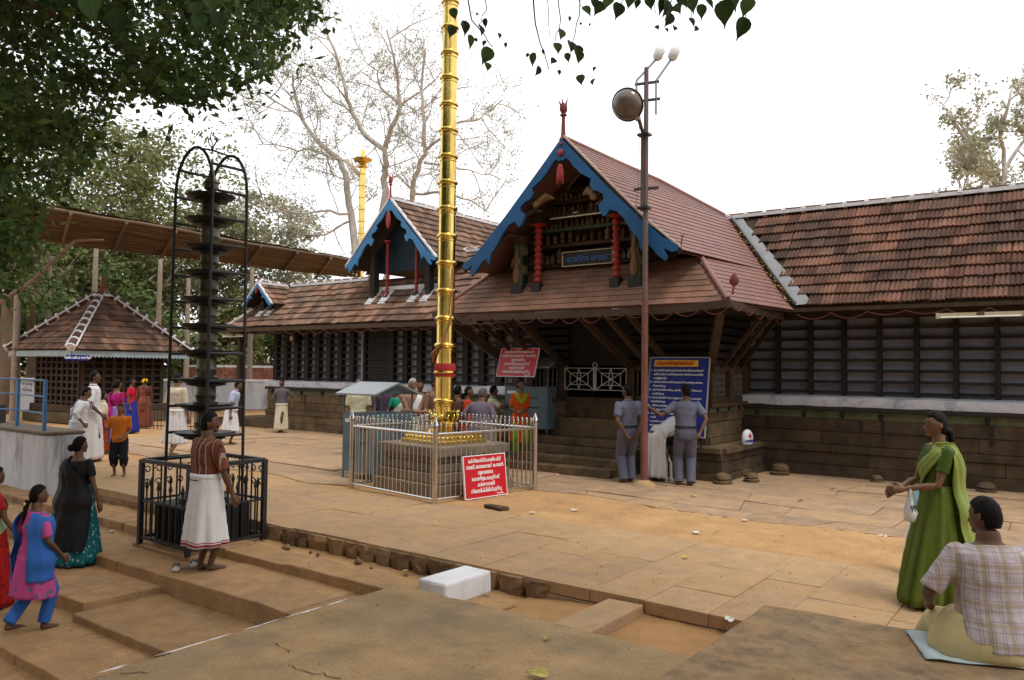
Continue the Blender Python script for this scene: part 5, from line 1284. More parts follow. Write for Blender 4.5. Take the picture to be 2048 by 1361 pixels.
HEART = [(0, 0), (.22, .03), (.42, .2), (.46, .42), (.36, .66), (.16, .9), (.05, 1.06), (0, 1.3), (-.05, 1.06), (-.16, .9), (-.36, .66), (-.46, .42), (-.42, .2), (-.22, .03)]
class Leaves:
    def __init__(s): s.v = []; s.f = []
    def quad(s, p, n, w, l, roll=None):
        """small pointed leaf of four corners"""
        n = n.normalized(); a = n.orthogonal().normalized(); b = n.cross(a); t = R(0, 6.283) if roll is None else roll
        u = a * math.cos(t) + b * math.sin(t); q = n.cross(u); k = len(s.v)
        s.v += [p - u * l * .5, p + q * w * .5 + n * w * .12, p + u * l * .5, p - q * w * .5 + n * w * .12]; s.f.append((k, k + 1, k + 2, k + 3))
    def heart(s, p, down, n, w, l):
        """heart leaf with a drip tip, folded at the midrib"""
        d = down.normalized(); x = d.cross(n).normalized(); n = x.cross(d); k = len(s.v)
        for (a, b) in HEART: s.v.append(p + x * (a * w) + d * (b * l / 1.3) + n * (abs(a) * w * .3 + .1 * w * math.sin(b * 2)))
        s.f += [(k, k + 1, k + 2, k + 3, k + 4, k + 5, k + 6, k + 7), (k, k + 7, k + 8, k + 9, k + 10, k + 11, k + 12, k + 13)]
    def build(s, name, m, parent, world=True):
        me = bpy.data.meshes.new(name); me.from_pydata([tuple(p) for p in s.v], [], s.f); me.materials.append(m); me.update()
        return link(name, me, parent, world)
def rv3(s=1): 
    while True:
        v = V((R(-1, 1), R(-1, 1), R(-1, 1)))
        if .05 < v.length < 1: return v.normalized() * s
def limb(b, p, d, L, r0, r1, seg=5, wig=.25, n=6, grav=0.0):
    P = [p.copy()]; q = p.copy(); d = d.normalized()
    for k in range(seg):
        d = (d + rv3(wig) + V((0, 0, grav))).normalized(); q = q + d * (L / seg); P.append(q.copy())
    b.tube(P, [r0 + (r1 - r0) * k / seg for k in range(seg + 1)], n, cap=False)
    return P, d
def sprout(b, lv, p, d, L, r, depth, spec):
    P, d2 = limb(b, p, d, L, r, r * .45, spec.get('seg', 4), spec.get('wig', .28), 5 if r > .03 else 3, spec.get('grav', .02))
    if depth <= 0:
        for k in range(spec['nl']):
            t = R(.15, 1); i = min(len(P) - 2, int(t * (len(P) - 1))); c = P[i].lerp(P[i + 1], R(0, 1)) + rv3(R(.02, spec['sp']))
            lv.quad(c, rv3() + V((0, 0, .5)), spec['lw'] * R(.6, 1.3), spec['ll'] * R(.6, 1.3))
        return
    for k in range(spec['nb']):
        t = R(.25, 1); i = min(len(P) - 2, int(t * (len(P) - 1))); c = P[i].lerp(P[i + 1], t * (len(P) - 1) - i if False else R(0, 1))
        sprout(b, lv, c, (d2 + rv3(spec.get('fan', .9)) + V((0, 0, spec.get('up', .15)))), L * R(.45, .7), r * .5, depth - 1, spec)
# ------------------------------------------------------------ the big half-bare tree behind the temple
random.seed(101)
BT = thing("bare_tree", "big spreading half-bare tree with pale twigs rising behind the temple roofs", "tree", px(730, 735, d=46))
BT.location.z = 0
tb, lv = MB(), Leaves()
limbs = [([(712, 600), (708, 458), (696, 410), (695, 362), (678, 321), (650, 297), (626, 273), (602, 232), (589, 185), (585, 150)], .30),
         ([(678, 321), (630, 301), (596, 301), (551, 290), (514, 290)], .11), ([(696, 430), (643, 420), (602, 427), (551, 424), (520, 410)], .11),
         ([(735, 600), (773, 390), (767, 359), (773, 328), (767, 301), (732, 273), (705, 226), (691, 185), (681, 137), (664, 85), (650, 62)], .28),
         ([(767, 301), (784, 256), (801, 212), (794, 164), (787, 113), (773, 60)], .2), ([(801, 212), (828, 191), (869, 164), (900, 120)], .11), ([(801, 212), (763, 178), (753, 143), (719, 113)], .11),
         ([(760, 600), (825, 403), (828, 355), (849, 308), (845, 219), (842, 164), (850, 100)], .24), ([(849, 301), (876, 284), (910, 246), (955, 243), (978, 222), (1006, 200)], .13),
         ([(849, 328), (910, 335), (944, 342), (996, 355)], .09), ([(602, 232), (560, 210), (530, 190)], .09), ([(705, 226), (650, 190), (620, 130)], .08), ([(830, 390), (890, 385), (940, 400), (985, 430)], .1), ([(700, 440), (650, 470), (600, 470), (560, 500)], .09)]
spec = dict(nl=6, lw=.075, ll=.14, sp=.45, nb=5, fan=1.0, up=.12, wig=.3, grav=.02, seg=4)
for pts, r in limbs:
    dz = R(-2.5, 2.5); P = []
    for i, (x, y) in enumerate(pts): P.append(px(x, y, d=46 + dz * i / len(pts) + R(-.4, .4)))
    Q = []
    for i in range(len(P) - 1):
        for k in range(3): Q.append(P[i].lerp(P[i + 1], k / 3) + rv3(.07))
    Q.append(P[-1])
    tb.tube(Q, [r * .82 * (1 - .78 * i / len(Q)) for i in range(len(Q))], 7, cap=False)
    n = max(5, int(len(Q) * .55))
    for k in range(n):
        i = int(len(Q) * (.18 + .82 * k / n)) if len(pts) > 6 else int(len(Q) * (.1 + .9 * k / n))
        i = min(i, len(Q) - 2); d = (Q[i + 1] - Q[i]).normalized()
        sprout(tb, lv, Q[i], d * .5 + rv3(.9) + V((0, 0, .25)), R(1.7, 3.4), .04, 2, spec)
tb.tube([V((BT.location.x, BT.location.y, -.1)), px(735, 640, d=46), px(738, 600, d=46)], [.75, .6, .5], 9)
tb.build("trunk", M_bark, BT, world=True, smooth=True)
lv.build("crown", M_lf_pale, BT)
# ------------------------------------------------------------ ordinary trees
def tree(label, base, H, spread, m, seed, trunk_r=.22, clumps=60, per=70, lw=.13, ll=.2, low=.3, bark=None, group="trees behind the court", lean=V((0, 0, 0))):
    random.seed(seed); base = V(base); T = thing("leafy_tree", label, "tree", base, 0, group)
    b, lv = MB(), Leaves()
    P, d = limb(b, base + V((0, 0, -.2)), V((0, 0, 1)) + lean, H * .55, trunk_r, trunk_r * .55, 6, .1, 8)
    tips = []
    for k in range(9):
        i = R(.35, 1) * 5; c = P[int(i)].lerp(P[int(i) + 1], i % 1); a = R(0, 6.283)
        Q, d2 = limb(b, c, V((math.cos(a), math.sin(a), R(.3, 1.2))), R(.25, .5) * H, trunk_r * .4, trunk_r * .1, 5, .25, 6)
        for j in range(4):
            q = Q[R and random.randint(2, 5)]; S_, d3 = limb(b, q, rv3() + V((0, 0, .3)), R(.1, .22) * H, trunk_r * .15, trunk_r * .04, 4, .3, 4); tips += [S_[-1], S_[2]]
        tips += [Q[-1], Q[3]]
    cz = base.z + H * (low + (1 - low) / 2)
    while len(tips) < clumps:
        v = rv3(R(.3, 1) ** .5); tips.append(V((base.x + v.x * spread, base.y + v.y * spread, cz + v.z * H * (1 - low) * .5)))
    random.shuffle(tips)
    for c in tips[:clumps]:
        s = R(.45, 1.0) * spread * .34
        for k in range(per):
            v = rv3(R(0, 1) ** .5); p = c + V((v.x * s, v.y * s, v.z * s * .62)); lv.quad(p, v + V((0, 0, .7)) + rv3(.5), lw * R(.6, 1.4), ll * R(.6, 1.4))
    b.build("trunk", bark or M_barkb, T, world=True, smooth=True); lv.build("crown", m, T); return T
specs = [(-120, 34, 12, 3.6, M_lf_mid, "mid green tree at the far left behind the white platform", .15), (60, 44, 18, 5.0, M_lf_olive, "tall olive tree seen above the left end of the bamboo canopy", .2),
         (20, 36, 7.5, 3.4, M_lf_mid, "low bushy tree just left of the pavilion roof", .1), (170, 48, 18, 4.6, M_lf_olive, "tall olive tree straight behind the pavilion finial", .2), (270, 46, 16, 4.2, M_lf_olive, "olive tree between pavilion and lamp tower", .25),
         (250, 39, 7.5, 3.6, M_lf_mid, "low green tree behind the right side of the pavilion roof", .1), (360, 50, 18, 4.4, M_lf_olive, "thin olive tree behind the lamp tower cage", .3), (400, 42, 7, 3.4, M_lf_olive, "low olive tree under the canopy behind the lamp tower", .1),
         (115, 37, 7.5, 3.2, M_lf_mid, "low green tree behind the left side of the pavilion roof", .1), (470, 46, 8.0, 3.6, M_lf_olive, "olive tree left of the small blue gablet, under the canopy", .1), (520, 54, 14, 3.4, M_lf_pale, "pale thin tree above the middle of the canopy", .35), (590, 52, 10.5, 2.8, M_lf_dark, "dark green tree poking above the canopy left of the golden mast", .3), (610, 44, 6.0, 2.2, M_lf_mid, "low tree between the canopy and the left wing ridge", .1)]
for i, (x, d, H, sp, m_, lab, low) in enumerate(specs):
    p = px(x, 735, d=d); p.z = 0
    sparse = H > 14 or m_ is M_lf_pale
    tree(lab, p, H, sp * (1.35 if sparse else 1.1), m_, 200 + i, .2 + .012 * H, 70 if H < 12 else 175, 70 if not sparse else 74, .19, .29, low, bark=M_bark if sparse else None)
# thick trunk at the left edge and its neighbours
for x, d, r, lab in ((18, 31, .42, "thick brown tree trunk behind the blue rail"), (60, 33, .2, "slim brown trunk just right of the thickest trunk"),):
    p = px(x, 735, d=d); p.z = 0; T = thing("tree_trunk", lab, "tree", p); random.seed(x)
    b = MB(); P, _d = limb(b, V((p.x, p.y, -.2)), V((.03, 0, 1)), 7.5, r, r * .6, 7, .07, 10); b.build("trunk", M_barkb, T, world=True, smooth=True)
    b = MB(); lv = Leaves()
    for k in range(14):
        Q, _d = limb(b, P[-1 - k % 3], rv3() + V((0, 0, .5)), R(1.2, 2.5), r * .2, .02, 4, .25, 5)
        for j in range(60): lv.quad(Q[-1] + rv3(R(0, .9)), rv3() + V((0, 0, .6)), .15, .24)
    b.build("limbs", M_barkb, T, world=True); lv.build("crown", M_lf_mid, T)
# tree showing above the right wing
random.seed(301)
p = px(2010, 740, d=40); p.z = 0
RT = thing("bare_tree", "sparse grey-green tree rising over the ridge of the right wing", "tree", p)
tb, lv = MB(), Leaves(); P, _d = limb(tb, p + V((0, 0, -.2)), V((0, 0, 1)), 8.2, .4, .26, 6, .06, 8)
spec2 = dict(nl=7, lw=.13, ll=.21, sp=.4, nb=5, fan=1.1, up=.1, wig=.3, grav=.02, seg=4)
for pts in ([(1985, 380), (1955, 330), (1925, 270), (1900, 225), (1880, 205)], [(2005, 380), (2010, 320), (2000, 260), (2020, 200), (2030, 160)], [(1990, 360), (1950, 345), (1920, 330), (1895, 300)], [(2010, 340), (2050, 280), (2080, 210)], [(1985, 385), (1940, 385), (1905, 388)]):
    Q0 = [P[-1] + V((0, 0, -.6))] + [px(x, y, d=40 + R(-2, 2)) for x, y in pts]; Q = []
    for i in range(len(Q0) - 1):
        for k in range(3): Q.append(Q0[i].lerp(Q0[i + 1], k / 3) + rv3(.06))
    Q.append(Q0[-1]); tb.tube(Q, [.16 * (1 - .75 * i / len(Q)) for i in range(len(Q))], 6, cap=False)
    for k in range(7): i = min(len(Q) - 2, int(len(Q) * (.3 + .7 * k / 7))); sprout(tb, lv, Q[i], rv3() + V((0, 0, .2)), R(.9, 1.9), .05, 2, spec2)
tb.build("trunk", M_bark, RT, world=True, smooth=True); lv.build("crown", M_lf_pale, RT)
# ------------------------------------------------------------ dark tree overhanging from the left, standing behind the viewer
random.seed(401)
tp_ = V((-7.5, -3.0, -.66))
OT = thing("overhanging_tree", "dark dense tree whose leafy boughs overhang the upper left of the view", "tree", tp_)
b, lv = MB(), Leaves()
P, _d = limb(b, tp_ + V((0, 0, -.1)), V((-.05, .05, 1)), 7.0, .62, .45, 6, .06, 12)
poly = [(-260, -260), (760, -260), (650, -5), (608, 90), (565, 130), (505, 175), (445, 195), (400, 215), (330, 208), (272, 180), (228, 240), (175, 335), (118, 385), (78, 470), (40, 570), (-40, 620), (-260, 640)]
cl = []
while len(cl) < 560:
    x, y = R(-260, 760), R(-260, 640)
    if not inside((x, y), poly): continue
    ed = min(math.hypot(x - a, y - c) for a, c in poly)
    cl.append((x, y, px(x, y, d=R(7.5, 13)), ed))
for x, y, c, ed in cl:
    s = R(.3, .6)
    for k in range(72):
        v = rv3(R(0, 1) ** .45); p = c + V((v.x * s, v.y * s, v.z * s * .8))
        d = _f.dot(p - CAM); qx = 1024 + 1569 * _r2.dot(p - CAM) / d; qy = 680.5 - 1569 * _u2.dot(p - CAM) / d
        if not inside((qx, qy), poly) and random.random() < .72: continue
        lv.quad(p, v + V((0, 0, .3)) + rv3(.9), R(.04, .085), R(.08, .16))
hub = [P[-1], P[-2], P[-3]]
for k in range(26):      # boughs that carry the clumps
    c = random.choice(cl)[2]; a = hub[k % 3]; mid = a.lerp(c, .5) + V((0, 0, .8)); Q = [a, a.lerp(mid, .5) + rv3(.2), mid + rv3(.2), mid.lerp(c, .5) + rv3(.15), c]
    b.tube(Q, [.11, .085, .06, .035, .012], 6, cap=False)
big = Leaves()
for x, y, w in ((185, 15, 60), (235, 40, 48), (403, 45, 36), (440, 40, 34), (395, 20, 30), (420, 5, 34)):
    big.heart(px(x, y - w * .5, d=3.6), V((R(-.2, .2), R(-.2, .2), -1)), -_f + rv3(.3), w / 1569 * 3.6, w / 1569 * 3.6 * 1.35)
lvc = Leaves()          # rest of the crown overhead and behind
for k in range(700):
    a = R(0, 6.283); r = 11.5 * math.sqrt(R(0, 1)); c = V((-4.0 + r * math.cos(a), -2.8 + r * math.sin(a) * .85, R(6.2, 10.5)))
    d = _f.dot(c - CAM)
    if d > .5:
        qx = 1024 + 1569 * _r2.dot(c - CAM) / d; qy = 680.5 - 1569 * _u2.dot(c - CAM) / d
        if qy > -340 and -200 < qx < 2300: continue
    for j in range(22): v = rv3(R(0, 1) ** .5) * R(.5, 1.0); lvc.quad(c + v, v + V((0, 0, .6)), R(.18, .3), R(.28, .42))
for k in range(14):
    a = 2 * math.pi * k / 14; Q, _d = limb(b, hub[k % 3], V((math.cos(a), math.sin(a), .5)), R(5, 8), .2, .04, 6, .18, 7)
b.build("trunk", M_barkb, OT, world=True, smooth=True)
lv.build("crown", M_lf_dark, OT); lvc.build("upper_crown", M_lf_dark, OT); big.build("near_leaves", M_lf_peepal, OT)
# unseen trees added behind the viewer to darken the facade
for i, (x, y, H) in enumerate(((-26, -14, 15), (-17, -21, 17), (-8, -20, 16), (1, -23, 17), (10, -20, 16), (18, -14, 16), (24, -4, 15), (27, 6, 14))):
    random.seed(700 + i); T = thing("added_shade_tree", "broad dark tree added unseen behind the viewer to shade the temple front", "tree", (x, y, -.66), 0, "shade trees added behind the viewer")
    b, lv = MB(), Leaves(); P, _d = limb(b, V((x, y, -.8)), V((0, 0, 1)), H * .6, .5, .3, 6, .08, 9)
    for k in range(10): limb(b, P[3 + k % 4], V((math.cos(k * 2.4), math.sin(k * 2.4), .6)), H * .35, .16, .04, 5, .2, 5)
    for k in range(1500):
        v = rv3(R(.2, 1) ** .5); lv.quad(V((x, y, H * .5)) + V((v.x * 6.2, v.y * 6.2, v.z * H * .52)), v + V((0, 0, .4)) + rv3(.4), R(.45, .8), R(.6, 1.0))
    b.build("trunk", M_barkb, T, world=True, smooth=True); lv.build("crown", M_lf_dark, T)
# ------------------------------------------------------------ peepal sprigs hanging in from above
random.seed(501)
HB = thing("hanging_branch", "peepal twigs with dark heart-shaped leaves hanging in at the top", "branch", px(1150, -160, d=4.3))
D = 4.3
M_twig = mat("twig_bark", (.06, .05, .04), .9, var=.2)
tw = [([(1225, -200), (1000, -90), (935, -10), (942, 40), (960, 62), (985, 95)], .006), ([(965, -60), (972, 20), (955, 55)], .004), ([(1225, -200), (1080, -80), (1066, 5), (1075, 70), (1090, 105), (1098, 140)], .006), ([(1085, -60), (1098, 30), (1100, 80)], .003), ([(1110, -60), (1122, 40), (1110, 85)], .004), ([(1225, -200), (1165, -60), (1160, 30), (1145, 85)], .005), ([(1225, -200), (1290, -60), (1240, 10)], .005), ([(1225, -200), (1340, -90), (1345, -10), (1330, 40)], .006), ([(1340, -90), (1390, -20), (1382, 40)], .004), ([(1340, -90), (1470, -60), (1490, 10), (1492, 40)], .005), ([(1440, -60), (1450, -10)], .004), ([(1110, -80), (1150, -10), (1168, 20)], .003), ([(1300, -60), (1312, 30)], .003)]
for pts, r in tw:
    P = [px(x, y, d=D + R(-.12, .12)) for x, y in pts]; Q = []
    for i in range(len(P) - 1):
        for k in range(3): Q.append(P[i].lerp(P[i + 1], k / 3) + rv3(.006))
    Q.append(P[-1]); m = MB(); m.tube(Q, [r * (1 - .6 * i / len(Q)) for i in range(len(Q))], 5); m.build("twig", M_twig, HB, world=True)
lvs = [(903, 27, 17), (906, 63, 18), (927, 55, 22), (938, 82, 21), (959, 62, 20), (973, 46, 15), (951, 82, 8), (978, 112, 27), (976, 135, 15), (1000, 73, 11), (1014, 90, 8), (972, 88, 11), (953, 30, 7), (1057, 112, 8), (1071, 118, 20), (1079, 143, 16), (1087, 104, 9), (1110, 126, 13), (1113, 98, 20), (1124, 71, 20), (1135, 114, 13), (1143, 97, 22), (1155, 103, 20), (1167, 116, 18), (1161, 160, 17), (1190, 166, 14), (1191, 139, 8), (1167, 25, 19), (1140, 38, 9), (1160, 48, 5), (1182, 50, 5), (1116, 145, 8),
       (1206, 20, 24), (1238, 22, 26), (1222, 8, 22), (1185, 5, 18), (1262, 2, 22), (1300, 5, 22), (1310, 58, 10), (1320, 12, 26), (1336, 18, 30), (1358, 22, 30), (1345, 42, 24), (1368, 5, 28), (1386, 12, 26), (1380, 46, 16), (1402, 22, 22), (1412, 8, 18), (1452, 22, 36), (1462, 0, 38), (1490, 55, 32), (1503, 15, 28), (1330, 62, 9), (1395, 60, 10), (1280, 8, 14), (1350, 60, 12)]
for x, y, w in lvs:
    L = Leaves(); p = px(x + R(-2, 2), y - w * .62, d=D + R(-.1, .1)); wd = w / 1569 * D
    L.heart(V((0, 0, 0)), V((R(-.6, .6), R(-.6, .6), -1)), -_f + _r * R(-1.3, 1.3) + V((0, 0, R(-.3, .3))), wd * R(1.05, 1.25), wd * R(1.35, 1.7))
    L.v = [v + p for v in L.v]; o = L.build("leaf", M_lf_peepal, HB)
# ------------------------------------------------------------ fallen leaves and scraps on the ground
random.seed(601)
M_yleaf = mat("fallen_yellow_leaf", (.42, .36, .09), .7, var=.25, scale=30, rand=.3)
M_paper = mat("paper_scrap", (.6, .57, .52), .8, var=.1, scale=30)
def litter(x, y, z, w, kind, lab):
    p = px(x, y, z=z)
    if kind == 'leaf':
        L = Leaves(); a = R(0, 6.3); L.heart(V((0, 0, .012)), V((math.cos(a), math.sin(a), R(-.05, .12))), V((R(-.3, .3), R(-.3, .3), 1)), w, w * 1.4)
        me = bpy.data.meshes.new("l"); me.from_pydata([tuple(q) for q in L.v], [], L.f); me.materials.append(M_yleaf); o = link("fallen_leaf", me); o.location = p
        tag(o, lab, "leaf", "fallen leaves")
    else:
        m = MB(); n = 5; vs = []
        for j in range(n):
            for i in range(n): vs.append(V(((i / 4 - .5) * w, (j / 4 - .5) * w * .7, .008 + abs(R(0, .022)))))
        m.add(vs, [(j * n + i, j * n + i + 1, (j + 1) * n + i + 1, (j + 1) * n + i) for j in range(n - 1) for i in range(n - 1)]); o = m.build("paper_scrap", M_paper); o.location = p; o.rotation_euler = (0, 0, R(0, 6)); tag(o, lab, "litter", "paper scraps")
for x, y, z, w, lab in ((700, 1105, -.19, .07, "yellow leaf below the kerb stones, left of a pair"), (645, 1088, -.19, .08, "yellowish leaf by the coloured litter below the kerb"), (718, 1121, -.19, .06, "small yellow leaf in the sandy landing"), (820, 1146, -.18, .08, "green-yellow leaf close to the whitewashed block"), (1096, 1357, .275, .1, "large pale leaf at the bottom edge of the concrete platform"), (1090, 1283, .275, .055, "small pale leaf alone on the concrete platform"), (1368, 1118, .005, .07, "pale leaf on the granite walkway"), (1393, 995, .012, .09, "yellow leaf on a flagstone joint before the porch"), (1660, 980, .012, .08, "yellow leaf on the flagstones left of the green sari"), (1605, 1004, .012, .07, "small yellow leaf amid the right flagstones"), (1320, 1212, -.08, .07, "yellow leaf at the kerb of the sand pit"), (530, 1052, -.19, .08, "yellow leaf at the foot of the iron enclosure"), (1985, 975, .012, .08, "yellow leaf beside the seated man's head")):
    litter(x, y, z, w, 'leaf', lab)
for x, y, z, w, lab in ((1150, 1022, .005, .09, "white paper scrap on the trodden sand near the railing"), (1392, 1067, .005, .1, "crumpled paper in the middle of the trodden sand"), (1490, 1043, .005, .08, "white scrap right of the middle of the trodden sand"), (1765, 1075, .005, .09, "white scrap on the sand left of the green sari"), (1065, 1027, .005, .08, "thin paper beside the broken stone near the railing"), (1459, 1243, -.02, .1, "white and red wrapper at the corner of the right platform"), (660, 1095, -.185, .12, "crumpled wrapper below the kerb stones"), (1248, 1180, -.06, .06, "scrap at the edge of the sand pit"), (225, 1065, -.24, .08, "white scrap on the tread right of the teal sari"), (1115, 952, .012, .07, "paper bit before the entrance steps")):
    litter(x, y, z, w, 'paper', lab)
m = MB(); p = px(990, 1018, z=0); m.box((0, 0, .02), (.36, .14, .05)); m.v = [v + V((R(-.03, .03), R(-.03, .03), R(-.01, .01))) for v in m.v]; o = m.build("broken_stone", M_stone, bevel=.01); o.location = p; o.rotation_euler = (.05, 0, -.1); tag(o, "dark broken stone at the foot of the steel railing", "stone")
m = MB(); q = px(225, 975, z=-.2)
m.tube([q, px(228, 962, z=-.15), px(226, 950, z=-.13)], .008, 5); m.tube([px(195, 972, z=-.19), q, px(258, 985, z=-.19)], .008, 5); tag(m.build("palm_frond_stalk", mat("straw", (.42, .33, .1), .8)), "yellow palm stalk lying at the boy's step", "stalk")
# ============================================================ people
FH = V((_f.x, _f.y, 0)).normalized(); RH = V((_r.x, _r.y, 0)).normalized()
def facing(phi):
    """0 = walking away from the viewer, 90 = towards the right of the view, 180 = towards the viewer"""
    a = rad(phi); d = FH * math.cos(a) + RH * math.sin(a); return math.atan2(d.y, d.x) - math.pi / 2
def cloth(name, col, var=.1, pat=None, c2=None, sc=30.0, bump=.15, rough=.85, axis=0, c3=None):
    m = mat(name, col, rough, var=var, scale=7, bump=max(.5, bump * 2.5), bscale=9, spec=.2, stretch=(1, 1, .35))
    if pat:
        t = m.node_tree; N = t.nodes.new; L = t.links.new; b = t.nodes["Principled BSDF"]
        src = b.inputs["Base Color"].links[0].from_socket
        tc = N("ShaderNodeTexCoord"); sx = N("ShaderNodeSeparateXYZ"); L(tc.outputs["Object"], sx.inputs[0])
        def stripe(out, freq, thr, phase=0.0):
            a = N("ShaderNodeMath"); a.operation = 'MULTIPLY_ADD'; a.inputs[1].default_value = freq; a.inputs[2].default_value = phase; L(out, a.inputs[0])
            f_ = N("ShaderNodeMath"); f_.operation = 'FRACT'; L(a.outputs[0], f_.inputs[0]); g_ = N("ShaderNodeMath"); g_.operation = 'LESS_THAN'; g_.inputs[1].default_value = thr; L(f_.outputs[0], g_.inputs[0]); return g_.outputs[0]
        def over(cur, fac, col_, amt=1.0):
            mm = N("ShaderNodeMath"); mm.operation = 'MULTIPLY'; mm.inputs[1].default_value = amt; L(fac, mm.inputs[0])
            mx = N("ShaderNodeMix"); mx.data_type = 'RGBA'; L(mm.outputs[0], mx.inputs[0]); L(cur, mx.inputs[6]); mx.inputs[7].default_value = (*col_, 1); return mx.outputs[2]
        if pat == 'stripe':
            src = over(src, stripe(sx.outputs[0], sc, .16), c2); src = over(src, stripe(sx.outputs[0], sc, .09, .3), c3 or c2)
        elif pat == 'plaid':
            src = over(src, stripe(sx.outputs[0], sc, .22), c2, .6); src = over(src, stripe(sx.outputs[2], sc, .2), c2, .5); src = over(src, stripe(sx.outputs[0], sc * 2, .1, .45), c3, .55); src = over(src, stripe(sx.outputs[2], sc * 2, .1, .45), c3, .5); src = over(src, stripe(sx.outputs[0], sc * 2, .08, .7), c3, .5)
        elif pat == 'spots':
            vo = N("ShaderNodeTexVoronoi"); vo.inputs["Scale"].default_value = sc; L(tc.outputs["Object"], vo.inputs["Vector"]); lt = N("ShaderNodeMath"); lt.operation = 'LESS_THAN'; lt.inputs[1].default_value = .27 if c3 is None else .36; L(vo.outputs["Distance"], lt.inputs[0]); src = over(src, lt.outputs[0], c2, .9)
        elif pat == 'hem':      # coloured border lines near the lower edge, sc = height
            for z0, w_ in ((sc + .012, .012), (sc + .04, .006)):
                a = N("ShaderNodeMath"); a.operation = 'COMPARE'; a.inputs[1].default_value = z0; a.inputs[2].default_value = w_; L(sx.outputs[2], a.inputs[0]); src = over(src, a.outputs[0], c2)
        L(src, b.inputs["Base Color"])
    return m
SK = {k: mat("skin_" + k, c, .55, var=.1, scale=9, spec=.35) for k, c in dict(dark=(.115, .055, .03), mid=(.17, .085, .047), light=(.24, .125, .075)).items()}
M_hair = mat("black_hair", (.006, .005, .005), .6, var=.3, scale=30, bump=.3, bscale=60, spec=.12)
M_hair_g = mat("grey_hair", (.33, .31, .29), .7, var=.3, scale=40, bump=.3)
M_hair_m = mat("greying_hair", (.07, .062, .058), .7, var=.5, scale=40, bump=.3)
M_eye = mat("eye_white", (.6, .56, .5), .3, var=.02); M_iris = mat("dark_iris", (.01, .007, .005), .2, var=.02); M_lip = mat("lip", (.14, .045, .035), .5, var=.05)
MALE = [(.445, .07, .056), (.47, .088, .068), (.51, .094, .071), (.55, .09, .068), (.60, .083, .061), (.66, .087, .062), (.72, .098, .066), (.77, .106, .064), (.80, .106, .055), (.822, .07, .045), (.84, .038, .038), (.88, .033, .036)]
FEM = [(.445, .075, .06), (.47, .094, .072), (.51, .098, .075), (.55, .09, .068), (.60, .074, .057), (.655, .076, .06), (.715, .086, .074), (.765, .09, .062), (.795, .09, .05), (.818, .058, .04), (.838, .032, .032), (.88, .028, .031)]
def remesh(o, vox, it=4, disp=0):
    m = o.modifiers.new("skin", 'REMESH'); m.mode = 'VOXEL'; m.voxel_size = vox; m.use_smooth_shade = True
    s = o.modifiers.new("soft", 'SMOOTH'); s.factor = .5; s.iterations = it
    if disp:
        tx = bpy.data.textures.get("folds") or bpy.data.textures.new("folds", 'CLOUDS'); tx.noise_scale = .09; tx.noise_depth = 2
        d = o.modifiers.new("folds", 'DISPLACE'); d.texture = tx; d.strength = disp; d.mid_level = .5; d.texture_coords = 'GLOBAL'
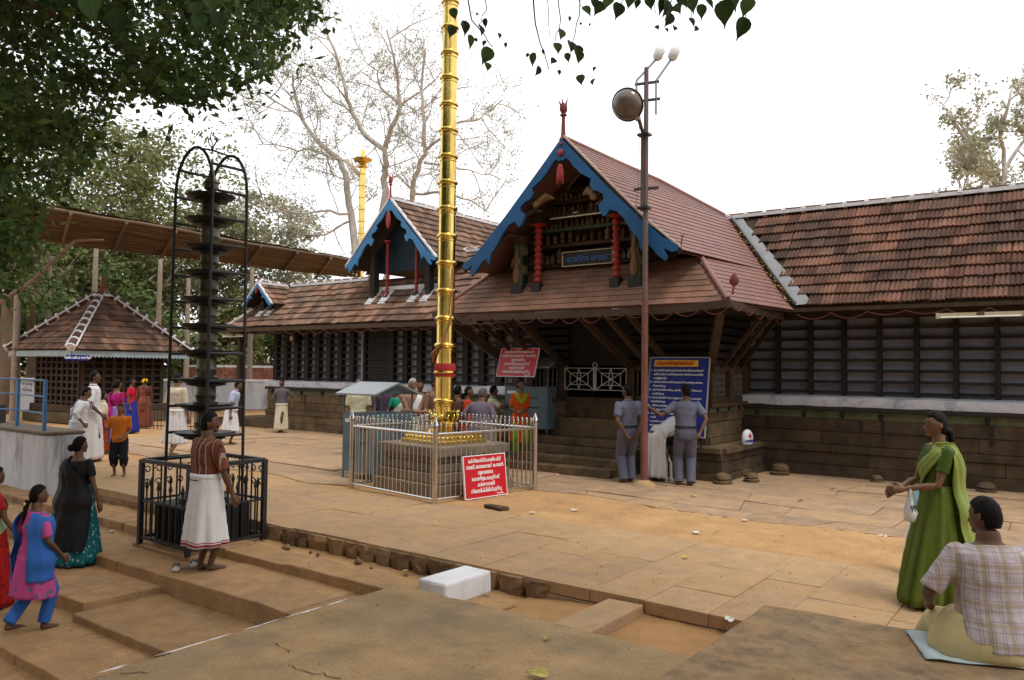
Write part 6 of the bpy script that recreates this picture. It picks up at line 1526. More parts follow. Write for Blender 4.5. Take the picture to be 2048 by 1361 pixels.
class Person:
    def __init__(s, label, foot, H, phi, sex='m', skin='mid', lean=0, side=0, bulk=1.0, armL=None, armR=None, footL=(-.055, 0, 0), footR=(.055, 0, 0), head=0, nod=0, near=2, hair='short', hairm=None, face=True, sit=False, elbowL=None, elbowR=None, mous=False, group=None, twist=0):
        s.H = H; s.near = near; s.lab = label
        s.o = thing("person", label, "person", foot, facing(phi), group)
        s.prof = MALE if sex == 'm' else FEM; s.sex = sex; s.bulk = bulk
        s.vox = {0: .0075, 1: .011, 2: .016, 3: .02}[near]
        s.pz = .5 if not sit else .06
        s.rotU = Matrix.Rotation(rad(-lean), 3, 'X') @ Matrix.Rotation(rad(side), 3, 'Y') @ Matrix.Rotation(rad(twist), 3, 'Z')
        s.sit = sit
        sh = .108 if sex == 'm' else .094
        s.S = {-1: s.up(V((-sh, 0, .795))), 1: s.up(V((sh, 0, .795)))}
        def arm(k, T, el):
            T = s.pt(V(T)) if T is not None else s.up(V((k * (.15 if sex == 'm' else .135), .035, .47)))
            return s.ik(s.S[k], T, .175 * H, .155 * H, s.rotL(V(el)) if el is not None else s.rotU @ V((k * .55, -1, -.1)))
        s.A = {-1: arm(-1, armL, elbowL), 1: arm(1, armR, elbowR)}
        hp = {k: s.pt(V((k * .05, 0, s.pz))) for k in (-1, 1)}
        s.L = {}
        for k, F in ((-1, footL), (1, footR)):
            A = s.pt(V(F) + V((0, -.012, .045))); kn, an = s.ik(hp[k], A, .245 * H, .235 * H, V((k * .12, 1, .1))); s.L[k] = (hp[k], kn, an)
        s.head_c = s.up(V((0, .012, .932))); s.rotH = s.rotU @ Matrix.Rotation(rad(-head), 3, 'Z') @ Matrix.Rotation(rad(-nod), 3, 'X')
        s.skin = SK[skin]; s.hairm = hairm or M_hair
        s.body(); s.hair(hair)
        if face: s.face(mous)
    def rotL(s, v): return v
    def pt(s, v): return V(v) * s.H
    def up(s, v):        # point of the upper body (units of height) after leaning
        p = V((0, 0, s.pz)); q = V(v); q = V((q.x * (s.bulk ** .5), q.y, q.z - .5)); return (p + s.rotU @ q) * s.H
    def ik(s, A, B, a, b, pole):
        d = B - A; L = min(d.length, (a + b) * .995); d = d.normalized(); B = A + d * L
        x = (a * a - b * b + L * L) / (2 * L); h = math.sqrt(max(0, a * a - x * x)); pl = V(pole) - d * V(pole).dot(d); pl = pl.normalized() if pl.length > 1e-5 else d.orthogonal().normalized()
        return A + d * x + pl * h, B
    def ring(s, z, rx, ry, n=18, e=0.0, yo=0.0): 
        k = s.bulk
        return [s.up(V((((rx * k + e) * math.cos(a)) / (k ** .5), (ry * k + e) * math.sin(a) + yo, z))) for a in (2 * math.pi * i / n for i in range(n))]
    def rad_at(s, z):
        P = s.prof
        if z <= P[0][0]: return P[0][1], P[0][2]
        for i in range(len(P) - 1):
            if P[i][0] <= z <= P[i + 1][0]:
                t = (z - P[i][0]) / (P[i + 1][0] - P[i][0]); return P[i][1] + (P[i + 1][1] - P[i][1]) * t, P[i][2] + (P[i + 1][2] - P[i][2]) * t
        return P[-1][1], P[-1][2]
    def body(s):
        b = MB(); H = s.H; k = math.sqrt(s.bulk)
        b.loft([s.ring(z, rx, ry) for z, rx, ry in s.prof])
        for sd in (-1, 1):
            S, (E, W) = s.S[sd], s.A[sd]; f_ = 1 if s.sex == 'm' else .86
            b.tube([S + (E - S).normalized() * -.01 * H, S.lerp(E, .3), S.lerp(E, .7), E, E.lerp(W, .3), E.lerp(W, .75), W], [.03 * H * f_ * k, .031 * H * f_ * k, .026 * H * f_ * k, .022 * H * f_, .0235 * H * f_, .017 * H * f_, .0145 * H * f_], 10)
            b.ball(S, .033 * H * f_ * k, 10, 7)
            s.hand(b, E, W, sd)
            hp, kn, an = s.L[sd]
            b.tube([hp + V((0, 0, .02 * H)), hp.lerp(kn, .3), hp.lerp(kn, .75), kn, kn.lerp(an, .3), kn.lerp(an, .8), an], [.05 * H * k, .05 * H * k, .037 * H, .031 * H, .033 * H * k, .021 * H, .019 * H], 10)
            heel = an + V((0, -.018, -.02)) * H
            b.tube([heel, an + V((0, .01, -.022)) * H, an + V((sd * .004, .06, -.032)) * H, an + V((sd * .008, .105, -.036)) * H], [.02 * H, .025 * H, .02 * H, .012 * H], 10, flat=.85)
            for t_ in range(5):
                q = an + V((sd * (-.018 + .0105 * t_), .098 - .006 * abs(t_ - .0), -.037)) * H; b.ball(q + V((0, .012 * H, 0)), (.0065 * H, .014 * H, .0065 * H), 7, 5)
        # head
        c, h = s.head_c, H; n, m_ = 20, 14; rings = []
        for i in range(m_ + 1):
            ph = math.pi * i / m_; z = -math.cos(ph); rr = max(.03, math.sin(ph)); ring = []
            for j in range(n):
                a = 2 * math.pi * j / n; x, y = math.cos(a), math.sin(a)
                jx = 1 - .3 * max(0, -z) ** 1.4; jy = 1 - .12 * max(0, -z) + (.1 * max(0, -z) if y > 0 else -.12 * max(0, -z))
                ring.append(c + s.rotH @ (V((x * rr * .0435 * jx, y * rr * .0545 * jy * (.93 if y > 0 else 1.0) + .004, z * .066)) * h))
            rings.append(ring)
        b.loft(rings)
        T = lambda v: c + s.rotH @ (V(v) * h)
        b.tube([T((0, .047, .012)), T((0, .055, -.004)), T((0, .062, -.014)), T((0, .05, -.02))], [.005 * h, .0065 * h, .0095 * h, .006 * h], 7)
        b.ball(T((0, .043, -.05)), (.016 * h, .013 * h, .012 * h), 8, 6)
        b.ball(T((0, .049, -.031)), (.015 * h, .008 * h, .008 * h), 8, 6)
        for sd in (-1, 1): b.ball(T((sd * .0455, -.002, -.004)), (.005 * h, .011 * h, .018 * h), 7, 6)
        o = b.build("body", s.skin, s.o); remesh(o, s.vox, 3)
    def hand(s, b, E, W, sd):
        H = s.H; d = (W - E).normalized(); inn = V((-sd, .15, 0)); pn = (inn - d * inn.dot(d)); pn = pn.normalized() if pn.length > .1 else d.orthogonal().normalized(); w = d.cross(pn).normalized()
        kn = W + d * .052 * H
        b.tube([W, W + d * .02 * H, kn], [.0145 * H, .021 * H, .022 * H], 9, flat=1)
        for i in range(4):
            o_ = (i - 1.5) * .0125 * H; L = (.042, .048, .045, .036)[i] * H * .95
            p0 = kn + w * o_ - d * .006 * H; p1 = p0 + d * L * .55 + pn * L * .1; p2 = p1 + d * L * .35 + pn * L * .32; b.tube([p0, p1, p2], [.0062 * H, .0056 * H, .0045 * H], 6)
        fw = w if w.y > 0 else -w
        t0 = W + d * .014 * H + fw * .014 * H; b.tube([t0, t0 + fw * .018 * H + d * .018 * H + pn * .008 * H, t0 + fw * .02 * H + d * .042 * H + pn * .014 * H], [.009 * H, .0078 * H, .0055 * H], 6)
    def hair(s, kind):
        if kind == 'none': return
        h = s.H; c = s.head_c; n, m_ = 28, 18; rings = []; b = MB()
        for i in range(m_ + 1):
            ph = math.pi * i / m_; z = -math.cos(ph); rr = max(.03, math.sin(ph)); ring = []
            for j in range(n):
                a = 2 * math.pi * j / n; x, y = math.cos(a) * rr, math.sin(a) * rr
                line = {'short': .42, 'bald': 9, 'fringe': .42}.get(kind, .36)
                if kind == 'bald': hairy = (z < .45 and y < -.1 and z > -.35) or (abs(x) > .7 and -.1 < z < .4 and y < .35)
                elif kind in ('short',): hairy = z > line - .75 * max(0, -y + .12) - (.35 if abs(x) > .75 and y < .25 else 0) and not (y > .45 and z < .5)
                else: hairy = z > line - 1.5 * max(0, -y + .3) and not (y > .5 and z < .55)
                if kind != 'bald' and y < -.25 and z > -.72: hairy = True
                k = (1.1 if kind != 'bald' else 1.04) + .03 * noise.noise(V((x * 5, y * 5, z * 5 + h * 3))) + (.03 if kind == 'short' else .012) * noise.noise(V((x * 14, y * 14, z * 14))) if hairy else .86
                ring.append(c + s.rotH @ (V((x * .0435 * k, y * .0545 * k + .001, z * .066 * k + (.001 if hairy else 0))) * h))
            rings.append(ring)
        b.loft(rings); T = lambda v: c + s.rotH @ (V(v) * h)
        o = b.build("hair", s.hairm, s.o, smooth=True)
        if kind == 'bun': b = MB(); b.ball(T((0, -.066, -.018)), (.032 * h, .022 * h, .03 * h), 12, 8); b.build("bun", s.hairm, s.o, smooth=True)
        if kind in ('plait', 'plaitflower'):
            b = MB(); P = []; rs = []; L = .26
            for i in range(15):
                u = i / 14; q = T((0, -.052 - .018 * math.sin(u * 3), -.03)); q = V((q.x, q.y, q.z - L * u * h)) + s.rotU @ V((0, -.012 * u * h - .01 * h, 0)); P.append(q); rs.append((.019 - .012 * u) * h * (1.12 if i % 2 else .88))
            b.tube(P, rs, 9); b.build("plait", s.hairm, s.o, smooth=True)
            if kind == 'plaitflower':
                b = MB()
                for i in range(7): b.ball(P[2] + rv3(.018) + V((0, -.012, -.012 * i + .03)), .012, 6, 5)
                b.build("flowers", mat("jasmine", (.7, .6, .3), .8), s.o)
    def face(s, mous):
        h = s.H; c = s.head_c; T = lambda v: c + s.rotH @ (V(v) * h)
        for sd in (-1, 1):
            b = MB(); b.ball(T((sd * .0175, .0425, .006)), (.0078 * h, .0055 * h, .0045 * h), 9, 6, rot=s.rotH); b.build("eye", M_eye, s.o, smooth=True)
            b = MB(); b.ball(T((sd * .0175, .0465, .006)), (.0034 * h, .0025 * h, .0036 * h), 8, 6, rot=s.rotH); b.build("iris", M_iris, s.o, smooth=True)
            b = MB(); b.tube([T((sd * .007, .0475, .0155)), T((sd * .017, .0478, .019)), T((sd * .028, .042, .0155))], [.0022 * h, .0026 * h, .0012 * h], 5); b.build("eyebrow", M_hair, s.o)
        b = MB(); b.tube([T((-.013, .0505, -.033)), T((0, .0565, -.031)), T((.013, .0505, -.033))], [.0015 * h, .0036 * h, .0015 * h], 6); b.build("lips", M_lip, s.o, smooth=True)
        if mous:
            b = MB(); b.tube([T((-.02, .047, -.029)), T((-.008, .0555, -.0235)), T((.008, .0555, -.0235)), T((.02, .047, -.029))], [.002 * h, .0045 * h, .0045 * h, .002 * h], 6); b.build("moustache", s.hairm, s.o, smooth=True)
    # ---- clothes
    def shirt(s, m, hem=.44, sleeve=.75, ease=.012, top=.832, name="shirt", collar=True, flare=.01, disp=.02):
        b = MB(); zs = [hem] + [z for z, _, _ in s.prof if hem + .015 < z < top - .004] + [top]; H = s.H
        rings = []
        for z in zs:
            rx, ry = s.rad_at(z); e = ease + flare * max(0, (.66 - z) / .2) - (.006 if z > .81 else 0); rings.append(s.ring(z, rx, ry, 20, e))
        b.loft(rings)
        for sd in (-1, 1):
            if sleeve <= 0: continue
            S, (E, W) = s.S[sd], s.A[sd]; f_ = (1 if s.sex == 'm' else .88) * math.sqrt(s.bulk); a = (E - S)
            P = [S - a.normalized() * .012 * H, S.lerp(E, .35), S.lerp(E, min(1, sleeve))]; rs = [.036 * H * f_, .039 * H * f_, .037 * H * f_]
            if sleeve > 1: P += [E.lerp(W, (sleeve - 1) * .5), E.lerp(W, sleeve - 1)]; rs = [.036 * H * f_, .038 * H * f_, .033 * H * f_, .03 * H * f_, .024 * H * f_]
            b.tube(P, rs, 12); b.ball(S, .038 * H * f_, 10, 7)
        o = b.build(name, m, s.o); remesh(o, s.vox * 1.15, 4, disp)
        if collar:
            b = MB(); n = 16; r1, r2 = [], []
            for i in range(n + 1):
                a = rad(110 + 320 * i / n); r1.append(s.up(V((.041 * math.cos(a), .043 * math.sin(a) + .002, .834)))); r2.append(s.up(V((.036 * math.cos(a), .038 * math.sin(a), .856))))
            b.add(r1 + r2, [(i, i + 1, n + 2 + i, n + 1 + i) for i in range(n)]); o = b.build("collar", m, s.o, smooth=True); k = o.modifiers.new("t", 'SOLIDIFY'); k.thickness = .006
        return o
    def wrap(s, m, top=.6, hem=.1, rt=(.0, .0), rb=(.15, .12), folds=9, amp=.017, shift=(0, 0), name="mundu", tuck=True, seed=1, ease=.016, train=0.0):
        """cloth wound round waist and legs"""
        random.seed(seed); b = MB(); n = 72; H = s.H; rows = 16; rings = []; ph = [R(0, 6.28) for _ in range(4)]
        for i in range(rows + 1):
            u = i / rows; z = top + (hem - top) * u
            if z > .5 and not s.sit: rx, ry = s.rad_at(z); rx, ry = rx * s.bulk + ease, ry * s.bulk + ease; w = 0
            else:
                r5 = s.rad_at(.5); w = (.5 - z) / max(.01, .5 - hem) if top > .5 else u
                rx = (r5[0] * s.bulk + ease) * (1 - w ** .8) + rb[0] * w ** .8; ry = (r5[1] * s.bulk + ease) * (1 - w ** .8) + rb[1] * w ** .8
            ring = []
            for j in range(n):
                a = 2 * math.pi * j / n; f_ = amp * (.15 + w) * (math.sin(folds * a + ph[0] + 1.3 * u) * .6 + math.sin((folds * 1.7) * a + ph[1]) * .4 + .5 * math.sin(3 * a + ph[2] + u * 2)) + .0018 * math.sin(40 * u + a * 2 + ph[3])
                p = V(((rx + f_) * math.cos(a), (ry + f_) * math.sin(a), z + (.004 * math.sin(2 * a + ph[1]) + .006 * math.sin(a + ph[2])) * w))
                if z > .5: q = s.up(p)
                else: q = V((p.x + shift[0] * w, p.y + shift[1] * w - (train * w * w if math.sin(a) < 0 else 0), p.z + s.pz - .5)) * H
                ring.append(q)
            rings.append(ring)
        b.loft(rings, cap=False); o = b.build(name, m, s.o, smooth=True); k = o.modifiers.new("t", 'SOLIDIFY'); k.thickness = .006
        if tuck: 
            b = MB(); b.loft([s.ring(z, *s.rad_at(z), 24, e) for z, e in ((top - .035, ease + .006), (top - .02, ease + .013), (top - .004, ease + .012), (top + .004, ease - .006))], cap=False); b.build("waist_roll", m, s.o, smooth=True)
        return o
    def trousers(s, m, top=.6, hem=.04, ease=.012):
        b = MB(); H = s.H; b.loft([s.ring(z, *s.rad_at(z), 20, ease * .8) for z in (.45, .47, .51, .55, top)])
        for sd in (-1, 1):
            hp, kn, an = s.L[sd]; b.tube([hp + V((0, 0, .02 * H)), hp.lerp(kn, .3), hp.lerp(kn, .75), kn, kn.lerp(an, .4), an + V((0, 0, (hem - .045) * H + .005))], [(.054 + ease * .6) * H, (.053 + ease * .7) * H, (.044 + ease * .8) * H, (.039 + ease) * H, (.036 + ease) * H, (.034 + ease) * H], 12)
        o = b.build("trousers", m, s.o); remesh(o, s.vox * 1.1, 4, .012)
    def surf(s, ang, z, e):
        rx, ry = s.rad_at(min(z, .83)); k = s.bulk; a = rad(ang)
        return s.up(V((((rx * k + e) * math.cos(a)) / (k ** .5), (ry * k + e) * math.sin(a), z)))
    def band(s, st, m, name, K=7, fold=.006):
        """cloth laid over the body; st = [(ang_a, z_a, ang_b, z_b, ease)]: the two edges of the cloth at each station"""
        b = MB(); rows = []; Q = []
        for i in range(len(st) - 1):
            for k in range(4): t = k / 4; Q.append(tuple(st[i][q] + (st[i + 1][q] - st[i][q]) * t for q in range(5)))
        Q.append(st[-1])
        for i, (a0, z0, a1, z1, e) in enumerate(Q): rows.append([s.surf(a0 + (a1 - a0) * k / K, z0 + (z1 - z0) * k / K, e + fold * math.sin(k * 2.6 + i * .25)) for k in range(K + 1)])
        n = K + 1; b.add([p for r in rows for p in r], [(i * n + k, i * n + k + 1, (i + 1) * n + k + 1, (i + 1) * n + k) for i in range(len(rows) - 1) for k in range(K)])
        o = b.build(name, m, s.o, smooth=True); k = o.modifiers.new("t", 'SOLIDIFY'); k.thickness = .007; k.offset = 0
        sm = o.modifiers.new("s", 'SUBSURF'); sm.levels = 1; sm.render_levels = 1
        return o
    def sari(s, m, blouse, hem=.015, pallu=True, rb=(.16, .14), back=.36, train=.0, m2=None, shift=(0, 0), seed=3, sd=-1, amp=.02):
        s.shirt(blouse, .6, .62, .006, .815, "blouse", False, 0, .006)
        s.wrap(m, .625, hem, rb=rb, folds=13, amp=amp, name="sari", tuck=False, seed=seed, ease=.014, train=train, shift=shift)
        L = 180 if sd < 0 else 0; g = -1 if sd < 0 else 1
        if pallu:
            A = lambda a: a if sd < 0 else 180 - a
            s.band([(A(-20), .60, A(-20), .5, .018), (A(20), .64, A(15), .53, .022), (A(60), .70, A(50), .57, .022), (A(90), .755, A(85), .63, .022), (A(110), .79, A(125), .70, .022), (A(118), .822, A(152), .765, .02), (A(140), .845, A(172), .80, .016), (A(200), .848, A(186), .805, .016), (A(238), .82, A(205), .77, .02), (A(262), .74, A(205), .69, .026), (A(280), .64, A(208), .6, .034), (A(285), .54, A(206), .52, .045), (A(284), .46, A(208), .44, .052), (A(282), back, A(210), back - .01, .06)], m2 or m, "pallu")
W_ = cloth("white_cotton", (.66, .65, .66), .05, bump=.2)
CRM = cloth("cream_cotton", (.56, .50, .36), .06)
def ft(x, y, z=0.0): return px(x, y, z=z)
# --- barefoot man in the striped shirt, by the lamp tower
p = Person("barefoot man in striped brown shirt and white mundu standing by the lamp tower", ft(408, 1142, -.245), 1.70, 38, skin='dark', head=38, near=0, armR=(.17, .09, .46), armL=(-.15, .05, .47), mous=True, footL=(-.03, .0, 0), footR=(.04, .03, 0), bulk=1.05)
p.shirt(cloth("striped_shirt", (.16, .05, .028), .12, 'stripe', (.30, .24, .2), 15, c3=(.03, .02, .02)), hem=.57, sleeve=.9, ease=.016)
p.wrap(cloth("white_mundu_red_border", (.68, .67, .68), .05, 'hem', (.35, .06, .07), .3), .615, .165, rb=(.158, .125), folds=7, amp=.015, seed=4)
# --- woman in the teal sari, on the lower tread
p = Person("woman seen from behind in teal and black sari on the steps", ft(150, 1126, -.37), 1.47, 12, 'f', 'mid', head=25, near=1, hair='bun', armR=(.17, .04, .46), bulk=1.12, face=False)
teal = cloth("teal_sari", (.008, .115, .14), .12, 'spots', (.25, .4, .42), 20); blk = cloth("black_silk", (.012, .011, .012), .2, rough=.6)
p.sari(teal, blk, m2=blk, rb=(.2, .18), train=.03, back=.3, hem=.02, seed=8)
p.band([(196, .82, 262, .80, .026), (192, .74, 320, .70, .034), (190, .64, 345, .60, .05), (190, .54, 348, .50, .062), (192, .42, 345, .38, .09), (196, .3, 335, .26, .125), (205, .17, 325, .13, .15)], blk, "pallu_fall", K=12, fold=.012)
p.band([(150, .79, 196, .835, .026), (168, .74, 200, .8, .036), (172, .64, 200, .68, .05), (172, .52, 198, .54, .066), (172, .4, 196, .4, .09), (176, .26, 200, .26, .13)], teal, "pallu_border", fold=.01)
# --- girl in pink
p = Person("girl in pink tunic and blue shawl walking up at the lower left", ft(64, 1262, -.52), 1.34, 28, 'f', 'dark', head=25, near=1, hair='plaitflower', footL=(-.04, -.13, .03), footR=(.05, .06, 0), armR=(.15, .1, .52), armL=(-.16, .02, .5), face=True)
pk = cloth("pink_print", (.50, .075, .26), .08, 'spots', (.12, .13, .2), 11)
p.shirt(pk, .5, .85, .012, .825, "tunic", False, .02); p.wrap(pk, .52, .25, rb=(.155, .13), folds=8, amp=.009, name="tunic_skirt", tuck=False, seed=5, ease=.022)
bl = cloth("blue_cotton", (.035, .125, .42), .1); p.trousers(bl, .5, .05, .008)
for A0, A1 in ((150, 236), (30, -56)):
    p.band([((A0 + A1) / 2 + 25 * (1 if A0 > 90 else -1) * -1, .78, A0 if A0 > 90 else A0, .80, .03), (A0, .8, A1, .825, .04), (A0, .72, A1, .745, .055), (A0 - (6 if A0 > 90 else -6), .62, A1, .63, .055), (A0 - (6 if A0 > 90 else -6), .5, A1, .5, .065), (A0, .36 if A0 < 90 else .3, A1, .36 if A0 < 90 else .3, .08)], bl, "shawl", fold=.01)
# --- woman in red at the very edge
p = Person("woman in red sari cut off by the left edge", ft(-22, 1215, -.52), 1.42, 40, 'f', 'dark', near=2, hair='plait', armR=(.16, .12, .5), face=False)
p.sari(cloth("red_sari", (.36, .012, .01), .15, 'spots', (.06, .01, .01), 16), cloth("red_blouse", (.33, .015, .012), .1), m2=cloth("pale_green_cloth", (.3, .38, .2), .08), seed=9)
# --- group at the left
p = Person("man in white with a towel on his shoulder leaning on the white platform", ft(152, 938), 1.54, 62, skin='mid', head=12, lean=10, near=1, armL=(-.26, -.05, .55), armR=(.16, .06, .56), elbowR=(1, -1, 0), face=True, bulk=1.1, mous=True)
p.shirt(W_, .46, 1.5); p.wrap(W_, .58, .05, rb=(.14, .12), seed=11)
p.band([(60, .72, 130, .74, .03), (75, .80, 120, .80, .028), (100, .84, 150, .82, .022), (250, .84, 205, .83, .022), (255, .76, 200, .76, .03), (250, .66, 200, .66, .036), (246, .6, 205, .6, .04)], cloth("blue_white_towel", (.48, .5, .6), .08, 'stripe', (.25, .28, .42), 30), "towel")
p = Person("tallest man in white shirt and mundu at the left", ft(182, 921), 1.82, 68, skin='dark', near=1, armR=(.14, .1, .52), head=8, bulk=1.0)
p.shirt(W_, .40, .85, .014); p.wrap(W_, .56, .03, rb=(.135, .125), seed=12, amp=.012)
p = Person("child in cream top and rust skirt behind the tallest man", ft(203, 907), 1.36, 60, 'f', 'mid', near=2, hair='bun', face=False)
p.shirt(CRM, .5, .9); p.wrap(cloth("rust_skirt", (.26, .035, .012), .1), .56, .05, rb=(.13, .11), name="skirt", seed=13, tuck=False)
p = Person("boy in orange shirt and black shorts", ft(237, 953), 1.27, 168, skin='mid', near=1, head=0, armR=(.14, .04, .5), armL=(-.06, .12, .55), footL=(-.07, .0, 0), footR=(.07, -.06, 0))
p.shirt(cloth("orange_shirt", (.50, .14, .012), .1), .47, .8); p.trousers(cloth("black_shorts", (.012, .012, .02), .1), .56, .26, .02)
p = Person("woman in magenta and lilac printed sari behind the boy", ft(230, 903), 1.62, 22, 'f', 'mid', near=2, hair='bun', face=False, bulk=1.08)
p.sari(cloth("lilac_print", (.30, .13, .40), .15, 'spots', (.45, .3, .5), 14), cloth("magenta_blouse", (.32, .01, .12), .1), m2=cloth("magenta_cloth", (.36, .012, .15), .12), seed=14)
p = Person("woman in red blouse and blue sari facing the pavilion", ft(260, 866), 1.58, 85, 'f', 'dark', near=2, hair='bun', face=False)
p.sari(cloth("royal_blue_sari", (.02, .03, .26), .1), cloth("scarlet_blouse", (.42, .012, .03), .1), m2=cloth("scarlet_cloth", (.4, .015, .03), .1), seed=15)
p = Person("woman in rust-brown patterned sari with yellow flowers in her hair", ft(287, 856), 1.58, 330, 'f', 'dark', near=2, hair='bun', face=False, bulk=1.05)
p.sari(cloth("rust_brown_sari", (.15, .04, .025), .25, 'spots', (.32, .16, .08), 22), cloth("brown_blouse", (.1, .03, .02), .1), seed=16)
b = MB()
for k in range(9): b.ball(p.head_c + p.rotH @ V((R(-.07, .07), -.1, R(-.05, .03))), .035, 7, 5)
b.build("yellow_flowers", mat("marigold", (.7, .42, .01), .8), p.o)
p = Person("man in cream shirt with his white mundu folded up, behind the lamp cage", ft(350, 913), 1.78, 20, skin='mid', near=1, face=False, head=20, footR=(.06, -.12, .02), bulk=1.05)
p.shirt(cloth("beige_shirt", (.52, .44, .35), .06), .43, .9); p.wrap(W_, .57, .16, rb=(.14, .12), seed=17)
p = Person("man in pale blue shirt partly hidden right of the lamp tower", ft(460, 890), 1.62, 82, skin='mid', near=2, lean=12, face=False, footR=(.04, -.14, 0))
p.shirt(cloth("pale_blue_shirt", (.4, .45, .6), .06), .46, .8); p.wrap(W_, .57, .2, rb=(.14, .12), seed=18)
p = Person("man in grey checked shirt walking alone before the left wing", ft(562, 866), 1.58, 192, skin='dark', near=1, footL=(-.04, .05, 0), footR=(.045, -.04, .0), armR=(.1, .14, .64), armL=(-.2, -.03, .52), mous=True)
p.shirt(cloth("grey_check_shirt", (.10, .09, .10), .15, 'plaid', (.16, .15, .17), 18, c3=(.05, .04, .05)), .44, .9); p.wrap(CRM, .55, .06, rb=(.13, .125), seed=19, amp=.012)
p = Person("far man in white shirt and orange dhoti behind the blue rail", ft(12, 817), 1.62, 30, skin='mid', near=3, face=False)
p.shirt(W_, .48, .8); p.wrap(cloth("orange_dhoti", (.55, .14, .02), .08), .57, .05, rb=(.12, .1), seed=20)
# --- worshippers behind the railing
def st_(x, s): return px(x, 739 + .0122 * (x - 1024) + 1.95 * s, d=1569 / s)
def gl(x, s): q = px(x, 900, d=1569 / s); q.z = 0; return q
p = Person("man in cream shirt behind the near booth", gl(715, 90), 1.70, 175, skin='mid', near=2, hair='bald', bulk=1.1)
p.shirt(cloth("cream_shirt", (.50, .47, .33), .06), .45, .85); p.wrap(W_, .57, .05, seed=21)
p = Person("man in dark plum shirt behind the near booth, half hidden", gl(766, 92), 1.66, 150, skin='dark', near=2)
p.shirt(cloth("plum_shirt", (.06, .03, .06), .1), .45, .85); p.wrap(cloth("grey_lungi", (.15, .13, .16), .1), .57, .05, seed=22)
p = Person("woman in green blouse and white sari left of the man with folded arms", gl(797, 92), 1.60, 160, 'f', 'light', near=1, hair='bun', armL=(-.02, .12, .6), armR=(.1, .12, .6))
p.sari(cloth("white_sari", (.6, .58, .54), .05), cloth("green_blouse", (.01, .22, .13), .1), seed=23)
p = Person("bare-chested man with folded arms and a white towel on his shoulder", gl(822, 104), 1.76, 152, skin='light', near=1, hair='short', hairm=M_hair_g, nod=14, armL=(.09, .125, .655), armR=(-.07, .135, .64), elbowL=(-1, -.1, -.8), elbowR=(1, -.1, -.8), bulk=1.12, mous=True)
p.wrap(cloth("offwhite_mundu", (.58, .55, .47), .05), .585, .04, rb=(.14, .12), seed=24)
p.band([(70, .60, 110, .60, .02), (75, .7, 112, .7, .02), (100, .8, 130, .79, .018), (120, .842, 150, .825, .014), (240, .842, 210, .825, .014), (250, .76, 215, .76, .02), (250, .66, 212, .66, .024)], W_, "towel")
p = Person("bare-chested man looking over the shoulder of the man with folded arms", gl(838, 98), 1.72, 175, skin='mid', near=2, mous=True)
p.wrap(W_, .585, .05, seed=25)
p = Person("bare-chested man half hidden behind the golden flagstaff", gl(868, 100), 1.78, 130, skin='mid', near=1, armR=(.1, .15, .58), armL=(-.0, .15, .6), bulk=1.05)
p.wrap(cloth("cream_mundu", (.58, .54, .45), .05), .585, .04, seed=26)
p = Person("bare-chested man in maroon cloth just right of the flagstaff", gl(913, 98), 1.62, 40, skin='dark', near=2, face=False)
p.wrap(cloth("maroon_lungi", (.14, .02, .02), .1), .585, .05, seed=27)
p = Person("woman in orange-red dress in profile right of the flagstaff", gl(934, 98), 1.60, 100, 'f', 'mid', near=1, hair='plait', head=0)
p.shirt(cloth("orange_red_top", (.5, .05, .012), .1), .42, .9, collar=False); p.wrap(cloth("orange_red_skirt", (.45, .04, .012), .1), .5, .05, name="skirt", tuck=False, seed=28)
p = Person("man in mauve shirt with his back turned, behind the railing", gl(958, 106), 1.60, 28, skin='mid', near=1, hairm=M_hair_m, head=40, lean=8, armL=(-.24, .12, .56), armR=(.2, .1, .5), face=True, bulk=1.15)
p.shirt(cloth("mauve_shirt", (.14, .115, .155), .08), .42, 1.3, .02); p.wrap(cloth("dull_lungi", (.2, .17, .18), .1), .55, .05, seed=29)
p = Person("person in pale clothes behind the man in the mauve shirt", gl(984, 92), 1.60, 80, skin='mid', near=2, face=False, armR=(.1, .2, .75))
p.shirt(cloth("pale_yellow_shirt", (.5, .47, .34), .06), .46, .8); p.wrap(W_, .57, .05, seed=30)
p = Person("woman in orange tunic with green dupatta before the farther booth", px(1040, 900, Y=13.12) * 1.0, 1.60, 172, 'f', 'mid', near=1, hair='bun', head=-22, armL=(-.02, .13, .6), armR=(.05, .13, .59))
p.o.location.z = .15
orn = cloth("orange_tunic", (.56, .085, .01), .08)
p.shirt(orn, .5, .8, .01, .825, "tunic", False, .012); p.wrap(orn, .52, .2, rb=(.125, .1), folds=5, amp=.006, name="tunic_skirt", tuck=False, seed=31, ease=.018)
grn = cloth("lime_dupatta", (.22, .33, .015), .1); p.trousers(grn, .5, .04, .014)
p.band([(200, .80, 250, .83, .02), (176, .80, 205, .845, .02), (140, .80, 128, .842, .02), (118, .75, 108, .80, .024), (96, .69, 90, .745, .026), (84, .69, 90, .745, .026), (62, .75, 72, .80, .024), (40, .80, 52, .842, .02), (4, .80, -25, .845, .02), (-20, .80, -70, .83, .02)], grn, "dupatta", fold=.004)
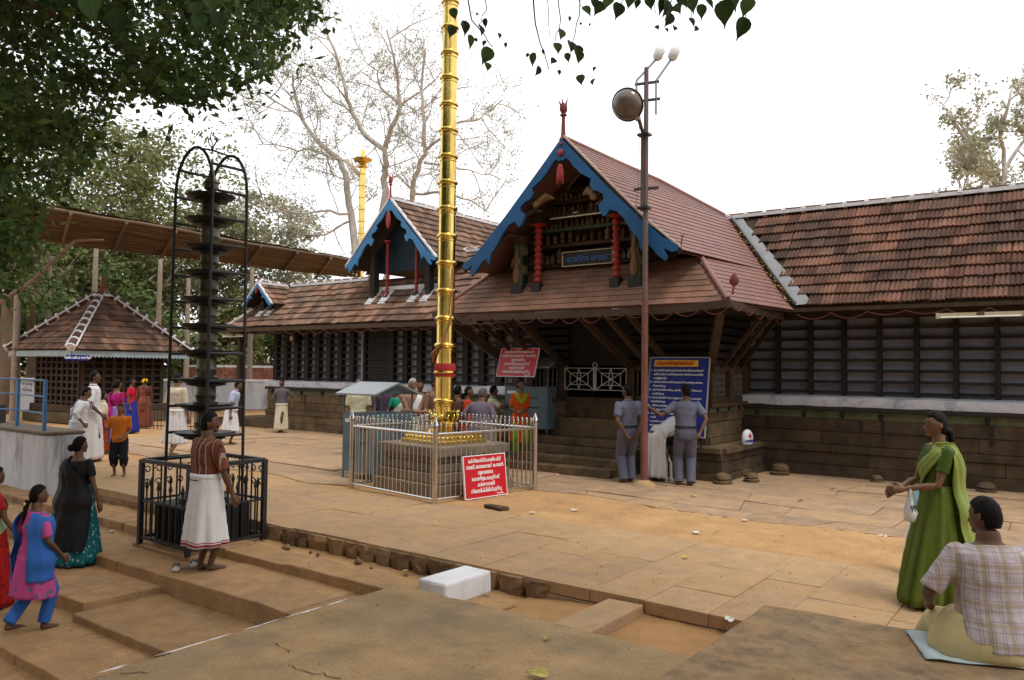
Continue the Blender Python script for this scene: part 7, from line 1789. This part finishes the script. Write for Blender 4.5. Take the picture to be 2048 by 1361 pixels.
# --- guards, bending man
uni = cloth("grey_uniform", (.115, .12, .17), .08); unit = cloth("grey_trousers", (.105, .105, .145), .08)
def guard(lab, foot, H, phi, **k):
    p = Person(lab, foot, H, phi, skin='dark', near=0, **k); p.shirt(uni, .565, .72, .013); p.trousers(unit, .585, .03, .014)
    b = MB(); b.loft([p.ring(z, *p.rad_at(z), 24, e) for z, e in ((.566, .012), (.568, .018), (.59, .019), (.592, .012))], cap=False); b.build("belt", M_black, p.o, smooth=50)
    b = MB(); q = p.surf(90, .579, .02); b.box(q, (.04, .012, .035)); b.build("buckle", M_steel, p.o); return p
guard("uniformed guard leaning beside the lamp post with hands behind his back", ft(1256, 966), 1.72, 348, lean=-3, side=-2, head=-35, armL=(-.06, -.1, .5), armR=(.06, -.11, .495), elbowL=(-1, -.3, 0), elbowR=(1, -.3, 0), footL=(-.045, .0, 0), footR=(.045, .05, 0), mous=True, hair='short')
guard("uniformed guard resting his left hand on the lamp post", ft(1371, 972), 1.74, 5, head=-25, armL=(-.36, .02, .765), armR=(.12, -.13, .53), elbowR=(1, -.2, 0), elbowL=(-.3, -.5, -1), footL=(-.06, .03, 0), footR=(.05, -.01, 0), face=True, bulk=1.05)
p = Person("man in white bending forward between the two guards", ft(1312, 962), 1.64, 70, skin='dark', near=1, lean=62, face=False, armR=(.05, .45, .5), armL=(-.05, .4, .45), footL=(-.05, .0, 0), footR=(.05, .05, 0))
p.shirt(W_, .5, .8); p.wrap(W_, .56, .05, rb=(.12, .1), seed=33)
p.band([(150, .60, 30, .60, .03), (160, .7, 20, .7, .035), (165, .8, 15, .8, .04), (200, .83, -20, .83, .03), (230, .74, -50, .74, .03)], W_, "shoulder_cloth")
# --- woman in green sari and child
p = Person("woman in glasses and green sari walking left at the right of the court", ft(1880, 1212), 1.64, 272, 'f', 'mid', near=0, hair='plait', armL=(-.03, .19, .6), armR=(.05, .2, .585), footL=(-.04, .07, 0), footR=(.04, -.07, .0), nod=4)
gs = cloth("green_silk", (.095, .13, .016), .12, rough=.5, bump=.25)
gs2 = cloth("light_green_silk", (.2, .25, .055), .1, rough=.5)
p.sari(gs, cloth("green_blouse_silk", (.055, .09, .012), .1, rough=.5), rb=(.165, .20), hem=.012, train=.05, back=.24, seed=34, m2=gs2, amp=.03)
p.band([(132, .838, 176, .80, .022), (235, .845, 186, .80, .026), (262, .79, 186, .75, .036), (278, .7, 184, .68, .046), (285, .6, 186, .58, .056), (288, .48, 190, .46, .075), (286, .36, 196, .34, .1), (282, .24, 205, .23, .13)], gs2, "pallu_fall", K=10, fold=.012)
b = MB(); T = lambda v: p.head_c + p.rotH @ (V(v) * p.H)
for sd in (-1, 1):
    b.tube([T((sd * .018 + .014 * math.cos(a), .055, .006 + .011 * math.sin(a))) for a in (k * math.pi / 6 for k in range(13))], .0018, 5); b.tube([T((sd * .032, .054, .008)), T((sd * .046, .0, .006))], .0018, 5)
b.build("glasses", M_iron, p.o)
w_ = p.A[1][1]; b = MB(); dd = (p.A[1][1] - p.A[1][0]).normalized(); b.tube([w_ - dd * .02, w_ - dd * .005], .028, 12); b.build("wrist_watch", M_gold, p.o, smooth=50)
b = MB(); b.tube([p.up(V((.036 * math.cos(a), .038 * math.sin(a) + .004, .838 + .008 * -math.sin(a)))) for a in (k * math.pi / 8 for k in range(17))], .003, 5); b.build("necklace", M_gold, p.o)
c = pmat(p.o) @ (p.A[-1][1]); T = thing("plastic_bag", "crumpled white plastic bag with dark letters in the hand of the woman in green", "bag", c + V((.04, .02, -.1)), p.o.rotation_euler.z)
m = MB(); m.lathe([(.01, -.17), (.055, -.16), (.07, -.1), (.05, -.03), (.02, .04), (.035, .1), (.01, .12)], (0, 0, 0), 14, sy=.7)
for v in m.v: v += rv3(.012)
m.build("film", mat("white_plastic_film", (.62, .62, .62), .4, var=.08), T, smooth=True)
text_mesh("lettering", "CO\nM", .035, M_black, T, Matrix.Translation((-.062, .0, -.06)) @ Matrix.Rotation(rad(-90), 4, 'Z') @ Matrix.Rotation(rad(90), 4, 'X'), bold=.003)
p = Person("small child with hair clip in pale blue dress beyond the woman in green", ft(1846, 1150), 1.02, 285, 'f', 'dark', near=1, hair='bun', face=True)
lb = cloth("pale_blue_dress", (.3, .5, .62), .08); p.shirt(lb, .5, .6, collar=False); p.wrap(lb, .54, .2, rb=(.17, .15), folds=7, amp=.012, name="dress_skirt", tuck=False, seed=35)
b = MB(); b.tube([p.head_c + V((-.0, -.06, .05)), p.head_c + V((.03, -.03, .075))], .012, 6); b.build("hair_clip", mat("lime_clip", (.4, .55, .05), .5), p.o)
# --- seated man
p = Person("man in checked shirt and cream mundu sitting on the right platform, back turned", px(1992, 1316, z=.33), 1.62, 8, skin='dark', sit=True, near=0, lean=8, head=-38, nod=4, armL=(-.16, .17, .14), armR=(.16, .17, .14), elbowL=(-1, -.3, -1.2), elbowR=(1, -.3, -1.2), footL=(-.16, .36, -.2), footR=(.14, .36, -.2), bulk=1.14, hair='short', face=True)
p.shirt(cloth("checked_shirt", (.50, .44, .46), .06, 'plaid', (.36, .26, .13), 9.5, c3=(.25, .17, .22), bump=.2), .47, .9, .024, flare=.02, disp=.018)
b = MB(); H = p.H; n = 40; rings = []
for z, rx, ry, cy in ((-.0, .19, .13, .03), (.0, .2, .14, .03), (.02, .208, .15, .035), (.06, .2, .15, .04), (.1, .175, .135, .04), (.135, .15, .115, .03), (.15, .135, .1, .02)):
    rings.append([V(((rx + .006 * math.sin(5 * a + z * 30) + .003 * math.sin(11 * a)) * math.cos(a), (ry + .006 * math.sin(4 * a + 1 + z * 20)) * math.sin(a) + cy, z + .004 + .005 * math.sin(3 * a))) * H for a in (2 * math.pi * k / n for k in range(n))])
b.loft(rings); crm = cloth("cream_yellow_mundu", (.52, .43, .22), .07, bump=.3); b.build("mundu", crm, p.o, smooth=True)
b = MB()
for sd in (-1, 1):
    hp, kn, an = p.L[sd]; b.tube([hp + V((sd * .04, .05, .03)) * H, hp.lerp(kn, .5) + V((sd * .03, 0, 0)), kn + V((sd * .01, 0, .0)), kn.lerp(an, .6), an + V((0, 0, .05))], [.085 * H, .085 * H, .066 * H, .062 * H, .06 * H], 14)
o = b.build("mundu_lap", crm, p.o); remesh(o, .012, 6, .012)
m = MB(); n = 14; vs = []
for j in range(n):
    for i in range(n): vs.append(V(((i / (n - 1) - .5) * .95, (j / (n - 1) - .5) * .5, .012 + .012 * noise.noise(V((i * .6, j * .6, 2))) + .006 * math.sin(i * 1.7))))
m.add(vs, [(j * n + i, j * n + i + 1, (j + 1) * n + i + 1, (j + 1) * n + i) for j in range(n - 1) for i in range(n - 1)])
o = m.build("sitting_cloth", cloth("pale_blue_cloth", (.42, .48, .5), .08), smooth=True); q = px(2010, 1312, z=.33); o.location = (q.x, q.y + .02, .335); o.rotation_euler = (0, 0, facing(8) - .12); k = o.modifiers.new("t", 'SOLIDIFY'); k.thickness = .004
tag(o, "pale blue cloth spread under the seated man", "cloth")
